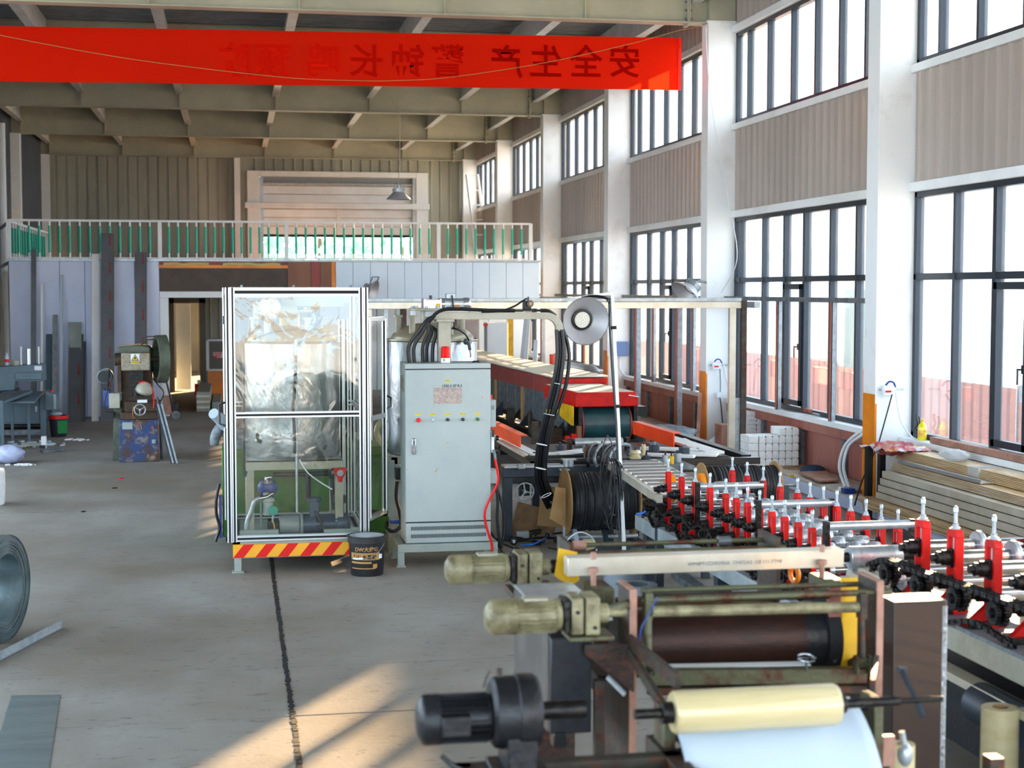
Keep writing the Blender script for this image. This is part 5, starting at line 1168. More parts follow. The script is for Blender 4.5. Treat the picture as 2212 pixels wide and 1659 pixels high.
part(hb, 'bracket', MB().bar(c2+V((.2,.1,.2)), V((6.8, 21.5, 2.5)), .03, .03), M['galvd'])
c3 = py(808, 630, 29.0)
hb = highbay('fascia_lamp', c3, (-.75, .35, .25), .22, 'high bay lamp fixed to the left end of the pale blue fascia')
part(hb, 'hanger', MB().tube([c3+V((-.1,.1,.05)), c3+V((-.02,.1,.28)), c3+V((.12,.3,.28)), c3+V((.12,.62,.2))], .012, n=8), M['galvd'])
YL = 13.35
c4 = py(1266, 694, YL)
hb = highbay('work_lamp', c4, (-.10, .98, .10), .215, 'large reflector lamp facing the camera on a leaning white pole')
part(hb, 'yoke', MB().tube([py(1258, 645, YL+.05), py(1275, 640, YL+.06), py(1300, 641, YL+.05), py(1318, 648, YL+.05)], .012, n=8, smooth=4), M['blackplain'])
lp = thing('lamp_pole', 'leaning white square pole with taped black cable carrying the big lamp', 'pole', pz(1348, 1200, 0))
p0, p1 = pz(1349, 1205, 0), py(1322, 637, YL+.08)
part(lp, 'tube', MB().bar(p0, p1, .032, .032, up=(0,1,0)), M['white'], bevel=.003)
part(lp, 'top_arm', MB().bar(p1+V((0,0,-.02)), py(1256, 643, YL+.1), .02, .03), M['galvd'])
cb_ = [lerp(p1, p0, s)+V((-.028-.01*math.sin(s*9), -.01, 0)) for s in (.03, .12, .3, .45, .6, .72, .83, .93)]
part(lp, 'cable', MB().tube([py(1312, 650, YL)]+cb_, .011, n=8, smooth=5), M['hose'])
for s in (.12, .42, .65): part(lp, 'tape_band', MB().bar(lerp(p1, p0, s), lerp(p1, p0, s+.012), .044, .044, up=(0,1,0)), M['slot'])
for dx in (-.22, .25): part(lp, 'foot', MB().bar(p0+V((0,0,.012)), p0+V((dx, .12, .012)), .03, .02), M['galvd'])
mb = MB(); rnd = random.Random(11)
cc = lerp(p1, p0, .72)+V((-.09, -.02, 0))
for k in range(9):
    w_, h_ = rnd.uniform(.03, .08), rnd.uniform(.16, .42)
    ox, oz = rnd.uniform(-.06, .05), rnd.uniform(-.2, .05)
    pts = [cc+V((ox+w_*math.sin(a), rnd.uniform(-.02, .02), oz+h_*math.cos(a))) for a in [2*PI*i/9 for i in range(10)]]
    mb.tube(pts, .005 if k % 3 else .009, n=6, smooth=4)
solo('cable_tangle', mb, M['hose'], 'tangle of black cables hanging on the leaning lamp pole', 'cable')

# ================================================================ STEEL RACK FRAME
YF = 18.75
FX = lambda u: py(u, 660, YF).x
ra = thing('pipe_rack', 'galvanised steel overhead frame with posts running along the wall side', 'frame', (3.9, YF+2, 0))
zt_ = py(1500, 652, YF).z; zb_ = py(1500, 666, YF).z
part(ra, 'front_beam', MB().box(FX(795), FX(1602), YF, YF+.06, zb_, zt_), M['prof'], bevel=.004)
part(ra, 'front_beam', MB().box(FX(795), FX(1602), YF+.0, YF+.06, zt_+.004, zt_+.05), M['galv'], bevel=.004)
part(ra, 'post', MB().box(FX(1602), FX(1613), YF-.02, YF+.05, .16, zt_+.02), M['rust'], label='rust-spotted post')
part(ra, 'post', MB().box(FX(1577), FX(1590.5), YF+.0, YF+.07, .16, zb_), M['prof'], bevel=.002)
part(ra, 'post', MB().box(FX(1590), FX(1602), YF+.03, YF+.09, .16, 1.0), M['galv'])
for y in (22.3, 24.7, 28.5, 32.7):
    z1 = zb_; part(ra, 'post', MB().box(6.60, 6.68, y, y+.08, .16 if y < 29 else 0, z1), M['galv'], bevel=.003); part(ra, 'post_sleeve', MB().box(6.572, 6.60, y-.01, y+.05, .16 if y < 29 else 0, z1), M['redw'])
part(ra, 'side_beam', MB().box(6.60, 6.68, YF+.09, 33, zb_, zt_), M['galv'], bevel=.003)
for u, w_, m in ((799, .05, 'prof'), (834, .055, 'galv'), (872, .075, 'rust'), (892, .07, 'galv')):
    part(ra, 'post', MB().box(FX(u)-w_/2, FX(u)+w_/2, YF+.02, YF+.08, 0, zb_), M[m], bevel=.003)
part(ra, 'loose_pipe', MB().bar(py(1210, 648, YF), py(1320, 633, YF+1.0), .03, .03), M['prof'])
# rail and studs along the window wall
for i, y0 in enumerate(CYS):
    if y0 < 15: continue
    solo('wall_rail', MB().box(7.05, 7.10, y0+.3, y0+6, 2.24, 2.30), M['galvd'], 'brown-grey rail between the %s pair of wall columns' % ['first', 'second', 'third', 'fourth', 'fifth', 'sixth'][i-4], 'rail', 'rails along the windows')
for y, lab in ((17.35, 'stud under the wall rail, nearest the camera'), (19.2, 'second stud under the wall rail from the near end'), (23.0, 'stud under the wall rail next to the second column'), (25.3, 'stud under the wall rail in the third bay')):
    t = thing('window_stud', lab, 'post', (7.08, y, .812), 'studs in front of the windows')
    part(t, 'angle', MB().box(7.05, 7.11, y, y+.012, .812, 2.24).box(7.05, 7.062, y, y+.06, .812, 2.24), M['galv'])
    part(t, 'rust_edge', MB().box(7.04, 7.05, y-.002, y+.05, .812, 2.24), M['redw'])

# ================================================================ LONG CONVEYOR
cv = thing('long_conveyor', 'long red-hooded double belt conveyor with pale board top running to the far end', 'conveyor', (4.42, 19.6, 0), rz=R(2.4), local=True)
part(cv, 'front_hood', MB().prism([(-.0, .85), (.86, .85), (.86, .98), (.80, 1.04), (.03, 1.04), (0, 1.0)], 'y', 0, 1.75), M['red'], bevel=.008)
part(cv, 'hood_top', MB().box(.03, .80, .02, 1.72, 1.041, 1.048), M['board'])
part(cv, 'white_rod', MB().bar((.72, -.02, 1.0), (.86, -.02, .975), .02, .012), M['white'])
part(cv, 'hood_lip', MB().box(.14, .95, 1.78, 1.84, 1.05, 1.12), M['red'], bevel=.004)
y = 1.85; k = 0
while y < 11:
    L = 1.22
    part(cv, 'top_board', MB().box(.13+random.uniform(-.01, .01), .98, y, y+L-.008, 1.135+.004*(k % 2), 1.155+.004*(k % 2)), M['board'])
    part(cv, 'side_hood', MB().box(.16, .95, y+.003, y+L-.003, .88, 1.12), M['redd'], bevel=.004)
    y += L; k += 1
y = .8
while y < 11.6:
    part(cv, 'side_panel', MB().box(.20, .22, y+.006, y+.60, .42, .88), M['galvd'], bevel=.003)
    y += .61
for k in range(6): part(cv, 'yellow_post', MB().box(.17, .20, 1.9+k*2.0, 1.97+k*2.0, .35, .88), M['gold'])
part(cv, 'inner_core', MB().box(.3, .82, .5, 12.2, .3, .88), M['dsteel'])
[part(cv, 'base_rail', MB().box(e_, e_+.1, -.3, 12.2, .22, .32), M['dsteel']) for e_ in (-.05, .85)]
for k in range(6):
    part(cv, 'leg', MB().box(-.04, .04, .1+k*2, .2+k*2, 0, .22), M['dsteel']); part(cv, 'leg', MB().box(.86, .94, .1+k*2, .2+k*2, 0, .22), M['dsteel']); part(cv, 'strut', MB().bar((.05, .15+k*2, .3), (.22, .15+k*2, .5), .05, .05), M['dsteel'])
    part(cv, 'bracket', MB().prism([(.0, .3), (.2, .55), (.2, .3)], 'y', 1.4+k*2, 1.44+k*2), M['navy'])
dr_ = part(cv, 'belt_drum', MB().cyl((.12, .25, .6), (.76, .25, .6), .24, n=48), M['tealdrum'], bevel=.01)
[part(cv, 'drum_flange', MB().cyl((e_, .25, .6), (e_+.02, .25, .6), .25, n=40), M['redd']) for e_ in (.10, .76)]
[part(cv, 'side_plate', MB().box(e_, e_+.05, 0, .6, .28, .86), M['dsteel'], bevel=.006) for e_ in (.04, .80)]
part(cv, 'cross_bar', MB().box(.05, .85, -.05, -.01, .37, .41).box(.05, .85, .35, .4, .22, .34), M['dsteel'])
part(cv, 'right_flap', MB().prism([(.86, .84), (.98, .84), (1.0, .68), (.86, .72)], 'y', .05, .5), M['blackplain'])
part(cv, 'left_flap', MB().prism([(.05, .86), (.75, .86), (.75, .68), (.62, .66), (.15, .60), (.05, .60)], 'x', -.03, -.015), M['yellow'], label='yellow side flap', bevel=.002)
part(cv, 'gear_motor', MB().box(-.35, -.02, .6, 1.1, .3, .52).cyl((-.3, 1.3, .42), (-.05, 1.3, .42), .11, n=20), M['pressrust'], bevel=.01)
part(cv, 'hydraulics', MB().tube([(-.2, .9, .5), (-.25, .7, .6), (-.15, .5, .55)], .02, smooth=4).cyl((-.1, 2.2, .3), (-.1, 2.2, .62), .03).box(-.2, -.1, 3.2, 3.3, .0, .6), M['rust'])
part(cv, 'indicator', MB().box(-.12, -.05, -.25, -.2, .45, .52).cyl((-.2, -.2, .46), (-.14, -.2, .46), .035), M['redplain'])
[part(cv, 'end_bracket', MB().box(e_, e_+.05, -.28, -.2, .25, .62), M['brownp']) for e_ in (-.05, .88)]
# chute under and side frames
sf = thing('side_track', 'dark steel side track beside the long conveyor', 'frame', (3.6, 20, 0))
for k in range(7):
    part(sf, 'rail', MB().bar((3.95-.22*k*.5, 18.0, .1+.06*k), (3.7-.22*k*.5, 27.0, .1+.06*k), .06, .03), M['dsteel'])
[part(sf, 'post', MB().box(a_, a_+.08, b_, b_+.08, 0, c_), M['rust']) for a_, b_, c_ in ((3.72, 19.0, .72), (3.2, 21, .75), (3.15, 24, .9))]
part(sf, 'deck_plate', MB().box(2.7, 3.9, 18.3, 26, .40, .42), M['dsteel'])

# ================================================================ GUIDE TABLE
ZG = .75
gt = thing('guide_table', 'dark-framed guide table with white plastic edge strips in front of the conveyor', 'table', (4.0, 16, 0))
part(gt, 'frame', MB().box(2.85, 5.2, 14.62, 14.70, ZG-.10, ZG-.04).box(2.85, 2.93, 14.62, 18.2, ZG-.10, ZG-.04).box(5.1, 5.2, 14.9, 18.2, ZG-.10, ZG-.04).box(2.85, 5.2, 16.4, 16.5, ZG-.16, ZG-.06), M['blackplain'])
part(gt, 'plate', MB().box(2.86, 4.9, 14.7, 16.2, ZG-.05, ZG-.03), M['geard'])
for x, y in ((2.9, 14.66), (5.1, 14.95), (2.9, 18.1), (5.1, 18.1), (4.0, 14.66)): part(gt, 'leg', MB().box(x-.035, x+.035, y-.035, y+.035, 0, ZG-.1), M['navy'])
def strip2(u0, v0, u1, v1, wdt, m='white', zz=ZG, th=.03):
    a, b = pz(u0, v0, zz), pz(u1, v1, zz); return part(gt, 'edge_strip', MB().bar(a, b, wdt, th), M[m], bevel=.004)
strip2(1068, 938, 1160, 984, .10); strip2(1078, 952, 1135, 984, .05, 'prof'); strip2(1150, 981, 1200, 981, .12); strip2(1200, 981, 1270, 972, .12); strip2(1135, 988, 1290, 984, .03, 'blackplain')
strip2(1385, 968, 1510, 972, .12); strip2(1360, 980, 1500, 986, .09); strip2(1480, 980, 1550, 982, .16); strip2(1440, 945, 1545, 978, .20)
part(gt, 'white_board', MB().add([pz(1455, 948, ZG-.01), pz(1492, 972, ZG-.01), pz(1560, 984, ZG-.01), pz(1480, 946, ZG-.01)], [(0,1,2,3)]), M['white'], fix=False)
_a, _b = pz(1425, 1006, .71), pz(1480, 1000, .71)
part(gt, 'roller_bracket', MB().box(_a.x, _b.x, _a.y-.12, 14.66, .68, .72), M['galvd'])
part(gt, 'lower_shelf', MB().box(3.9, 5.2, 15.0, 15.08, ZG-.22, ZG-.2).box(3.9, 5.3, 14.9, 14.95, ZG-.14, ZG-.12), M['geard'])
def guard(name, pts, m, lab, th=.012):
    a, b, h = pts; t = thing(name, lab, 'guard', (a+b)/2)
    part(t, 'plate', MB().bar(a+V((0,0,h/2)), b+V((0,0,h/2)), th, h), m); part(t, 'flange', MB().bar(a+V((.03,0,h)), b+V((.03,0,h)), .09, .01), m); return t
guard('red_guard', (pz(1124, 970, ZG), pz(1062, 938, ZG), .14), M['orgface'], 'orange-red angle guard on the left of the guide table')
guard('orange_guard', (pz(1456, 966, ZG), pz(1368, 938, ZG), .145), mat('bright_orange_guard', 'f04a10', .35, c2='e03808', scale=4), 'bright orange angle guard on the right of the guide table')
def spool(u, v, r, h, m, lab, cap='blackplain', z=ZG, flange=False, cat='roller'):
    c = pz(u, v, z); t = thing('guide_roller', lab, cat, c, 'guide rollers on the table')
    prof = [(0,0),(r,0),(r,h),(0,h)] if not flange else [(0,0),(r*1.3,0),(r*1.3,h*.25),(r,h*.3),(r,h*.6),(r*1.3,h*.65),(r*1.1,h),(0,h)]
    part(t, 'body', MB().lathe(prof, c, n=24), M[m], bevel=.002); part(t, 'bolt', MB().cyl(c+V((0,0,h)), c+V((0,0,h+.03)), r*.3, n=8), M[cap]); return t
spool(1390, 984, .022, .11, 'cream', 'slim white guide roller left of the black puck')
spool(1413, 976, .055, .075, 'navy', 'black guide puck right of the slim white roller', cap='galvd')
spool(1478, 982, .055, .07, 'navy', 'black guide puck at the right end of the table', cap='galvd')
spool(1372, 991, .045, .085, 'cream', 'flanged cream guide roller beside the lamp pole', flange=True)
spool(1396, 994, .035, .045, 'navy', 'small black puck in front of the slim white roller')
spool(1437, 1002, .032, .085, 'galv', 'galvanised guide roller left of the yellow one', z=.72)
spool(1450, 1002, .026, .075, 'yellow', 'yellow guide roller between two galvanised ones', z=.72)
spool(1463, 998, .04, .085, 'galv', 'galvanised guide roller right of the yellow one', z=.72)
spool(1300, 985, .024, .12, 'dsteel', 'dark post roller among the grey hose loops')
spool(1267, 990, .028, .11, 'brownp', 'brown upright roller left of the grey hose loops')
spool(1210, 972, .05, .05, 'navy', 'low black puck beside the hose bundle')
pa, pb = pz(1262, 985, .72), pz(1365, 985, .72)
t = thing('nip_roller', 'long galvanised roller lying across the far edge of the guide table', 'roller', (3.76, 15.6, .72))
part(t, 'barrel', MB().cyl((3.50, 15.6, .79), (4.02, 15.6, .79), .05, n=28), M['galv'], bevel=.004); part(t, 'axle', MB().cyl((3.44, 15.6, .79), (4.08, 15.6, .79), .018, n=10), M['dsteel']); [part(t, 'bearing', MB().box(e_, e_+.04, 15.56, 15.64, .71, .84), M['dsteel']) for e_ in (3.43, 4.05)]
t = thing('grey_hose_loops', 'arched grey hoses and valve on the guide table', 'hose', pz(1300, 1000, .72))
for k in range(4):
    a = pz(1272+k*16, 1008, .70); b = pz(1292+k*22, 984, .74)
    part(t, 'hose', MB().tube([a, a+V((-.02,0,.10)), (a+b)/2+V((-.02,0,.15)), b+V((0,0,.10)), b], .02, n=10, smooth=6), M['galvd' if k % 2 else 'geard'])
part(t, 'valve', MB().box(3.45, 3.6, 14.9, 15.0, .76, .84), M['galvd'], bevel=.006)

# navy frame with handwheel
nf = thing('navy_stand', 'navy steel stand with a pale handwheel, cardboard panels behind it', 'stand', (2.9, 14.3, 0))
N = lambda u, v: py(u, v, 14.3)
part(nf, 'top_beam', MB().box(N(1085,1020).x, N(1385,1020).x, 14.3, 14.45, N(1100,1032).z, N(1100,1010).z), M['navy'], bevel=.006)
part(nf, 'edge_rail', MB().box(N(1088,1020).x, N(1215,1020).x, 14.25, 14.45, N(1100,1010).z, N(1100,1006).z), M['galv'])
part(nf, 'leg', MB().box(N(1088,1020).x, N(1107,1020).x, 14.3, 14.4, 0, N(1100,1032).z), M['navy'], bevel=.005)
part(nf, 'leg', MB().box(N(1365,1020).x, N(1382,1020).x, 14.3, 14.4, 0, N(1100,1032).z), M['navy'], bevel=.005)
part(nf, 'lower_beam', MB().box(N(1106,1020).x, N(1240,1020).x, 14.32, 14.4, N(1100,1046).z, N(1100,1032).z), M['geard'])
part(nf, 'clamp', MB().box(N(1117,1000).x, N(1131,1000).x, 14.22, 14.3, N(1100,1012).z, N(1100,1002).z), M['galv'], bevel=.005)
hc_ = V((N(1131,1060).x, 14.22, N(1131,1060).z))
part(nf, 'handwheel', MB().torus(hc_, (0,1,0), .083, .008, n=36), M['galv'])
part(nf, 'handwheel_spokes', MB().cyl(hc_+V((0,-.01,0)), hc_+V((0,.1,0)), .016, n=12).bar(hc_, hc_+V((-.015,0,.08)), .012, .018, up=(0,1,0)).bar(hc_, hc_+V((.078,0,-.01)), .012, .018, up=(0,1,0)).bar(hc_, hc_+V((-.05,0,-.066)), .012, .018, up=(0,1,0)), M['galv'])
part(nf, 'hub_block', MB().box(hc_.x-.04, hc_.x+.06, 14.3, 14.36, hc_.z-.05, hc_.z+.08), M['blackplain'])
for u, v in ((1222, 1003), (1233, 1003)): part(nf, 'twin_roller', MB().cyl(N(u, 1008), N(u, 993), .028, n=20), M['galv'])
part(nf, 'twin_roller_plate', MB().box(N(1213,1000).x, N(1243,1000).x, 14.25, 14.35, N(1220,993).z, N(1220,991).z).box(N(1205,1000).x, N(1226,1000).x, 14.2, 14.35, N(1220,1014).z, N(1220,1011).z), M['galv'])
solo('cardboard_sheet', MB().bar(py(1110, 1095, 14.6)+V((0,0,-.1)), py(1200, 1120, 14.5)+V((0,0,-.1)), .012, .32), M['wood'], 'brown board leaning behind the navy stand legs', 'board')
solo('cardboard_sheet', MB().add([py(1172, 1045, 14.55), py(1225, 1060, 14.55), py(1215, 1140, 14.45), py(1160, 1135, 14.45)]+[p+V((0,.012,0)) for p in (py(1172, 1045, 14.55), py(1225, 1060, 14.55), py(1215, 1140, 14.45), py(1160, 1135, 14.45))], [(0,1,2,3),(7,6,5,4),(0,4,5,1),(1,5,6,2),(2,6,7,3),(3,7,4,0)]), M['card'], 'cardboard sheet leaning behind the big black reel', 'board')

# ---------------------------------------------------------------- reels of black strip
def reel(x0, x1, y, z, r, rf, lab, hub=True, skew=0):
    t = thing('strip_reel', lab, 'reel', ((x0+x1)/2, y, z-rf), 'cardboard reels of black strip')
    rnd = random.Random(int(x0*100)); prof = [(.05, 0)]; n = 46
    for k in range(n+1):
        s = k/n; rr = r*(1-.10*math.exp(-(s/.07)**2)) + rnd.uniform(-.008, .006)
        prof += [(rr, (x1-x0)*s*.995), (rr-.004, (x1-x0)*(s*.995+.3/n))]
    prof.append((.05, x1-x0))
    part(t, 'wound_strip', MB().lathe(prof, (x0, y, z), (1, 0, 0), n=48), M['black'], ang=20)
    for x in (x0-.012, x1): part(t, 'flange', MB().lathe([(.04,0),(rf,0),(rf,.012),(.04,.012),(.04,0)], (x, y, z), (1, .0, 0), n=48), M['card'])
    part(t, 'axle', MB().cyl((x0-.15, y, z), (x1+.2, y, z), .018, n=12), M['galvd'])
    part(t, 'hub_plate', MB().box(x0-.03, x0-.012, y-.05, y+.05, z-.03, z+.05), M['galvd'])
    return t
ry = 13.85
r1 = reel(py(1222, 1080, ry).x, py(1366, 1080, ry).x, ry, py(1290, 1082, ry).z, .275, .315, 'large cardboard reel of black strip behind the lamp pole')
zc = py(1290, 1082, ry).z
part(r1, 'side_flap', MB().add([py(1200, 1052, ry-.25), py(1222, 1055, ry-.2), py(1222, 1140, ry-.2), py(1187, 1120, ry-.25)]+[p+V((0,.012,0)) for p in (py(1200, 1052, ry-.25), py(1222, 1055, ry-.2), py(1222, 1140, ry-.2), py(1187, 1120, ry-.25))], [(0,1,2,3),(7,6,5,4),(0,4,5,1),(1,5,6,2),(2,6,7,3),(3,7,4,0)]), M['card'])
part(r1, 'wooden_disc', MB().cyl((py(1378, 1070, ry+.3).x, ry+.1, zc+.02), (py(1381, 1070, ry+.3).x, ry+.1, zc+.02), .13, n=32), M['wood'])
rs = thing('reel_rack', 'low steel rack holding the large black reel', 'rack', (3.1, ry, 0))
xa, xb = py(1237, 1100, ry).x, py(1300, 1100, ry).x
part(rs, 'upright', MB().bar((xa-.07, ry, 0), (xa-.07, ry, zc), .05, .04), M['sheet']); part(rs, 'upright', MB().bar((xa+.6, ry, 0), (xa+.6, ry, zc), .05, .04), M['navy'])
part(rs, 'cross_tube', MB().cyl((xa-.1, ry-.1, .10), (xa+.6, ry-.1, .10), .02), M['galv'])
for x in (xa-.0, xb): part(rs, 'leg', MB().bar((x, ry-.25, 0), (x+.0, ry, .24), .04, .04), M['sheet' if x < xb else 'navy'])
part(rs, 'foot', MB().box(xa-.15, xa+.75, ry-.3, ry-.26, 0, .04).box(xa-.12, xa-.06, ry-.3, ry+.3, 0, .05).box(xa+.6, xa+.66, ry-.3, ry+.3, 0, .05), M['navy'])
ry2 = 12.6
x0_, x1_ = py(1517, 1040, ry2).x, py(1672, 1040, ry2).x; zc2 = py(1590, 1050, ry2).z
r2_ = reel(x0_, x1_, ry2, zc2, .175, .21, 'second reel of black strip behind the red roll stands')
for x, m in ((py(1504, 1040, ry2-.2).x, 'orange'), (py(1432, 1030, ry2-.1).x, 'orange')):
    part(r2_, 'yellow_disc', MB().lathe([(.03,0),(.11,0),(.12,.01),(.12,.045),(.03,.045),(.03,0)], (x, ry2-.25, zc2+.03), (1,0,0), n=36), M[m])
part(r2_, 'shaft', MB().cyl((py(1418, 1030, ry2).x, ry2-.25, zc2+.03), (py(1515, 1030, ry2).x, ry2-.25, zc2+.03), .03, n=16), M['steel'])
part(r2_, 'end_block', MB().box(py(1410, 1030, ry2).x, py(1419, 1030, ry2).x, ry2-.3, ry2-.2, zc2-.2, zc2+.06), M['blackplain'])
[part(r2_, 'support', MB().box(e_, e_+.06, ry2-.05, ry2+.05, 0, zc2), M['navy']) for e_ in (x0_-.1, x1_+.06)]

# roller conveyor
rc = thing('roller_conveyor', 'galvanised roller conveyor between the guide table and the roll stands', 'conveyor', (3.5, 13.2, 0))
zr = .74
La, Lb = pz(1318, 1005, zr), pz(1425, 1078, zr)
Ra, Rb = pz(1412, 1000, zr), pz(1525, 1058, zr)
part(rc, 'side_rail', MB().bar(La, Lb, .05, .07), M['prof']); part(rc, 'side_rail', MB().bar(Ra, Rb, .05, .07), M['prof'])
n_ = 10
for k in range(n_):
    s = (k+.5)/n_; a, b = lerp(La, Lb, s), lerp(Ra, Rb, s); b.y = a.y
    part(rc, 'roller', MB().cyl(a+V((.02,0,.02)), b+V((-.02,0,.02)), .036, n=16), M['alu'])
for p in (La, Lb, Ra, Rb): part(rc, 'leg', MB().box(p.x-.03, p.x+.03, p.y-.03, p.y+.03, 0, zr-.03), M['navy'])

# ================================================================ LEDGE ALONG THE WINDOW WALL
ld = struct('window_ledge', MB().box(6.59, 7.16, 6, 29, .0, .135), M['pblue'], label='low white ledge along the window wall')
part(ld, 'top_slab', MB().box(6.57, 7.16, 6, 29, .135, .16), mat('dusty_ledge', 'bdb4a8', .7, c2='a29689', scale=3), bevel=.004)

# foam blocks
def foam(u0, u1, y, rows, cols, n_d, s, lab, grp, skip=()):
    x0 = py(u0, 1000, y).x; k = 0
    for r_ in range(rows):
        for c in range(cols):
            for d in range(n_d):
                if (r_, c) in skip or (d > 0 and r_ < rows-1 and c > 0): continue
                o = V((x0+c*s[0], y+d*s[1]+random.uniform(-.004, .004), .16+r_*s[2]))
                t = solo('foam_block', MB().box(o.x+.002, o.x+s[0]-.002, o.y, o.y+s[1]-.003, o.z, o.z+s[2]-.002), M['foam'], '%s, %s row up, %s from the left' % (lab, ORD[r_], ORD[c]), 'block', grp, bevel=.006)
                part(t, 'corner_slot', MB().box(o.x+s[0]-.014, o.x+s[0]+.001-.003, o.y-.002, o.y+.02, o.z+s[2]-.018, o.z+s[2]-.004), M['slot'])
foam(1640, 1729, 18.4, 5, 6, 1, (.088, .34, .097), 'white block in the front foam stack', 'front stack of foam blocks', skip=((4, 1), (4, 2), (4, 0)))
for r_ in range(4):
    o = V((py(1618, 1000, 18.4).x, 18.41, .16+r_*.097)); solo('foam_block', MB().box(o.x, o.x+.125, o.y, o.y+.34, o.z, o.z+.094), M['foam'], 'side-turned foam block at the left end of the front stack, %s row up' % ORD[r_], 'block', 'front stack of foam blocks', bevel=.006)
foam(1612, 1662, 20.2, 9, 2, 1, (.15, .3, .061), 'thin slab in the rear foam stack', 'rear stack of foam slabs')
# things on the ledge and behind it
def E_(u, v, z=.16): return pz(u, v, z)
q = E_(1566, 1000); t = thing('carton', 'tall tan carton standing beside the second column', 'box', (q.x, q.y, .16))
cx_ = px(1582, 985, 5.62); part(t, 'body', MB().box(py(1558, 980, 20.3).x, py(1582, 980, 20.3).x, 20.3, 20.6, .16, py(1570, 918, 20.3).z), M['pink'], bevel=.005)
q = E_(1500, 985); solo('paper_sheet', MB().add([E_(1508, 972)+V((0,0,.01)), E_(1556, 955)+V((0,0,.16)), E_(1558, 980)+V((0,0,.02)), E_(1520, 982)+V((0,0,.01))], [(0,1,2,3)]), M['paper'], 'curled sheet of pale paper leaning by the second column', 'paper', fix=False)
q = E_(1545, 950); solo('cable_coil', MB().torus(q+V((0,0,.12)), (.2,-1,.3), .12, .03).torus(q+V((.0,-.02,.1)), (.1,-1,.5), .08, .025), M['galvd'], 'grey coil of cable behind the curled paper sheet', 'coil')
for a, b, m, lab in (((1445, 930), (1515, 960), 'pink', 'thin salmon board lying along the ledge'), ((1460, 948), (1503, 965), 'redw', 'salmon channel lying in front of the ledge boards')):
    solo('long_board', MB().bar(E_(*a, .22), E_(*b, .19), .07, .05), M[m], lab, 'board')
solo('wooden_prop', MB().bar(E_(1506, 970), py(1512, 850, 21.35), .05, .03), M['pink'], 'pale board leaning on the second column', 'board')
blob('grey_tarpaulin', pz(1432, 945, .30), .36, (1.3, .8, .5), 'galvd', 'crumpled grey tarpaulin on the ledge below the third bay', 'tarpaulin', 8, .3)
q = E_(1687, 1003); solo('black_tape_roll', MB().lathe([(.03,0),(.06,0),(.06,.08),(.03,.08),(.03,0)], q, n=20), M['black'], 'black tape roll on the ledge beside the second reel', 'tape')
q = E_(1719, 1012); solo('brown_pad', MB().lathe([(0,0),(.17,0),(.16,.02),(0,.03)], q, n=20), M['wood'], 'flat brown pad in front of the foam blocks', 'pad')
q = E_(1756, 1018); t = thing('blue_net', 'dark blue mesh hump on the ledge against the wall', 'net', q); part(t, 'mesh', MB().ball(q+V((0,0,.0)), .14, sc=(1.2,.8,.6)), mat('blue_mesh', '24405c', .7, bump=.8, bscale=80))
q = E_(1709, 1030); solo('yellow_scrap', MB().obox(q+V((0,0,.012)), (.06, .03, .024), Matrix.Rotation(.3, 3, 'Z')), M['yellow'], 'small yellow scrap near the ledge edge', 'scrap')
pa_, pb_ = E_(1728, 1024), E_(1812, 1042)
for k, (zz, m, lab) in enumerate(((.16, 'wood', 'lower'), (.183, 'pink', 'upper'))):
    a, b = E_(1726, 1022, zz), E_(1792, 1040, zz)
    solo('flat_board', MB().add([a, E_(1770, 1042, zz), E_(1812, 1040, zz), E_(1785, 1020, zz)]+[p+V((0,0,.02)) for p in (a, E_(1770, 1042, zz), E_(1812, 1040, zz), E_(1785, 1020, zz))], [(3,2,1,0),(4,5,6,7),(0,1,5,4),(1,2,6,5),(2,3,7,6),(3,0,4,7)]), M[m], lab+' of two flat tan boards lying on the ledge', 'board', 'flat boards on the ledge')
t = thing('white_tube_bundle', 'two white flexible tubes arching from the ledge behind the first column', 'tube', E_(1820, 1050))
for k in range(2):
    part(t, 'tube', MB().tube([E_(1826+k*8, 1052), px(1813+k*9, 1010, 6.80), px(1824+k*8, 965, 6.86), px(1850+k*6, 938+k*6, 6.90), px(1875, 925+k*8, 6.95)], .018, smooth=6, n=10), M['cable'])
t = thing('tool_box', 'small blue and grey tool pile on the ledge by the first column', 'tools', E_(1835, 1062))
part(t, 'blue_box', MB().obox(E_(1832, 1066)+V((0,0,.03)), (.12, .1, .06)), M['blue']); part(t, 'grey_bracket', MB().obox(E_(1856, 1064)+V((0,0,.02)), (.2, .12, .04), Matrix.Rotation(.3, 3, 'Z')), M['galvd']); part(t, 'white_block', MB().obox(E_(1818, 1060)+V((0,0,.02)), (.06, .06, .04)), M['foam'])
t = thing('yellow_clamp', 'yellow clamp block below the first column', 'clamp', E_(1862, 1078, .16))
part(t, 'block', MB().obox(px(1862, 1084, 6.66), (.11, .11, .06)), M['yellow'], bevel=.006); part(t, 'bolt', MB().cyl(px(1868, 1084, 6.62), px(1868, 1084, 6.5), .015, n=8), M['galv'])
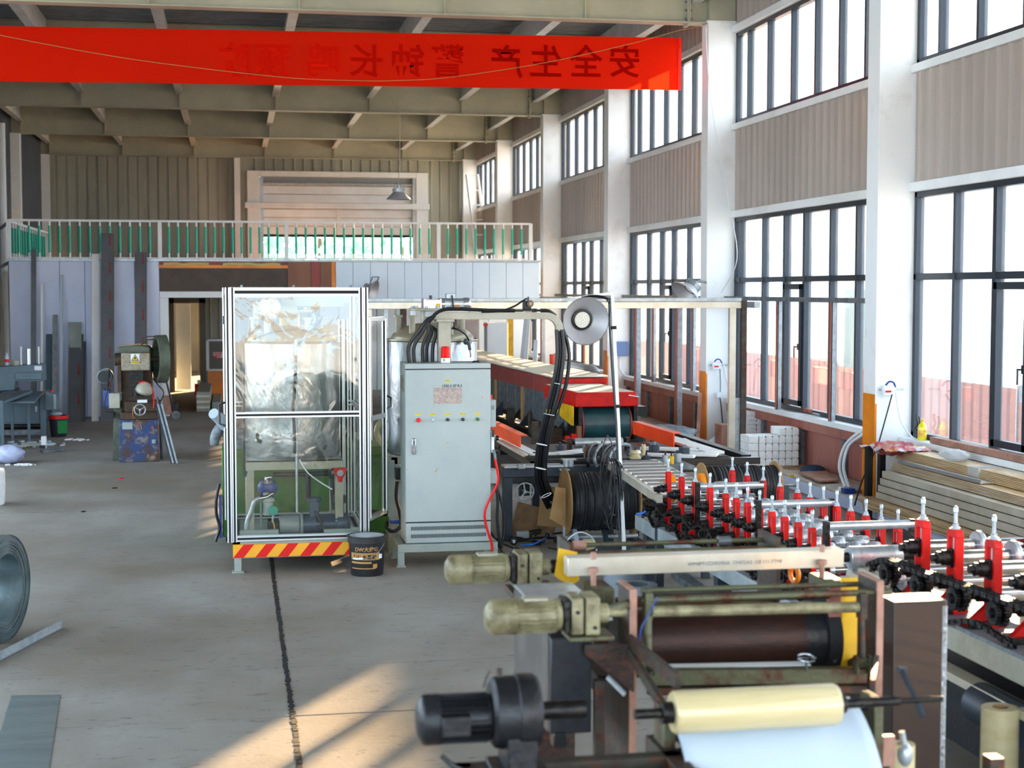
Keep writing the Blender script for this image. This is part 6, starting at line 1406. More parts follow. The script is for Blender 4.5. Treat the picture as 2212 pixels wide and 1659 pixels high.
# bits on the sills
q = px(1745, 890, 7.12); solo('red_tool', MB().obox(q+V((0,0,.02)), (.05, .18, .04)), M['redd'], 'red hand tool lying on the window sill in the second bay', 'tool')
q = px(1762, 897, 7.12); solo('grey_tool', MB().obox(q+V((0,0,.01)), (.04, .2, .025)), M['galvd'], 'grey tool lying next to the red one on the sill', 'tool')
q = px(1992, 945, 7.13); q.z = .811
t = thing('juice_bottle', 'yellow plastic bottle standing on the sill right of the first column', 'bottle', q)
part(t, 'body', MB().lathe([(0,0),(.045,0),(.047,.01),(.047,.13),(.04,.16),(.018,.185),(.017,.20)], q, n=20), M['bottle']); part(t, 'cap', MB().cyl(q+V((0,0,.198)), q+V((0,0,.222)), .02, n=14), M['yellow']); part(t, 'label_band', MB().lathe([(.0478,.035),(.0478,.11)], q, n=20), mat('bottle_label', 'e8d23a', .4, c2='d98a30', scale=30))
t = thing('wire_bundle', 'black wires hanging down behind the yellow bottle', 'cable', q+V((-.02,.12,0)))
part(t, 'wire', MB().tube([px(1981, v, 7.15)+V((0, .03*math.sin(v), 0)) for v in (895, 905, 915, 925, 935, 945)], .012, smooth=4).tube([px(1985, v, 7.14)+V((0, .03*math.cos(v), 0)) for v in (900, 915, 930, 948)], .010, smooth=4), M['hose'])
# breaker boxes on the columns
def breaker(y, uc, vc, lab, s=1.0, wires=True):
    c = py(uc, vc, y-.03); t = thing('breaker_box', lab, 'switch', c, 'circuit breakers on the columns')
    part(t, 'rail', MB().box(c.x-.10*s, c.x+.18*s, y-.006, y, c.z-.012, c.z+.012), M['galv'])
    b_ = part(t, 'body', MB().box(c.x-.075*s, c.x+.055*s, y-.07, y-.006, c.z-.06*s, c.z+.05*s), M['paper'], bevel=.004)
    for k in range(3): part(b_, 'toggle', MB().box(c.x-.055*s+k*.022*s, c.x-.038*s+k*.022*s, y-.085, y-.07, c.z-.025*s, c.z-.005*s), M['redplain'])
    part(t, 'wires', MB().tube([c+V((-.05,-.03,.05)), c+V((-.02,-.05,.09)), c+V((.03,-.05,.08)), c+V((.06,-.03,.03))], .01, smooth=4), M['blue'])
    return t, c
t, c = breaker(15.44, 1920, 842, 'white breaker box with red toggles on the first column')
part(t, 'white_cable', MB().tube([c+V((.06,-.03,.02)), py(1938, 870, 15.4), py(1945, 905, 15.35), py(1958, 930, 15.3), py(1975, 948, 15.2)], .009, smooth=6), M['cable'])
part(t, 'black_cable', MB().tube([c+V((.02,-.04,-.05)), py(1900, 950, 15.2), py(1890, 975, 15.3), py(1862, 1040, 15.3), py(1846, 1092, 15.2)], .008, smooth=4), M['hose'])
t, c = breaker(21.44, 1549, 789, 'white breaker box on the second column', 1.0)
part(t, 'white_cable', MB().tube([c+V((.08,-.03,.04)), py(1566, 805, 21.4), py(1572, 830, 21.4), py(1578, 850, 21.4)], .012, smooth=5), M['cable'])
part(t, 'black_cable', MB().tube([c+V((.03,-.04,-.05)), py(1556, 820, 21.4), py(1556, 850, 21.42)], .006, smooth=4).tube([py(1555, 858, 21.41), py(1558, 880, 21.4), py(1561, 915, 21.4)], .008, smooth=4), M['hose'])
part(t, 'socket', MB().obox(py(1555, 853, 21.41), (.10, .05, .08)), M['paper'])
c = py(1348, 754, 27.42)
t = thing('distribution_board', 'blue-grey distribution board on the third column', 'board', c)
part(t, 'body', MB().box(py(1331, 754, 27.3).x, min(7.15, py(1366, 754, 27.3).x), 27.30, 27.44, py(1348, 769, 27.3).z, py(1348, 738, 27.3).z), mat('slate_blue_box', '5d78a8', .4), bevel=.01)
part(t, 'cable', MB().tube([py(1340, 770, 27.4), py(1338, 790, 27.4), py(1345, 806, 27.4), py(1362, 820, 27.4)], .015, smooth=4), M['cable'])
# big duct at the back by the fourth column
t = thing('flue_pipe', 'silver duct elbow lying behind the long conveyor', 'duct', py(1265, 800, 26))
part(t, 'leg', MB().cyl(V((py(1262, 797, 26).x, 26, 0)), py(1262, 797, 26), .03), M['galvd'])
part(t, 'pipe', MB().tube([py(1215, 792, 26), py(1260, 797, 26), py(1280, 800, 25.8), py(1289, 812, 25.6)], .09, n=16, smooth=5), M['galv'])
t = thing('red_fitting', 'small red and silver fitting on the far ledge', 'fitting', py(1195, 775, 27))
part(t, 'stand', MB().box(py(1190, 787, 27).x, py(1204, 787, 27).x, 26.95, 27.05, 0, py(1193, 786, 27).z), M['galvd'])
part(t, 'tube', MB().cyl(py(1193, 787, 27), py(1193, 765, 27), .05, n=12), M['orgface']); part(t, 'silver_tube', MB().cyl(py(1201, 785, 27), py(1201, 763, 27), .04, n=12), M['sheet'])

# ---------------------------------------------------------------- profile stack on the ledge
def prof(x0, x1, y0, y1, z0, z1, m, lab, grp, name='aluminium_profile', grooves=0, endm=None):
    dx = 0
    t = thing(name, lab, 'profile', ((x0+x1)/2, y1, z0), grp)
    part(t, 'bar', MB().box(x0, x1, y0, y1, z0, z1), M[m], bevel=.004)
    for k in range(grooves):
        z = z0+(k+1)*(z1-z0)/(grooves+1); part(t, 'groove', MB().box(x0-.002, x0+.004, y0, y1-.01, z-.003, z+.003), M['slot'])
    return t
g1 = 'wide profiles stacked on the window ledge'
z = .161
for k in range(5):
    prof(6.33+.012*(k % 2), 6.85, 8.0, 14.7+.03*k, z, z+.018, 'proft', ORD[k]+' thin flat profile from the bottom of the ledge stack', 'flat profiles at the bottom of the stack', 'flat_profile'); z += .0205
z = .268
names = ['lowest', 'second', 'third', 'topmost']
for k in range(4):
    prof(6.44+.004*k, 6.95, 8.0, 14.62-.04*k, z, z+.067, 'prof', names[k]+' of the four wide pale profiles on the ledge', g1); z += .0755
z0s = z
for k in range(6):
    prof(6.54+.006*k, 6.95, 8.0, 14.5, z, z+.0105, 'proft' if k % 2 else 'prof', ORD[k]+' layer up in the band of thin profiles above the wide ones', 'thin profiles above the wide ones', 'thin_profile'); z += .0125
a = px(1915, 1004, 6.6)
t = thing('channel_profile', 'open grey channel lying loose on the profile stack', 'profile', a)
part(t, 'web', MB().bar(V((6.64, 14.4, z+.012)), V((6.66, 12.7, z+.012)), .13, .012), M['alu']); part(t, 'lip', MB().bar(V((6.58, 14.4, z+.025)), V((6.60, 12.7, z+.025)), .008, .03), M['alu'])
zz = z+.004
for k in range(7):
    prof(6.73+.004*k, 6.97, 8.0, 14.8-.01*k, zz, zz+.0125, 'proft', ORD[k]+' brown-edged strip up in the taped bundle on the stack', 'strips in the taped bundle', 'bundled_strip'); zz += .0145
solo('tape_wrap', MB().box(6.725, 6.98, 13.0, 13.2, z+.003, zz+.004), M['wrap'], 'band of clear tape round the bundled strips', 'tape')
prof(6.98, 7.05, 8.0, 14.9, .66, .74, 'prof', 'grey-white profile lying behind the taped bundle', 'back profiles on the ledge')
prof(7.06, 7.15, 8, 14.7, .815, .88, 'pink', 'pink foam-covered profile resting along the window sill', 'back profiles on the ledge')
for x, y, lab in ((6.47, 14.9, 'dark rack post left of the profile stack end'), (6.70, 15.1, 'dark rack post behind the profile stack end')):
    solo('rack_post', MB().box(x, x+.06, y, y+.08, .0 if x < 6.5 else .16, .76), M['slot'], lab, 'post')
blob('plastic_wrap', V((6.85, 13.7, zz+.05)), .12, (1.0, 1.5, .45), 'wrap', 'crumpled clear plastic wrap lying on the bundled strips', 'wrap', 5, .3)
# snack bag
c = px(1933, 964, 6.72)
mb = MB(); nn = 14
def bagz(i, j): s, t_ = i/nn*2-1, j/nn*2-1; return .05*max(0, (1-s*s)*(1-t_*t_))**.5 + .008*math.sin(i*1.9+j)
for sgn in (1, -1):
    base = len(mb.v)
    for j in range(nn+1):
        for i in range(nn+1):
            mb.v.append((c.x-.25+.50*i/nn, c.y-.33+.66*j/nn, c.z-.02+sgn*bagz(i, j)+.02*math.sin(j*.9)))
    mb.f += [(base+j*(nn+1)+i, base+j*(nn+1)+i+1, base+(j+1)*(nn+1)+i+1, base+(j+1)*(nn+1)+i) for j in range(nn) for i in range(nn)]
solo('plastic_sack', mb, mat('printed_bag', 'a81538', .3, c2='b9b0b6', scale=6, c3='a88a20', lo=.52, hi=.58, coat=.2), 'shiny red, pink and gold printed bag on top of the profile rack', 'bag', ang=60)

# ================================================================ ROLL FORMING LINE
def stand_geo(par, x, y, zb_, zt_, s, hub=True, group='roll_stand', wf=1.0):
    """red portal plate across the line with window, screw and bearing block"""
    w2 = .0375*s*wf; th = .016*s*wf; H_ = zt_-zb_
    mb = MB()
    mb.box(x-th, x+th, y-w2, y-w2+.021*s, zb_, zt_-.035*s)
    mb.box(x-th, x+th, y+w2-.021*s, y+w2, zb_, zt_-.035*s)
    mb.prism([(y-w2, zt_-.036*s), (y-w2, zt_-.022*s), (y-w2+.016*s, zt_), (y+w2-.016*s, zt_), (y+w2, zt_-.022*s), (y+w2, zt_-.036*s)], 'x', x-th, x+th)
    mb.box(x-th*1.6, x+th*1.6, y-w2-.01*s, y+w2+.01*s, zb_, zb_+.02*s)
    mb.prism([(x-.07*s, zb_), (x+.07*s, zb_), (x+.02*s, zb_+.06*s), (x-.02*s, zb_+.06*s)], 'y', y-.01*s, y+.01*s)
    o = part(par, group, mb, M['red'], bevel=.0025)
    part(o, 'adjusting_screw', MB().lathe([(.0,-.10*s),(.010*s,-.10*s),(.010*s,0),(.021*s,0),(.021*s,.008*s),(.015*s,.009*s),(.015*s,.022*s),(.009*s,.026*s),(.0085*s,.075*s),(.0115*s,.078*s),(.0115*s,.098*s),(.006*s,.106*s),(0,.107*s)], (x, y, zt_), n=14), M['galv'])
    zu = zb_+H_*.66; zl = zb_+H_*.36
    part(o, 'bearing_block', MB().box(x-.03*s, x+.012*s, y-.019*s, y+.019*s, zu-.045*s, zu+.04*s), M['dsteel'], bevel=.002)
    part(o, 'bearing_block', MB().box(x-.03*s, x+.012*s, y-.019*s, y+.019*s, zl-.04*s, zl+.03*s), M['dsteel'], bevel=.002)
    if hub:
        part(o, 'shaft_hub', MB().lathe([(0,0),(.018*s,0),(.018*s,.02*s),(.030*s,.024*s),(.030*s,.045*s),(.036*s,.05*s),(.036*s,.075*s),(.028*s,.08*s),(.028*s,.1*s)], (x-.115*s, y, zu), (1,0,0), n=20), M['dsteel'])
        part(o, 'shaft_hub', MB().lathe([(0,0),(.018*s,0),(.018*s,.02*s),(.030*s,.024*s),(.030*s,.1*s)], (x-.10*s, y, zl), (1,0,0), n=20), M['dsteel'])
    return o, zu, zl
def chain(par, pts, w_, nm='drive_chain'):
    P = spline([V(p) for p in pts], 30); out = [P[0]]; acc = 0; step = w_*1.1; mb = MB()
    res = [P[0]]; 
    for a, b in zip(P, P[1:]):
        L = (b-a).length
        while acc+L >= step:
            t_ = (step-acc)/L; a = a+(b-a)*t_; L = (b-a).length; acc = 0; res.append(a.copy())
        acc += L
    for i, (a, b) in enumerate(zip(res, res[1:])):
        o = w_*(.55 if i % 2 else .38)
        for s_ in (-1, 1): mb.bar(a+V((s_*o,0,0)), b+V((s_*o,0,0)), w_*.14, w_*.85, up=(0,-.001,1))
        mb.cyl(a+V((-w_*.5,0,0)), a+V((w_*.5,0,0)), w_*.3, n=6)
    return part(par, nm, mb, M['dsteel'], kind='stuff')
def sprocket(par, x, y, z, r, th=.02, n=16):
    poly = []
    for k in range(n):
        a = 2*PI*k/n; d = 2*PI/n
        for f, rr in ((-.32, .88), (-.14, 1.0), (.14, 1.0), (.32, .88)): poly.append((y+r*rr*math.cos(a+f*d), z+r*rr*math.sin(a+f*d)))
    return part(par, 'sprocket', MB().prism(poly, 'x', x-th/2, x+th/2).cyl((x-th*1.2, y, z), (x+th*1.6, y, z), r*.42, n=14).cyl((x-th*1.4, y, z), (x-th*1.2, y, z), r*.28, n=10), M['dsteel'])
fr_px = [(1444, 994), (1472.5, 1004), (1502, 1014.6), (1534, 1026), (1568, 1038), (1591, 1047), (1615, 1056), (1641, 1064), (1668, 1075), (1695.5, 1085), (1724.6, 1096), (1755, 1107), (1785, 1120)]
bk_px = [(1582, 991), (1614, 1002), (1649, 1012), (1685, 1024), (1723, 1037), (1750, 1046), (1779, 1055), (1808, 1064), (1838, 1074), (1871, 1083), (1904, 1094), (1940, 1105)]
rf = thing('roll_forming_machine', 'long roll forming machine with two rows of red stands and chain drive', 'machine', (3.7, 10, 0))
ZB, ZTOP = .52, .945
FY = [pz(u, v, 1.035) for u, v in fr_px]; BK = [pz(u, v, 1.035) for u, v in bk_px]
part(rf, 'bed', MB().box(3.30, 4.12, 8.1, 12.3, .40, ZB-.02).box(3.28, 3.36, 8.1, 12.3, ZB-.12, ZB), mat('pale_bed_paint', '8e979b', .45, c2='747d80', scale=3), bevel=.006)
part(rf, 'bed_rail', MB().box(3.34, 3.5, 8.1, 12.3, ZB-.02, ZB).box(3.9, 4.08, 8.1, 12.3, ZB-.02, ZB), M['dsteel'])
for y in (8.3, 10.2, 12.1):
    for x in (3.36, 4.04): part(rf, 'leg', MB().box(x-.05, x+.05, y-.05, y+.05, 0, .4), M['navy'])
SS = 1.0
for i, p in enumerate(FY):
    o, zu, zl = stand_geo(rf, p.x, p.y, ZB, ZTOP, SS)
    part(rf, 'foot_clamp', MB().box(p.x-.12, p.x-.03, p.y-.05, p.y+.05, ZB, ZB+.025), M['dsteel'], bevel=.004)
for i, p in enumerate(BK):
    stand_geo(rf, p.x, p.y, ZB, ZTOP, SS, hub=False)
rnd = random.Random(4)
for i in range(12):
    y = FY[i].y if i < len(FY) else BK[i].y; x0, x1 = FY[i].x, BK[min(i, 11)].x; zu, zl = ZB+(ZTOP-ZB)*.66, ZB+(ZTOP-ZB)*.36
    for z in (zu, zl):
        part(rf, 'roll_shaft', MB().cyl((x0, y, z), (x1, y, z), .019, n=14), M['steel'])
    for j in range(3):
        xx = x0+.07+j*.15+rnd.uniform(0, .02); r_ = rnd.uniform(.042, .056); wd = rnd.uniform(.06, .10)
        pr = [(.019,0),(r_*.93,0),(r_,.006),(r_,wd*.42),(r_*1.05,wd*.45),(r_*1.05,wd*.55),(r_,wd*.58),(r_,wd-.006),(r_*.93,wd),(.019,wd)]
        part(rf, 'forming_roll', MB().lathe(pr, (xx, y, zu), (1,0,0), n=24), M['satin'])
        part(rf, 'forming_roll', MB().lathe([(a*.8, b) for a, b in pr], (xx, y, zl), (1,0,0), n=20), M['satin'])
# chrome cross tubes
for (u0, u1, v, xl_) in ((1511, 1648, 1051, 3.44), (1643, 1800, 1090, 3.46), (1790, 1975, 1137, 3.47)):
    p = px(u0, v, xl_); q = py(u1, v, p.y); part(rf, 'chrome_tube', MB().cyl(p, V((q.x, p.y, p.z)), .0265, n=24), M['satin'], bevel=.002)
    [part(rf, 'tube_post', MB().box(e_-.03, e_, p.y-.02, p.y+.02, ZB, p.z+.03), M['dsteel']) for e_ in (q.x, p.x)]
# sprockets and chain in front of the stands
zs = ZB+(ZTOP-ZB)*.36-.02
ys_ = [p.y for p in FY]
for i, p in enumerate(FY):
    sprocket(rf, p.x-.16-(.03 if i % 2 else 0), p.y, zs, .062); part(rf, 'drive_shaft', MB().cyl((p.x-.2, p.y, zs), (p.x-.05, p.y, zs), .02, n=10), M['dsteel'])
tp = []
for i, p in enumerate(FY):
    tp.append((p.x-.16, p.y, zs+.066))
    if i < len(FY)-1: tp.append((p.x-.16, (p.y+FY[i+1].y)/2, zs+.066-(.045 if i % 2 else .01)))
chain(rf, [(FY[0].x-.16, FY[0].y+.18, zs-.10), (FY[0].x-.16, FY[0].y+.10, zs+.04)]+tp, .02)
chain(rf, [(a-.035, b, c-.004) for a, b, c in tp], .02)
bt = []
for i, p in enumerate(FY[:-1]):
    bt.append((p.x-.16, p.y, zs-.066)); bt.append((p.x-.16, (p.y+FY[i+1].y)/2, zs-.066-(.06 if i % 2 == 0 else .0)))
chain(rf, bt, .02)
# large ribbed roll pair between the two machine sections
yb_ = 8.0
xa, xb = py(1832, 1200, yb_).x, py(1943, 1200, yb_).x; zc = py(1885, 1202, yb_).z
pr = [(.02,-.06),(.02,0),(.058,0),(.062,.004),(.062,.05)]
k = 0; x = .05; L = xb-xa
while x < L-.045:
    pr += [(.0595, x), (.0595, x+.003), (.062, x+.0035), (.062, x+.0075)]; x += .0085
pr += [(.062, L-.04), (.062, L-.004), (.058, L), (.022, L), (.022, L+.1)]
part(rf, 'knurled_roll', MB().lathe(pr, (xa, yb_, zc), (1,0,0), n=36), M['satin'], ang=25, label='large ribbed steel roll')
part(rf, 'knurled_roll', MB().lathe(pr, (xa+.02, yb_+.02, zc-.128), (1,0,0), n=36), M['satin'], ang=25)
part(rf, 'roll_arbor', MB().cyl((xa-.14, yb_, zc), (xa, yb_, zc), .028, n=18).cyl((xb, yb_, zc), (xb+.12, yb_, zc), .028, n=18), M['dsteel'])
part(rf, 'guide_bar', MB().bar(px(1840, 1222, 3.45), px(1925, 1262, 3.42), .05, .045).bar(px(1835, 1240, 3.40), px(1900, 1275, 3.35), .03, .05), M['prof'])

# near section
nf_ = thing('roll_forming_section', 'nearer roll forming section with large red stands at the right edge', 'machine', (4.0, 6.6, 0))
ZB2, ZT2 = .745, 1.175
bedm = mat('cream_bed_paint', 'a8a595', .45, c2='8f8b7a', scale=3)
part(nf_, 'bed', MB().box(3.50, 4.5, 4.9, 7.95, .60, ZB2-.02), bedm, bevel=.008)
part(nf_, 'bed_top', MB().box(3.49, 3.8, 4.9, 7.95, ZB2-.02, ZB2).box(4.15, 4.5, 4.9, 7.95, ZB2-.02, ZB2), M['galvd'])
part(nf_, 'lower_rail', MB().box(3.40, 3.5, 4.9, 8.0, .50, .54), M['prof'], bevel=.004); part(nf_, 'lower_body', MB().box(3.55, 4.4, 4.9, 7.9, .12, .5), M['geard'])
for y in (5.1, 7.8):
    for x in (3.55, 4.42): part(nf_, 'leg', MB().box(x-.05, x+.05, y-.05, y+.05, 0, .6), bedm)
part(nf_, 'blue_motor', MB().cyl((3.45, 6.6, .45), (3.45, 6.2, .45), .10, n=20), M['navy'])
NP = [V((3.60, 7.56, 0)), V((3.625, 7.235, 0)), V((3.66, 6.90, 0)), V((3.69, 6.55, 0)), V((3.71, 6.2, 0))]
for i, p in enumerate(NP):
    stand_geo(nf_, p.x, p.y, ZB2, ZT2, 1.12, wf=1.25); stand_geo(nf_, p.x+.62, p.y-.05, ZB2, ZT2, 1.12, hub=False, wf=1.25)
    zu, zl = ZB2+(ZT2-ZB2)*.66, ZB2+(ZT2-ZB2)*.36
    for z in (zu, zl): part(nf_, 'roll_shaft', MB().cyl((p.x, p.y, z), (p.x+.62, p.y, z), .034, n=20), M['steel'])
    part(nf_, 'forming_roll', MB().lathe([(.03,0),(.07,0),(.078,.01),(.078,.03),(.07,.04),(.03,.04)], (p.x+.30, p.y, zu), (1,0,0), n=28), M['satin'])
    sprocket(nf_, p.x-.17, p.y, zl-.01, .068, .026)
    sprocket(nf_, p.x-.21, p.y, zl-.01, .060, .02)
    part(nf_, 'foot_clamp', MB().box(p.x-.14, p.x-.03, p.y-.06, p.y+.06, ZB2, ZB2+.03), M['dsteel'], bevel=.004)
    part(nf_, 'red_gusset', MB().prism([(p.x-.15, ZB2+.005), (p.x-.02, ZB2+.005), (p.x-.02, ZB2+.12)], 'y', p.y-.02, p.y+.02), M['red'])
zl = ZB2+(ZT2-ZB2)*.36
tp = [(NP[0].x-.17, 7.95, zl-.25), (NP[0].x-.17, 7.78, zl-.0)]+[(p.x-.17, p.y, zl+.062) for p in NP]
chain(nf_, tp, .026); chain(nf_, [(a-.04, b, c) for a, b, c in tp[1:]], .026)
chain(nf_, [(NP[0].x-.17, 7.80, zl-.30), (NP[0].x-.17, 7.70, zl-.06), (NP[0].x-.17, 7.5, zl-.09), (NP[1].x-.17, 7.1, zl-.16), (NP[2].x-.17, 6.75, zl-.10), (NP[3].x-.17, 6.4, zl-.15)], .026)

# ================================================================ LEFT FOREGROUND
cc = pz(17, 1385, 0); cw = V((cc.x, cc.y, .365))
nrm = V((math.sin(R(73)), -math.cos(R(73)), 0))
cl = thing('steel_coil', 'large galvanised steel strip coil standing on its edge at the left', 'coil', (cw.x, cw.y, 0))
prof_ = [(.235, 0)]; r_ = .235
prf = [(.235, -.45), (.235, 0)]; k = 0
while r_ < .362:
    d = random.uniform(-.006, .006); prf += [(r_, d), (r_+.0045, d), (r_+.005, d-.006), (r_+.0065, d-.006)]; r_ += .007
prf += [(.365, 0), (.365, -.45), (.235, -.45)]
part(cl, 'wound_strip', MB().lathe(prf, cw, nrm, n=80), mat('coil_steel', '8f9da0', .35, .75, c2='76868a', scale=6), ang=25)
w2_ = thing('white_drum', 'white drum end peeking in at the left edge', 'drum', (-2.66, 16.4, 0))
q = pz(-6, 1090, 0); part(w2_, 'body', MB().lathe([(0,0),(.19,0),(.2,.01),(.21,.2),(.21,.36),(.2,.4),(0,.4)], (q.x-.12, q.y, 0), n=40), M['foam'])
a, b = pz(-60, 1452, 0), pz(122, 1357, 0)
an = thing('steel_angle', 'galvanised angle bar lying on the floor by the coil', 'bar', (a+b)/2)
part(an, 'flange', MB().bar(a+V((0,0,.006)), b+V((0,0,.006)), .09, .004), M['galv']); part(an, 'web', MB().bar(a+V((.035,.02,.028)), b+V((.035,.02,.028)), .004, .055), M['galv'])
s_ = [pz(25, 1502, .004), pz(130, 1500, .004), pz(104, 1670, .004), pz(-25, 1670, .004)]
solo('steel_sheet', MB().add(s_+[p-V((0,0,.0035)) for p in s_], [(0,1,2,3),(7,6,5,4),(0,4,5,1),(1,5,6,2),(2,6,7,3),(3,7,4,0)]), mat('sheet_galv', '8c9a9a', .4, .5, c2='7b8a8b', scale=3, stretch=(.5, 3, 1)), 'flat galvanised sheet lying on the floor at the bottom left', 'sheet')

# ================================================================ FOREGROUND LAMINATING MACHINE
lm = thing('laminating_machine', 'rusty laminating machine with geared motors, brown drum and cream film roll in the foreground', 'machine', (1.9, 5.8, 0))
def Q(u, v, Y): return py(u, v, Y)
YF1, YB1 = 5.36, 6.45       # front and rear side plates
XL, XR = 1.425, 2.385
ZP = 1.300
# front pair of side plates
for x, nm in ((XL, 'left'), (XR, 'right')):
    part(lm, 'side_plate', MB().prism([(YF1, .0), (YF1, ZP), (YF1+.19, ZP), (YF1+.19, .98), (YF1+.42, .86), (YF1+.42, 0)], 'x', x-.009, x+.009), M['rust'], bevel=.002)
    part(lm, 'plate_edge', MB().box(x-.013, x+.013, YF1-.004, YF1+.004, .3, ZP+.002).box(x-.013, x+.013, YF1, YF1+.19, ZP, ZP+.004), M['pink'], label='worn pinkish plate edge')
    part(lm, 'rear_plate', MB().prism([(YB1, .3), (YB1, 1.292), (YB1+.26, 1.292), (YB1+.26, .3)], 'x', x-.008 + (.01 if nm == 'left' else .0), x+.008+(.01 if nm == 'left' else .0)), M['rust'], bevel=.002)
    part(lm, 'side_beam', MB().box(x-.03, x+.03, YF1+.42, YB1+.3, .80, .88).box(x-.03, x+.03, YF1, YB1+.3, .10, .18), M['rust'], bevel=.003)
    part(lm, 'foot_post', MB().box(x-.035, x+.035, YB1+.1, YB1+.18, 0, .8), M['rust'])
# rear rods
def rod(nm, u0, v0, u1, v1, Y, r, m, lab=None, n=16):
    return part(lm, nm, MB().cyl(Q(u0, v0, Y), Q(u1, v1, Y), r, n=n), M[m], label=lab, bevel=0)
a, b = Q(1228, 1177, YB1+.22), Q(1680, 1168, YB1+.2)
part(lm, 'rear_rod', MB().cyl(V((XL, YB1+.2, a.z)), V((XR+.01, YB1+.2, a.z)), .011), M['rustg']); part(lm, 'rear_rod', MB().cyl(V((XL, YB1+.05, a.z-.012)), V((XR+.05, YB1+.05, a.z-.012)), .012), M['rustg'])
part(lm, 'rod_collar', MB().cyl(V((XR-.22, YB1+.2, a.z)), V((XR-.16, YB1+.2, a.z)), .022), M['galvd']); part(lm, 'rod_collar', MB().cyl(V((XL+.06, YB1+.2, a.z)), V((XL+.12, YB1+.2, a.z)), .022), M['pink'])
# white square bar
p, q = Q(1222, 1226, 6.2), Q(1815, 1224, 6.2)
part(lm, 'square_tube', MB().box(p.x, q.x, 6.16, 6.24, 1.205, 1.283), M['prof'], bevel=.003, label='pale square tube with faint stamped lettering')
part(lm, 'stamped_text', text_on('WM4PT1Z20KMNA  TF4FDA5  G8 111 FTMF', .022, ((p.x+q.x)/2+.12, 6.158, 1.240), (1,0,0), (0,0,1)), M['galvd'], fix=False)
for u in (1283, 1777):
    c = Q(u, 1250, 6.12); part(lm, 'clamp_bolt', MB().cyl(V((c.x, 6.13, 1.10)), V((c.x, 6.13, 1.235)), .012, n=10).cyl(V((c.x, 6.13, 1.225)), V((c.x, 6.13, 1.245)), .022, n=6).cyl(V((c.x, 6.13, 1.28)), V((c.x, 6.13, 1.31)), .012, n=8), M['pink'])
for x in (Q(1300, 1290, 6.1).x, Q(1795, 1290, 6.1).x): part(lm, 'bearing_pillar', MB().box(x-.045, x+.045, 6.05, 6.25, .86, 1.17), M['rustg'], bevel=.006)
part(lm, 'orange_spring', MB().torus((Q(1716, 1240, 6.7).x, 6.7, Q(1716, 1240, 6.7).z), (1,.2,0), .035, .012), M['orange'])
part(lm, 'rear_cross_beam', MB().box(XL, XR, 6.5, 6.56, .98, 1.03), M['rustg'], bevel=.003)
# front rods
part(lm, 'front_rod', MB().cyl(Q(1385, 1276, YF1+.16), Q(1880, 1261, YF1+.17), .0105), M['rustg'])
part(lm, 'front_rod', MB().cyl(Q(1385, 1297, YF1+.03), Q(1925, 1278, YF1+.03), .0125), M['rustg'])
part(lm, 'guide_tube', MB().cyl(Q(1408, 1321, YF1+.0), Q(1862, 1311, YF1+.02), .0205, n=22), M['gear'], label='cream rust-flecked tube')
part(lm, 'spacer_tube', MB().cyl(Q(1402, 1293, YF1+.22), Q(1790, 1283, YF1+.24), .019, n=18), M['rust'])
# brown drum
Yd = 5.72
a, b = Q(1400, 1390, Yd), Q(1717, 1386, Yd); zc = 1.02
part(lm, 'drum', MB().cyl(V((XL+.03, Yd, zc)), V((b.x, Yd, zc)), .135, n=56), M['brown'], label='brown rust-coloured drum')
c = Q(1762, 1386, Yd); part(lm, 'drum_end', MB().cyl(V((b.x, Yd, zc)), V((c.x, Yd, zc)), .1355, n=56), M['geard'], label='dark grey drum end')
part(lm, 'black_wheel', MB().cyl(V((c.x, Yd, zc)), V((c.x+.055, Yd, zc)), .155, n=48), M['slot']); part(lm, 'drum_axle', MB().cyl(V((c.x, Yd, zc)), V((XR, Yd, zc)), .03), M['dsteel'])
c0, c1 = Q(1790, 1380, 5.6), Q(1816, 1380, 5.6)
bpz = part(lm, 'brown_upright', MB().box(c0.x, c1.x, 5.6, 5.63, .85, 1.245), M['redw'], bevel=.002)
for v in (1376, 1427): part(bpz, 'bolt', MB().cyl(Q(1803, v, 5.6), Q(1803, v, 5.58), .009, n=10), M['dsteel'])
c0, c1 = Q(1817, 1380, 5.64), Q(1874, 1380, 5.64)
part(lm, 'yellow_plate', MB().box(c0.x, c1.x, 5.64, 5.66, .9, 1.262), M['yellow'], bevel=.003)
# swing arms
for u, s in ((1399, 1), (1862, -1)):
    T = Q(u, 1285, YF1+.02); K = Q(u+ (0 if s > 0 else 2), 1428, YF1-.02)
    part(lm, 'swing_arm', MB().cyl(T, K, .016 if s > 0 else .010, n=14).bar(T+V((0,0,.01)), T+V((0,0,-.09)), .028, .05, up=(0,1,0)), M['rustg' if s > 0 else 'rust'], bevel=.003)
    part(lm, 'clevis', MB().cyl(K+V((-.03,0,-.005)), K+V((.03,0,-.005)), .018, n=14).box(K.x-.032, K.x-.020, K.y-.02, K.y+.02, K.z-.05, K.z+.02).box(K.x+.020, K.x+.032, K.y-.02, K.y+.02, K.z-.05, K.z+.02), M['rustg'], bevel=.002)
part(lm, 'blue_wire', MB().tube([Q(1420, 1290, YF1-.03), Q(1400, 1330, YF1-.03), Q(1385, 1360, YF1-.03), Q(1378, 1420, YF1-.03)], .003, smooth=4), M['blue'])
part(lm, 'strip_edge', MB().bar(Q(1420, 1440, YF1+.06), Q(1745, 1433, YF1+.08), .06, .003), M['white'])
part(lm, 'cross_beam', MB().bar(Q(1400, 1462, YF1), Q(1868, 1457, YF1+.02), .05, .056), M['rustg'], bevel=.003, label='rust-streaked green cross beam')
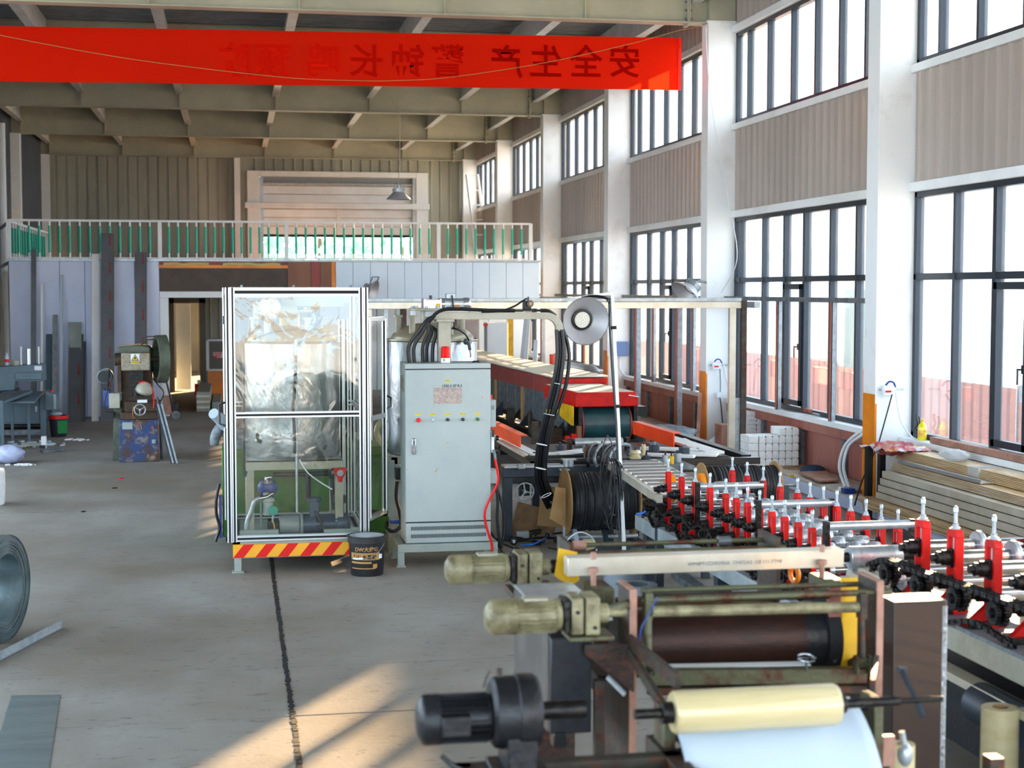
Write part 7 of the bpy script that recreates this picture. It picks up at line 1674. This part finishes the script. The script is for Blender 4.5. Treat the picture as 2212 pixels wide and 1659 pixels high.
part(lm, 'lower_cross_beam', MB().bar(Q(1400, 1492, YF1+.03), Q(1868, 1487, YF1+.05), .04, .03), M['rust'], bevel=.003)
hw_ = Q(1742, 1421, YF1-.02)
part(lm, 'handwheel', MB().torus(hw_, (0,-.25,1), .032, .0045, n=28).cyl(hw_, hw_+V((0,0,-.05)), .005, n=8).bar(hw_+V((-.03,0,0)), hw_+V((.03,0,0)), .008, .004), M['steel'])
# geared motors
def gmotor(u0, u1, u2, v, Y, r, lab):
    A_, B_, C_ = Q(u0, v, Y), Q(u1, v, Y), Q(u2, v, Y); z = A_.z
    A_, B_, C_ = [V((k.x, Y, z)) for k in (A_, B_, C_)]
    o = motor(lm, A_, B_, r, M['gear'], None, fins=20, name='geared_motor', frac=(.40, .93)); o['label'] = lab
    part(o, 'top_plate', MB().box(lerp(A_, B_, .5).x, lerp(A_, B_, .82).x, Y-.03, Y+.03, z+r*.9, z+r*1.05), M['tgrey'], bevel=.002)
    g = part(lm, 'gearbox', MB().box(B_.x+.004, B_.x+.025, Y-r*.9, Y+r*.9, z-r*.9, z+r*.95), M['dsteel'], bevel=.004)
    L = C_.x-B_.x
    g = part(lm, 'gearbox', MB().box(B_.x+.03, B_.x+.03+L*.28, Y-r*1.0, Y+r*1.0, z-r*1.0, z+r*1.1).box(B_.x+.034+L*.30, C_.x-.02, Y-r*1.0, Y+r*1.0, z-r*1.05, z+r*1.12), M['gear'], bevel=.007)
    part(g, 'output_boss', MB().cyl((C_.x-.02, Y, z), (C_.x+.02, Y, z), r*.55, n=20).cyl((C_.x+.02, Y, z), (C_.x+.09, Y, z), r*.25, n=12), M['gear'], bevel=.003)
    part(g, 'bolt', MB().cyl((B_.x+.05, Y-r*1.0, z+r*.3), (B_.x+.05, Y-r*1.12, z+r*.3), .007, n=6).cyl((C_.x-.04, Y-r, z-r*.6), (C_.x-.04, Y-r*1.12, z-r*.6), .007, n=6), M['dsteel'])
    part(g, 'foot', MB().box(B_.x+.02, C_.x+.03, Y-r*1.1, Y+r*1.1, z-r*1.35, z-r*1.1), M['rustg'], bevel=.004)
    return A_, B_, C_
A1, B1, C1 = gmotor(1048, 1210, 1300, 1334, 5.25, .063, 'nearer beige geared motor')
A0, B0, C0 = gmotor(962, 1098, 1176, 1231, 6.42, .064, 'farther beige geared motor')
part(lm, 'coupling_guard', MB().prism([(C0.x+.03, C0.z-.03), (C0.x+.05, C0.z+.09), (C0.x+.13, C0.z+.07), (C0.x+.14, C0.z-.05), (C0.x+.10, C0.z-.075)], 'y', 6.35, 6.36), M['yellow'], label='yellow coupling guard')
part(lm, 'coupling', MB().cyl((C0.x+.03, 6.42, C0.z), (XL, 6.42, C0.z), .03, n=18), M['dsteel'], bevel=.003)
part(lm, 'drive_shaft', MB().cyl((C1.x, 5.25, C1.z), (XL, 5.4, C1.z), .018, n=14), M['rustg'])
part(lm, 'motor_bracket', MB().box(B0.x+.0, XL, 6.3, 6.52, C0.z-.12, C0.z-.09).box(C0.x-.06, XL, 6.32, 6.5, .3, C0.z-.1), M['rust'], bevel=.003)
# bracket plate (triangular) under the nearer motor
b0, b1 = Q(1290, 1400, 5.3), Q(1362, 1400, 5.3)
part(lm, 'gusset_plate', MB().prism([(Q(1268, 0, 5.3).x, Q(1300, 1392, 5.3).z), (XL-.01, Q(1300, 1392, 5.3).z), (XL-.01, Q(1300, 1500, 5.3).z), (Q(1365, 0, 5.3).x, Q(1300, 1492, 5.3).z), (Q(1268, 0, 5.3).x, Q(1300, 1412, 5.3).z)], 'y', 5.3, 5.315), M['rust'], bevel=.002)
# sheet-metal housing between the motors
h0, h1, h2 = Q(1137, 1290, 5.85), Q(1187, 1380, 5.55), Q(1232, 1290, 5.55)
zt1 = 1.19
part(lm, 'sheet_housing', MB().box(h0.x-.0, XL-.06, 5.42, 6.12, zt1-.012, zt1), M['galv'], bevel=.003, label='galvanised sheet housing')
part(lm, 'housing_side', MB().box(h0.x+.0, h0.x+.012, 5.42, 6.12, zt1-.42, zt1-.012).box(h0.x, Q(1187, 0, 5.42).x, 5.42, 5.43, zt1-.42, zt1-.012), mat('grey_brown_sheet', '4a4642', .5, .3, c2='5c5752', scale=5), label='grey-brown housing side')
part(lm, 'black_cover', MB().box(Q(1187, 0, 5.38).x, Q(1277, 0, 5.38).x, 5.34, 5.40, Q(1230, 1578, 5.38).z, Q(1230, 1372, 5.38).z), mat('speckled_black_cover', '14161c', .35, c2='1e2128', scale=30), bevel=.004)
part(lm, 'cover_bracket', MB().box(Q(1195, 0, 5.36).x, Q(1225, 0, 5.36).x, 5.33, 5.40, Q(1210, 1610, 5.36).z, Q(1210, 1578, 5.36).z), M['blackplain'], bevel=.004)
part(lm, 'rust_post', MB().box(Q(1290, 0, 5.34).x, Q(1312, 0, 5.34).x, 5.33, 5.37, .3, Q(1300, 1470, 5.34).z), M['rust'], bevel=.002)
part(lm, 'light_strap', MB().bar(Q(1312, 1462, 5.28), Q(1350, 1500, 5.26), .03, .012), M['galv'])
# big black motor in front
Yb = 4.45
A2, B2, C2 = Q(900, 1556, Yb), Q(1058, 1556, Yb), Q(1172, 1556, Yb); zz = A2.z
A2, B2, C2 = [V((k.x, Yb, zz)) for k in (A2, B2, C2)]
o = motor(lm, A2, B2, .076, M['geard'], None, fins=22, name='large_motor', frac=(.30, .96)); o['label'] = 'large black motor'
part(o, 'terminal_box', MB().box(Q(949, 0, Yb-.08).x, Q(1014, 0, Yb-.08).x, Yb-.10, Yb-.06, Q(980, 1590, Yb-.08).z, Q(980, 1545, Yb-.08).z), M['geard'], bevel=.005)
g = part(lm, 'large_gearbox', MB().lathe([(0,0),(.090,0),(.105,.012),(.108,.03),(.108,.075),(.113,.08),(.113,.13),(.104,.145),(.06,.15),(0,.15)], V((B2.x, Yb, zz+.012)), (1,0,0), n=40), M['geard'])
part(g, 'foot', MB().box(B2.x+.04, B2.x+.13, Yb-.09, Yb+.09, zz-.16, zz-.02).box(B2.x-.0, B2.x+.17, Yb-.1, Yb+.1, zz-.17, zz-.15), M['geard'], bevel=.006)
part(g, 'output_shaft', MB().cyl((B2.x+.15, Yb, zz+.01), (Q(1268, 0, Yb).x, Yb, zz+.01), .028, n=18), M['dsteel'])
part(g, 'lifting_lug', MB().cyl((B2.x+.03, Yb, zz+.12), (B2.x+.03, Yb, zz+.145), .008, n=8).tube([(B2.x-.02, Yb, zz+.09), (B2.x-.01, Yb, zz+.12), (B2.x+.0, Yb, zz+.14)], .003), M['rust'])
part(lm, 'motor_cable', MB().tube([V((A2.x+.06, Yb-.1, zz-.08)), V((A2.x+.12, Yb-.12, zz-.12)), V((B2.x+.05, Yb-.12, zz-.16)), V((B2.x+.25, Yb-.1, zz-.2))], .008, smooth=5), M['hose'])
part(lm, 'base_frame', MB().box(B2.x-.10, XL-.05, Yb-.12, Yb-.06, zz-.235, zz-.172).box(B2.x-.10, XL-.05, Yb+.06, Yb+.12, zz-.235, zz-.172).box(B2.x-.10, B2.x-.04, Yb-.12, Yb+.12, 0, zz-.172).box(XL-.12, XL-.06, Yb-.12, Yb+.3, 0, zz-.172), M['rust'], bevel=.003)
part(lm, 'side_channel', MB().box(XL-.05, XL+.0, Yb+.1, YF1+.1, .55, .62), M['rustg'], bevel=.003)
[part(lm, 'front_post', MB().box(e_, e_+.05, Yb+.0, Yb+.06, 0, .9), M['rust'], bevel=.003) for e_ in (XL-.03, XR-.02)]
# inclined roll carrier on the left
part(lm, 'carrier_arm', MB().bar(V((XL-.02, YF1-.02, 1.12)), V((XL-.02, 4.72, 1.13)), .02, .05).bar(V((XL-.03, YF1-.02, 1.10)), V((XL-.0, 4.65, .92)), .02, .04), M['rust'], bevel=.002)
part(lm, 'carrier_arm', MB().bar(V((XR-.02, YF1-.02, 1.0)), V((XR-.28, 4.78, 1.06)), .02, .05), M['rust'], bevel=.002)
# film roll and its spindle
Yc = 4.5
f0, f1 = Q(1452, 1534, Yc), Q(1806, 1526, Yc); zf = (f0.z+f1.z)/2
fr_ = thing('film_roll', 'cream stretch film roll on a steel spindle across the machine front', 'roll', ((f0.x+f1.x)/2, Yc, zf-.07))
part(fr_, 'film', MB().lathe([(.035,.0),(.060,.0),(.066,.006),(.0665,.03),(.0665,f1.x-f0.x-.012),(.062,f1.x-f0.x),(.035,f1.x-f0.x),(.035,.0)], V((f0.x, Yc, zf)), (1,0,0), n=48), M['cream'])
part(fr_, 'spindle', MB().cyl((f0.x-.12, Yc, zf), (Q(1965, 0, Yc).x, Yc, zf), .016, n=18).cyl((Q(1965, 0, Yc).x, Yc, zf), (Q(2062, 0, Yc).x, Yc, zf), .009, n=14), M['dsteel'])
part(fr_, 'collar', MB().cyl((f0.x-.035, Yc, zf), (f0.x+.004, Yc, zf), .034, n=24), M['dsteel'], bevel=.002)
part(fr_, 'collar', MB().cyl((f1.x-.002, Yc, zf), (f1.x+.028, Yc, zf), .030, n=24), M['dsteel'], bevel=.002)
lvx = Q(1968, 0, Yc).x
part(lm, 'lever', MB().bar(Q(1946, 1447, Yc+.12), Q(1976, 1506, Yc+.02), .010, .016).bar(Q(1976, 1506, Yc+.02), Q(1994, 1548, Yc-.03), .010, .02).bar(Q(1940, 1445, Yc+.12), Q(1958, 1447, Yc+.12), .02, .014), M['navy'])
part(lm, 'guide_shaft', MB().cyl(V((XL-.04, 4.66, 1.035)), V((Q(1914, 0, 4.66).x, 4.66, 1.035)), .017, n=20), M['steel'])
part(lm, 'guide_shaft', MB().cyl(V((XL-.08, 4.75, .93)), V((Q(1914, 0, 4.66).x, 4.75, .93)), .012, n=16).cyl(V((XL-.08, 4.70, .90)), V((Q(1905, 0, 4.66).x, 4.70, .90)), .014, n=16), M['steel'])
part(lm, 'shaft_bearing', MB().box(Q(1912, 0, 4.6).x, Q(1932, 0, 4.6).x, 4.6, 4.72, .80, 1.07), M['rustg'], bevel=.004); part(lm, 'shaft_bearing', MB().box(XL-.1, XL-.06, 4.6, 4.72, .8, 1.07), M['rustg'], bevel=.004)
part(lm, 'valve_knob', MB().ball(Q(1955, 1630, 4.6), .025, sc=(1,1,1.6)).cyl(Q(1948, 1580, 4.6), Q(1955, 1620, 4.6), .01), M['galv'])
part(lm, 'pink_bracket', MB().box(Q(1932, 0, 4.6).x, Q(1960, 0, 4.6).x, 4.6, 4.63, Q(1940, 1655, 4.6).z, Q(1940, 1590, 4.6).z), M['pink'], bevel=.003)
# white sheet draping over the guide shaft
mb = MB(); nn = 16; xs0, xs1 = Q(1442, 0, 4.70).x, Q(1850, 0, 4.70).x
path_ = [(4.74, .99), (4.70, 1.050), (4.66, 1.056), (4.60, 1.045), (4.54, 1.015), (4.47, .965), (4.40, .88), (4.34, .76), (4.30, .60), (4.28, .42)]
pp = spline([V((0, a, b)) for a, b in path_], 4)
for p in pp:
    for i in range(nn+1):
        mb.v.append((xs0+(xs1-xs0)*i/nn, p.y, p.z+.0015*math.sin(i*1.3)))
mb.f = [(j*(nn+1)+i, j*(nn+1)+i+1, (j+1)*(nn+1)+i+1, (j+1)*(nn+1)+i) for j in range(len(pp)-1) for i in range(nn)]
o = solo('metal_sheet', mb, M['sheet'], 'smooth white sheet curving down over the shaft below the film roll', 'sheet', fix=False, ang=60)
sm = o.modifiers.new('s', 'SOLIDIFY'); sm.thickness = .0012
# brown carton standing behind on the right
c0, c1 = Q(1931, 1300, 5.62), Q(2046, 1300, 5.62)
bxo = thing('brown_carton', 'tall narrow brown taped carton standing behind the machine on the right', 'carton', ((c0.x+c1.x)/2, 5.7, 0))
part(bxo, 'body', MB().box(c0.x, c1.x, 5.62, 5.78, 0, 1.163), mat('dark_brown_carton', '2e1a10', .35, c2='25140c', scale=4, coat=.3), bevel=.004)
part(bxo, 'tape', MB().box(c1.x-.02, c1.x+.0005, 5.6165, 5.62, .2, 1.14), M['wrap'])
# standing film roll at the lower right
c = pz(2160, 1850, 0); cz_ = V((Q(2160, 1560, 6.2).x, 6.2, 0)); rr = .083
ht = Q(2160, 1527, 6.2).z
t = thing('standing_film_roll', 'cream film roll standing upright on the floor at the lower right', 'roll', cz_)
part(t, 'film', MB().lathe([(.035,.0),(rr,0),(rr,ht-.004),(rr-.004,ht),(.037,ht),(.035,ht-.01)], cz_, n=44), M['cream'])
part(t, 'core', MB().lathe([(.0375,ht+.001),(.033,ht+.001),(.033,.0),(.0375,0)], cz_, n=32), M['card'])
q = Q(1945, 1640, 5.0); t = thing('small_film_roll', 'short cream roll half hidden behind the machine corner', 'roll', (q.x, 5.05, 0))
part(t, 'film', MB().lathe([(.02,0),(.045,0),(.045,q.z+.04),(.02,q.z+.04)], (q.x+.03, 5.05, 0), n=28), M['cream'])

# ================================================================ FLOOR CLUTTER BETWEEN CABINET AND REEL
rnd = random.Random(9)
q = pz(1150, 1172, 0)
mb = MB()
for k in range(16):
    a = pz(rnd.uniform(1090, 1225), rnd.uniform(1150, 1185), rnd.uniform(.01, .08)); b_ = a+V((rnd.uniform(-.25, .25), rnd.uniform(-.15, .15), rnd.uniform(-.02, .05))); c = b_+V((rnd.uniform(-.2, .2), rnd.uniform(-.1, .1), 0))
    b_.z = max(.012, b_.z); c.z = .012
    mb.tube([a, b_, c], .009, n=6, smooth=5)
solo('cable_pile', mb, M['hose'], 'dark tangle of cables and hoses on the floor beside the cabinet', 'cables', kind='stuff')
for k, (u, v, m, lab) in enumerate(((1110, 1178, 'galv', 'small caster wheel lying at the left of the cable pile'), (1208, 1176, 'blackplain', 'black round motor end lying right of the cable pile'))):
    q = pz(u, v, 0); t = thing('caster', lab, 'caster', q); part(t, 'tyre', MB().torus(q+V((0,0,.04)), (.3,-1,.1), .028, .012), M['black']); part(t, 'hub', MB().cyl(q+V((-.004,-.015,.04)), q+V((.004,.02,.04)), .018, n=14), M[m])
solo('blue_hose', MB().tube([pz(1125, 1178, .03), pz(1150, 1176, .05), pz(1172, 1166, .06), pz(1190, 1156, .05)], .008, smooth=6), M['bluep'], 'thin bright blue hose across the cable pile', 'hose')
q = pz(1128, 1165, 0); solo('small_box', MB().obox(q+V((0,0,.04)), (.12, .08, .08)), M['cab'], 'small grey box behind the cable pile', 'box', bevel=.004)
solo('white_cable', MB().tube([pz(1222, 1205, .01), pz(1224, 1170, .12), pz(1250, 1150, .2), pz(1275, 1158, .15), pz(1288, 1180, .03), pz(1286, 1200, .01)], .007, smooth=6), M['cable'], 'white cable looping below the large reel', 'cable')
solo('blue_hose', MB().tube([px(1376, 1110, 3.2), px(1390, 1108, 3.22), px(1400, 1095, 3.25), px(1405, 1080, 3.28)], .009, smooth=6), M['bluep'], 'blue hose at the start of the chain drive', 'hose')
solo('reel_core', MB().lathe([(.04,0),(.06,0),(.06,.09),(.04,.09),(.04,0)], pz(1262, 1178, .05), (1,.2,0), n=20), M['cream'], 'cream reel core lying under the rack of the large reel', 'core')
# grey rolls on the floor behind the machine
for k, (u, v, r, h_, lab) in enumerate(((1375, 1262, .155, .24, 'nearer'), (1372, 1246, .15, .25, 'farther'))):
    c = pz(u, v, h_) + V((0, .0 if k == 0 else .36, 0)); c.z = 0
    t = thing('grey_strip_roll', lab+' grey strip roll standing on the floor behind the white square tube', 'roll', c, 'grey strip rolls')
    part(t, 'wound_strip', MB().lathe([(r*.55,0),(r,0),(r,h_),(r*.95,h_+.003),(r*.6,h_+.003),(r*.55,h_)], c, n=44), mat('grey_strip_%d' % k, '77828c', .4, .2))
for a, b_, lab in ((pz(1460, 1238, .12), pz(1560, 1310, .12), 'pale steel channel lying on the floor left of the roll former'), (pz(1375, 1190, .05), pz(1420, 1225, .05), 'short pale channel near the rack foot')):
    solo('steel_channel', MB().bar(a, b_, .10, .06), M['galvd'], lab, 'channel')
solo('white_plate', MB().add([pz(1330, 1210, .01), pz(1400, 1208, .01), pz(1455, 1232, .01), pz(1340, 1236, .01)]+[pz(1330, 1210, .0), pz(1400, 1208, .0), pz(1455, 1232, .0), pz(1340, 1236, .0)], [(0,1,2,3),(7,6,5,4),(0,4,5,1),(1,5,6,2),(2,6,7,3),(3,7,4,0)]), M['sheet'], 'white sheet lying on the floor behind the square tube', 'sheet')
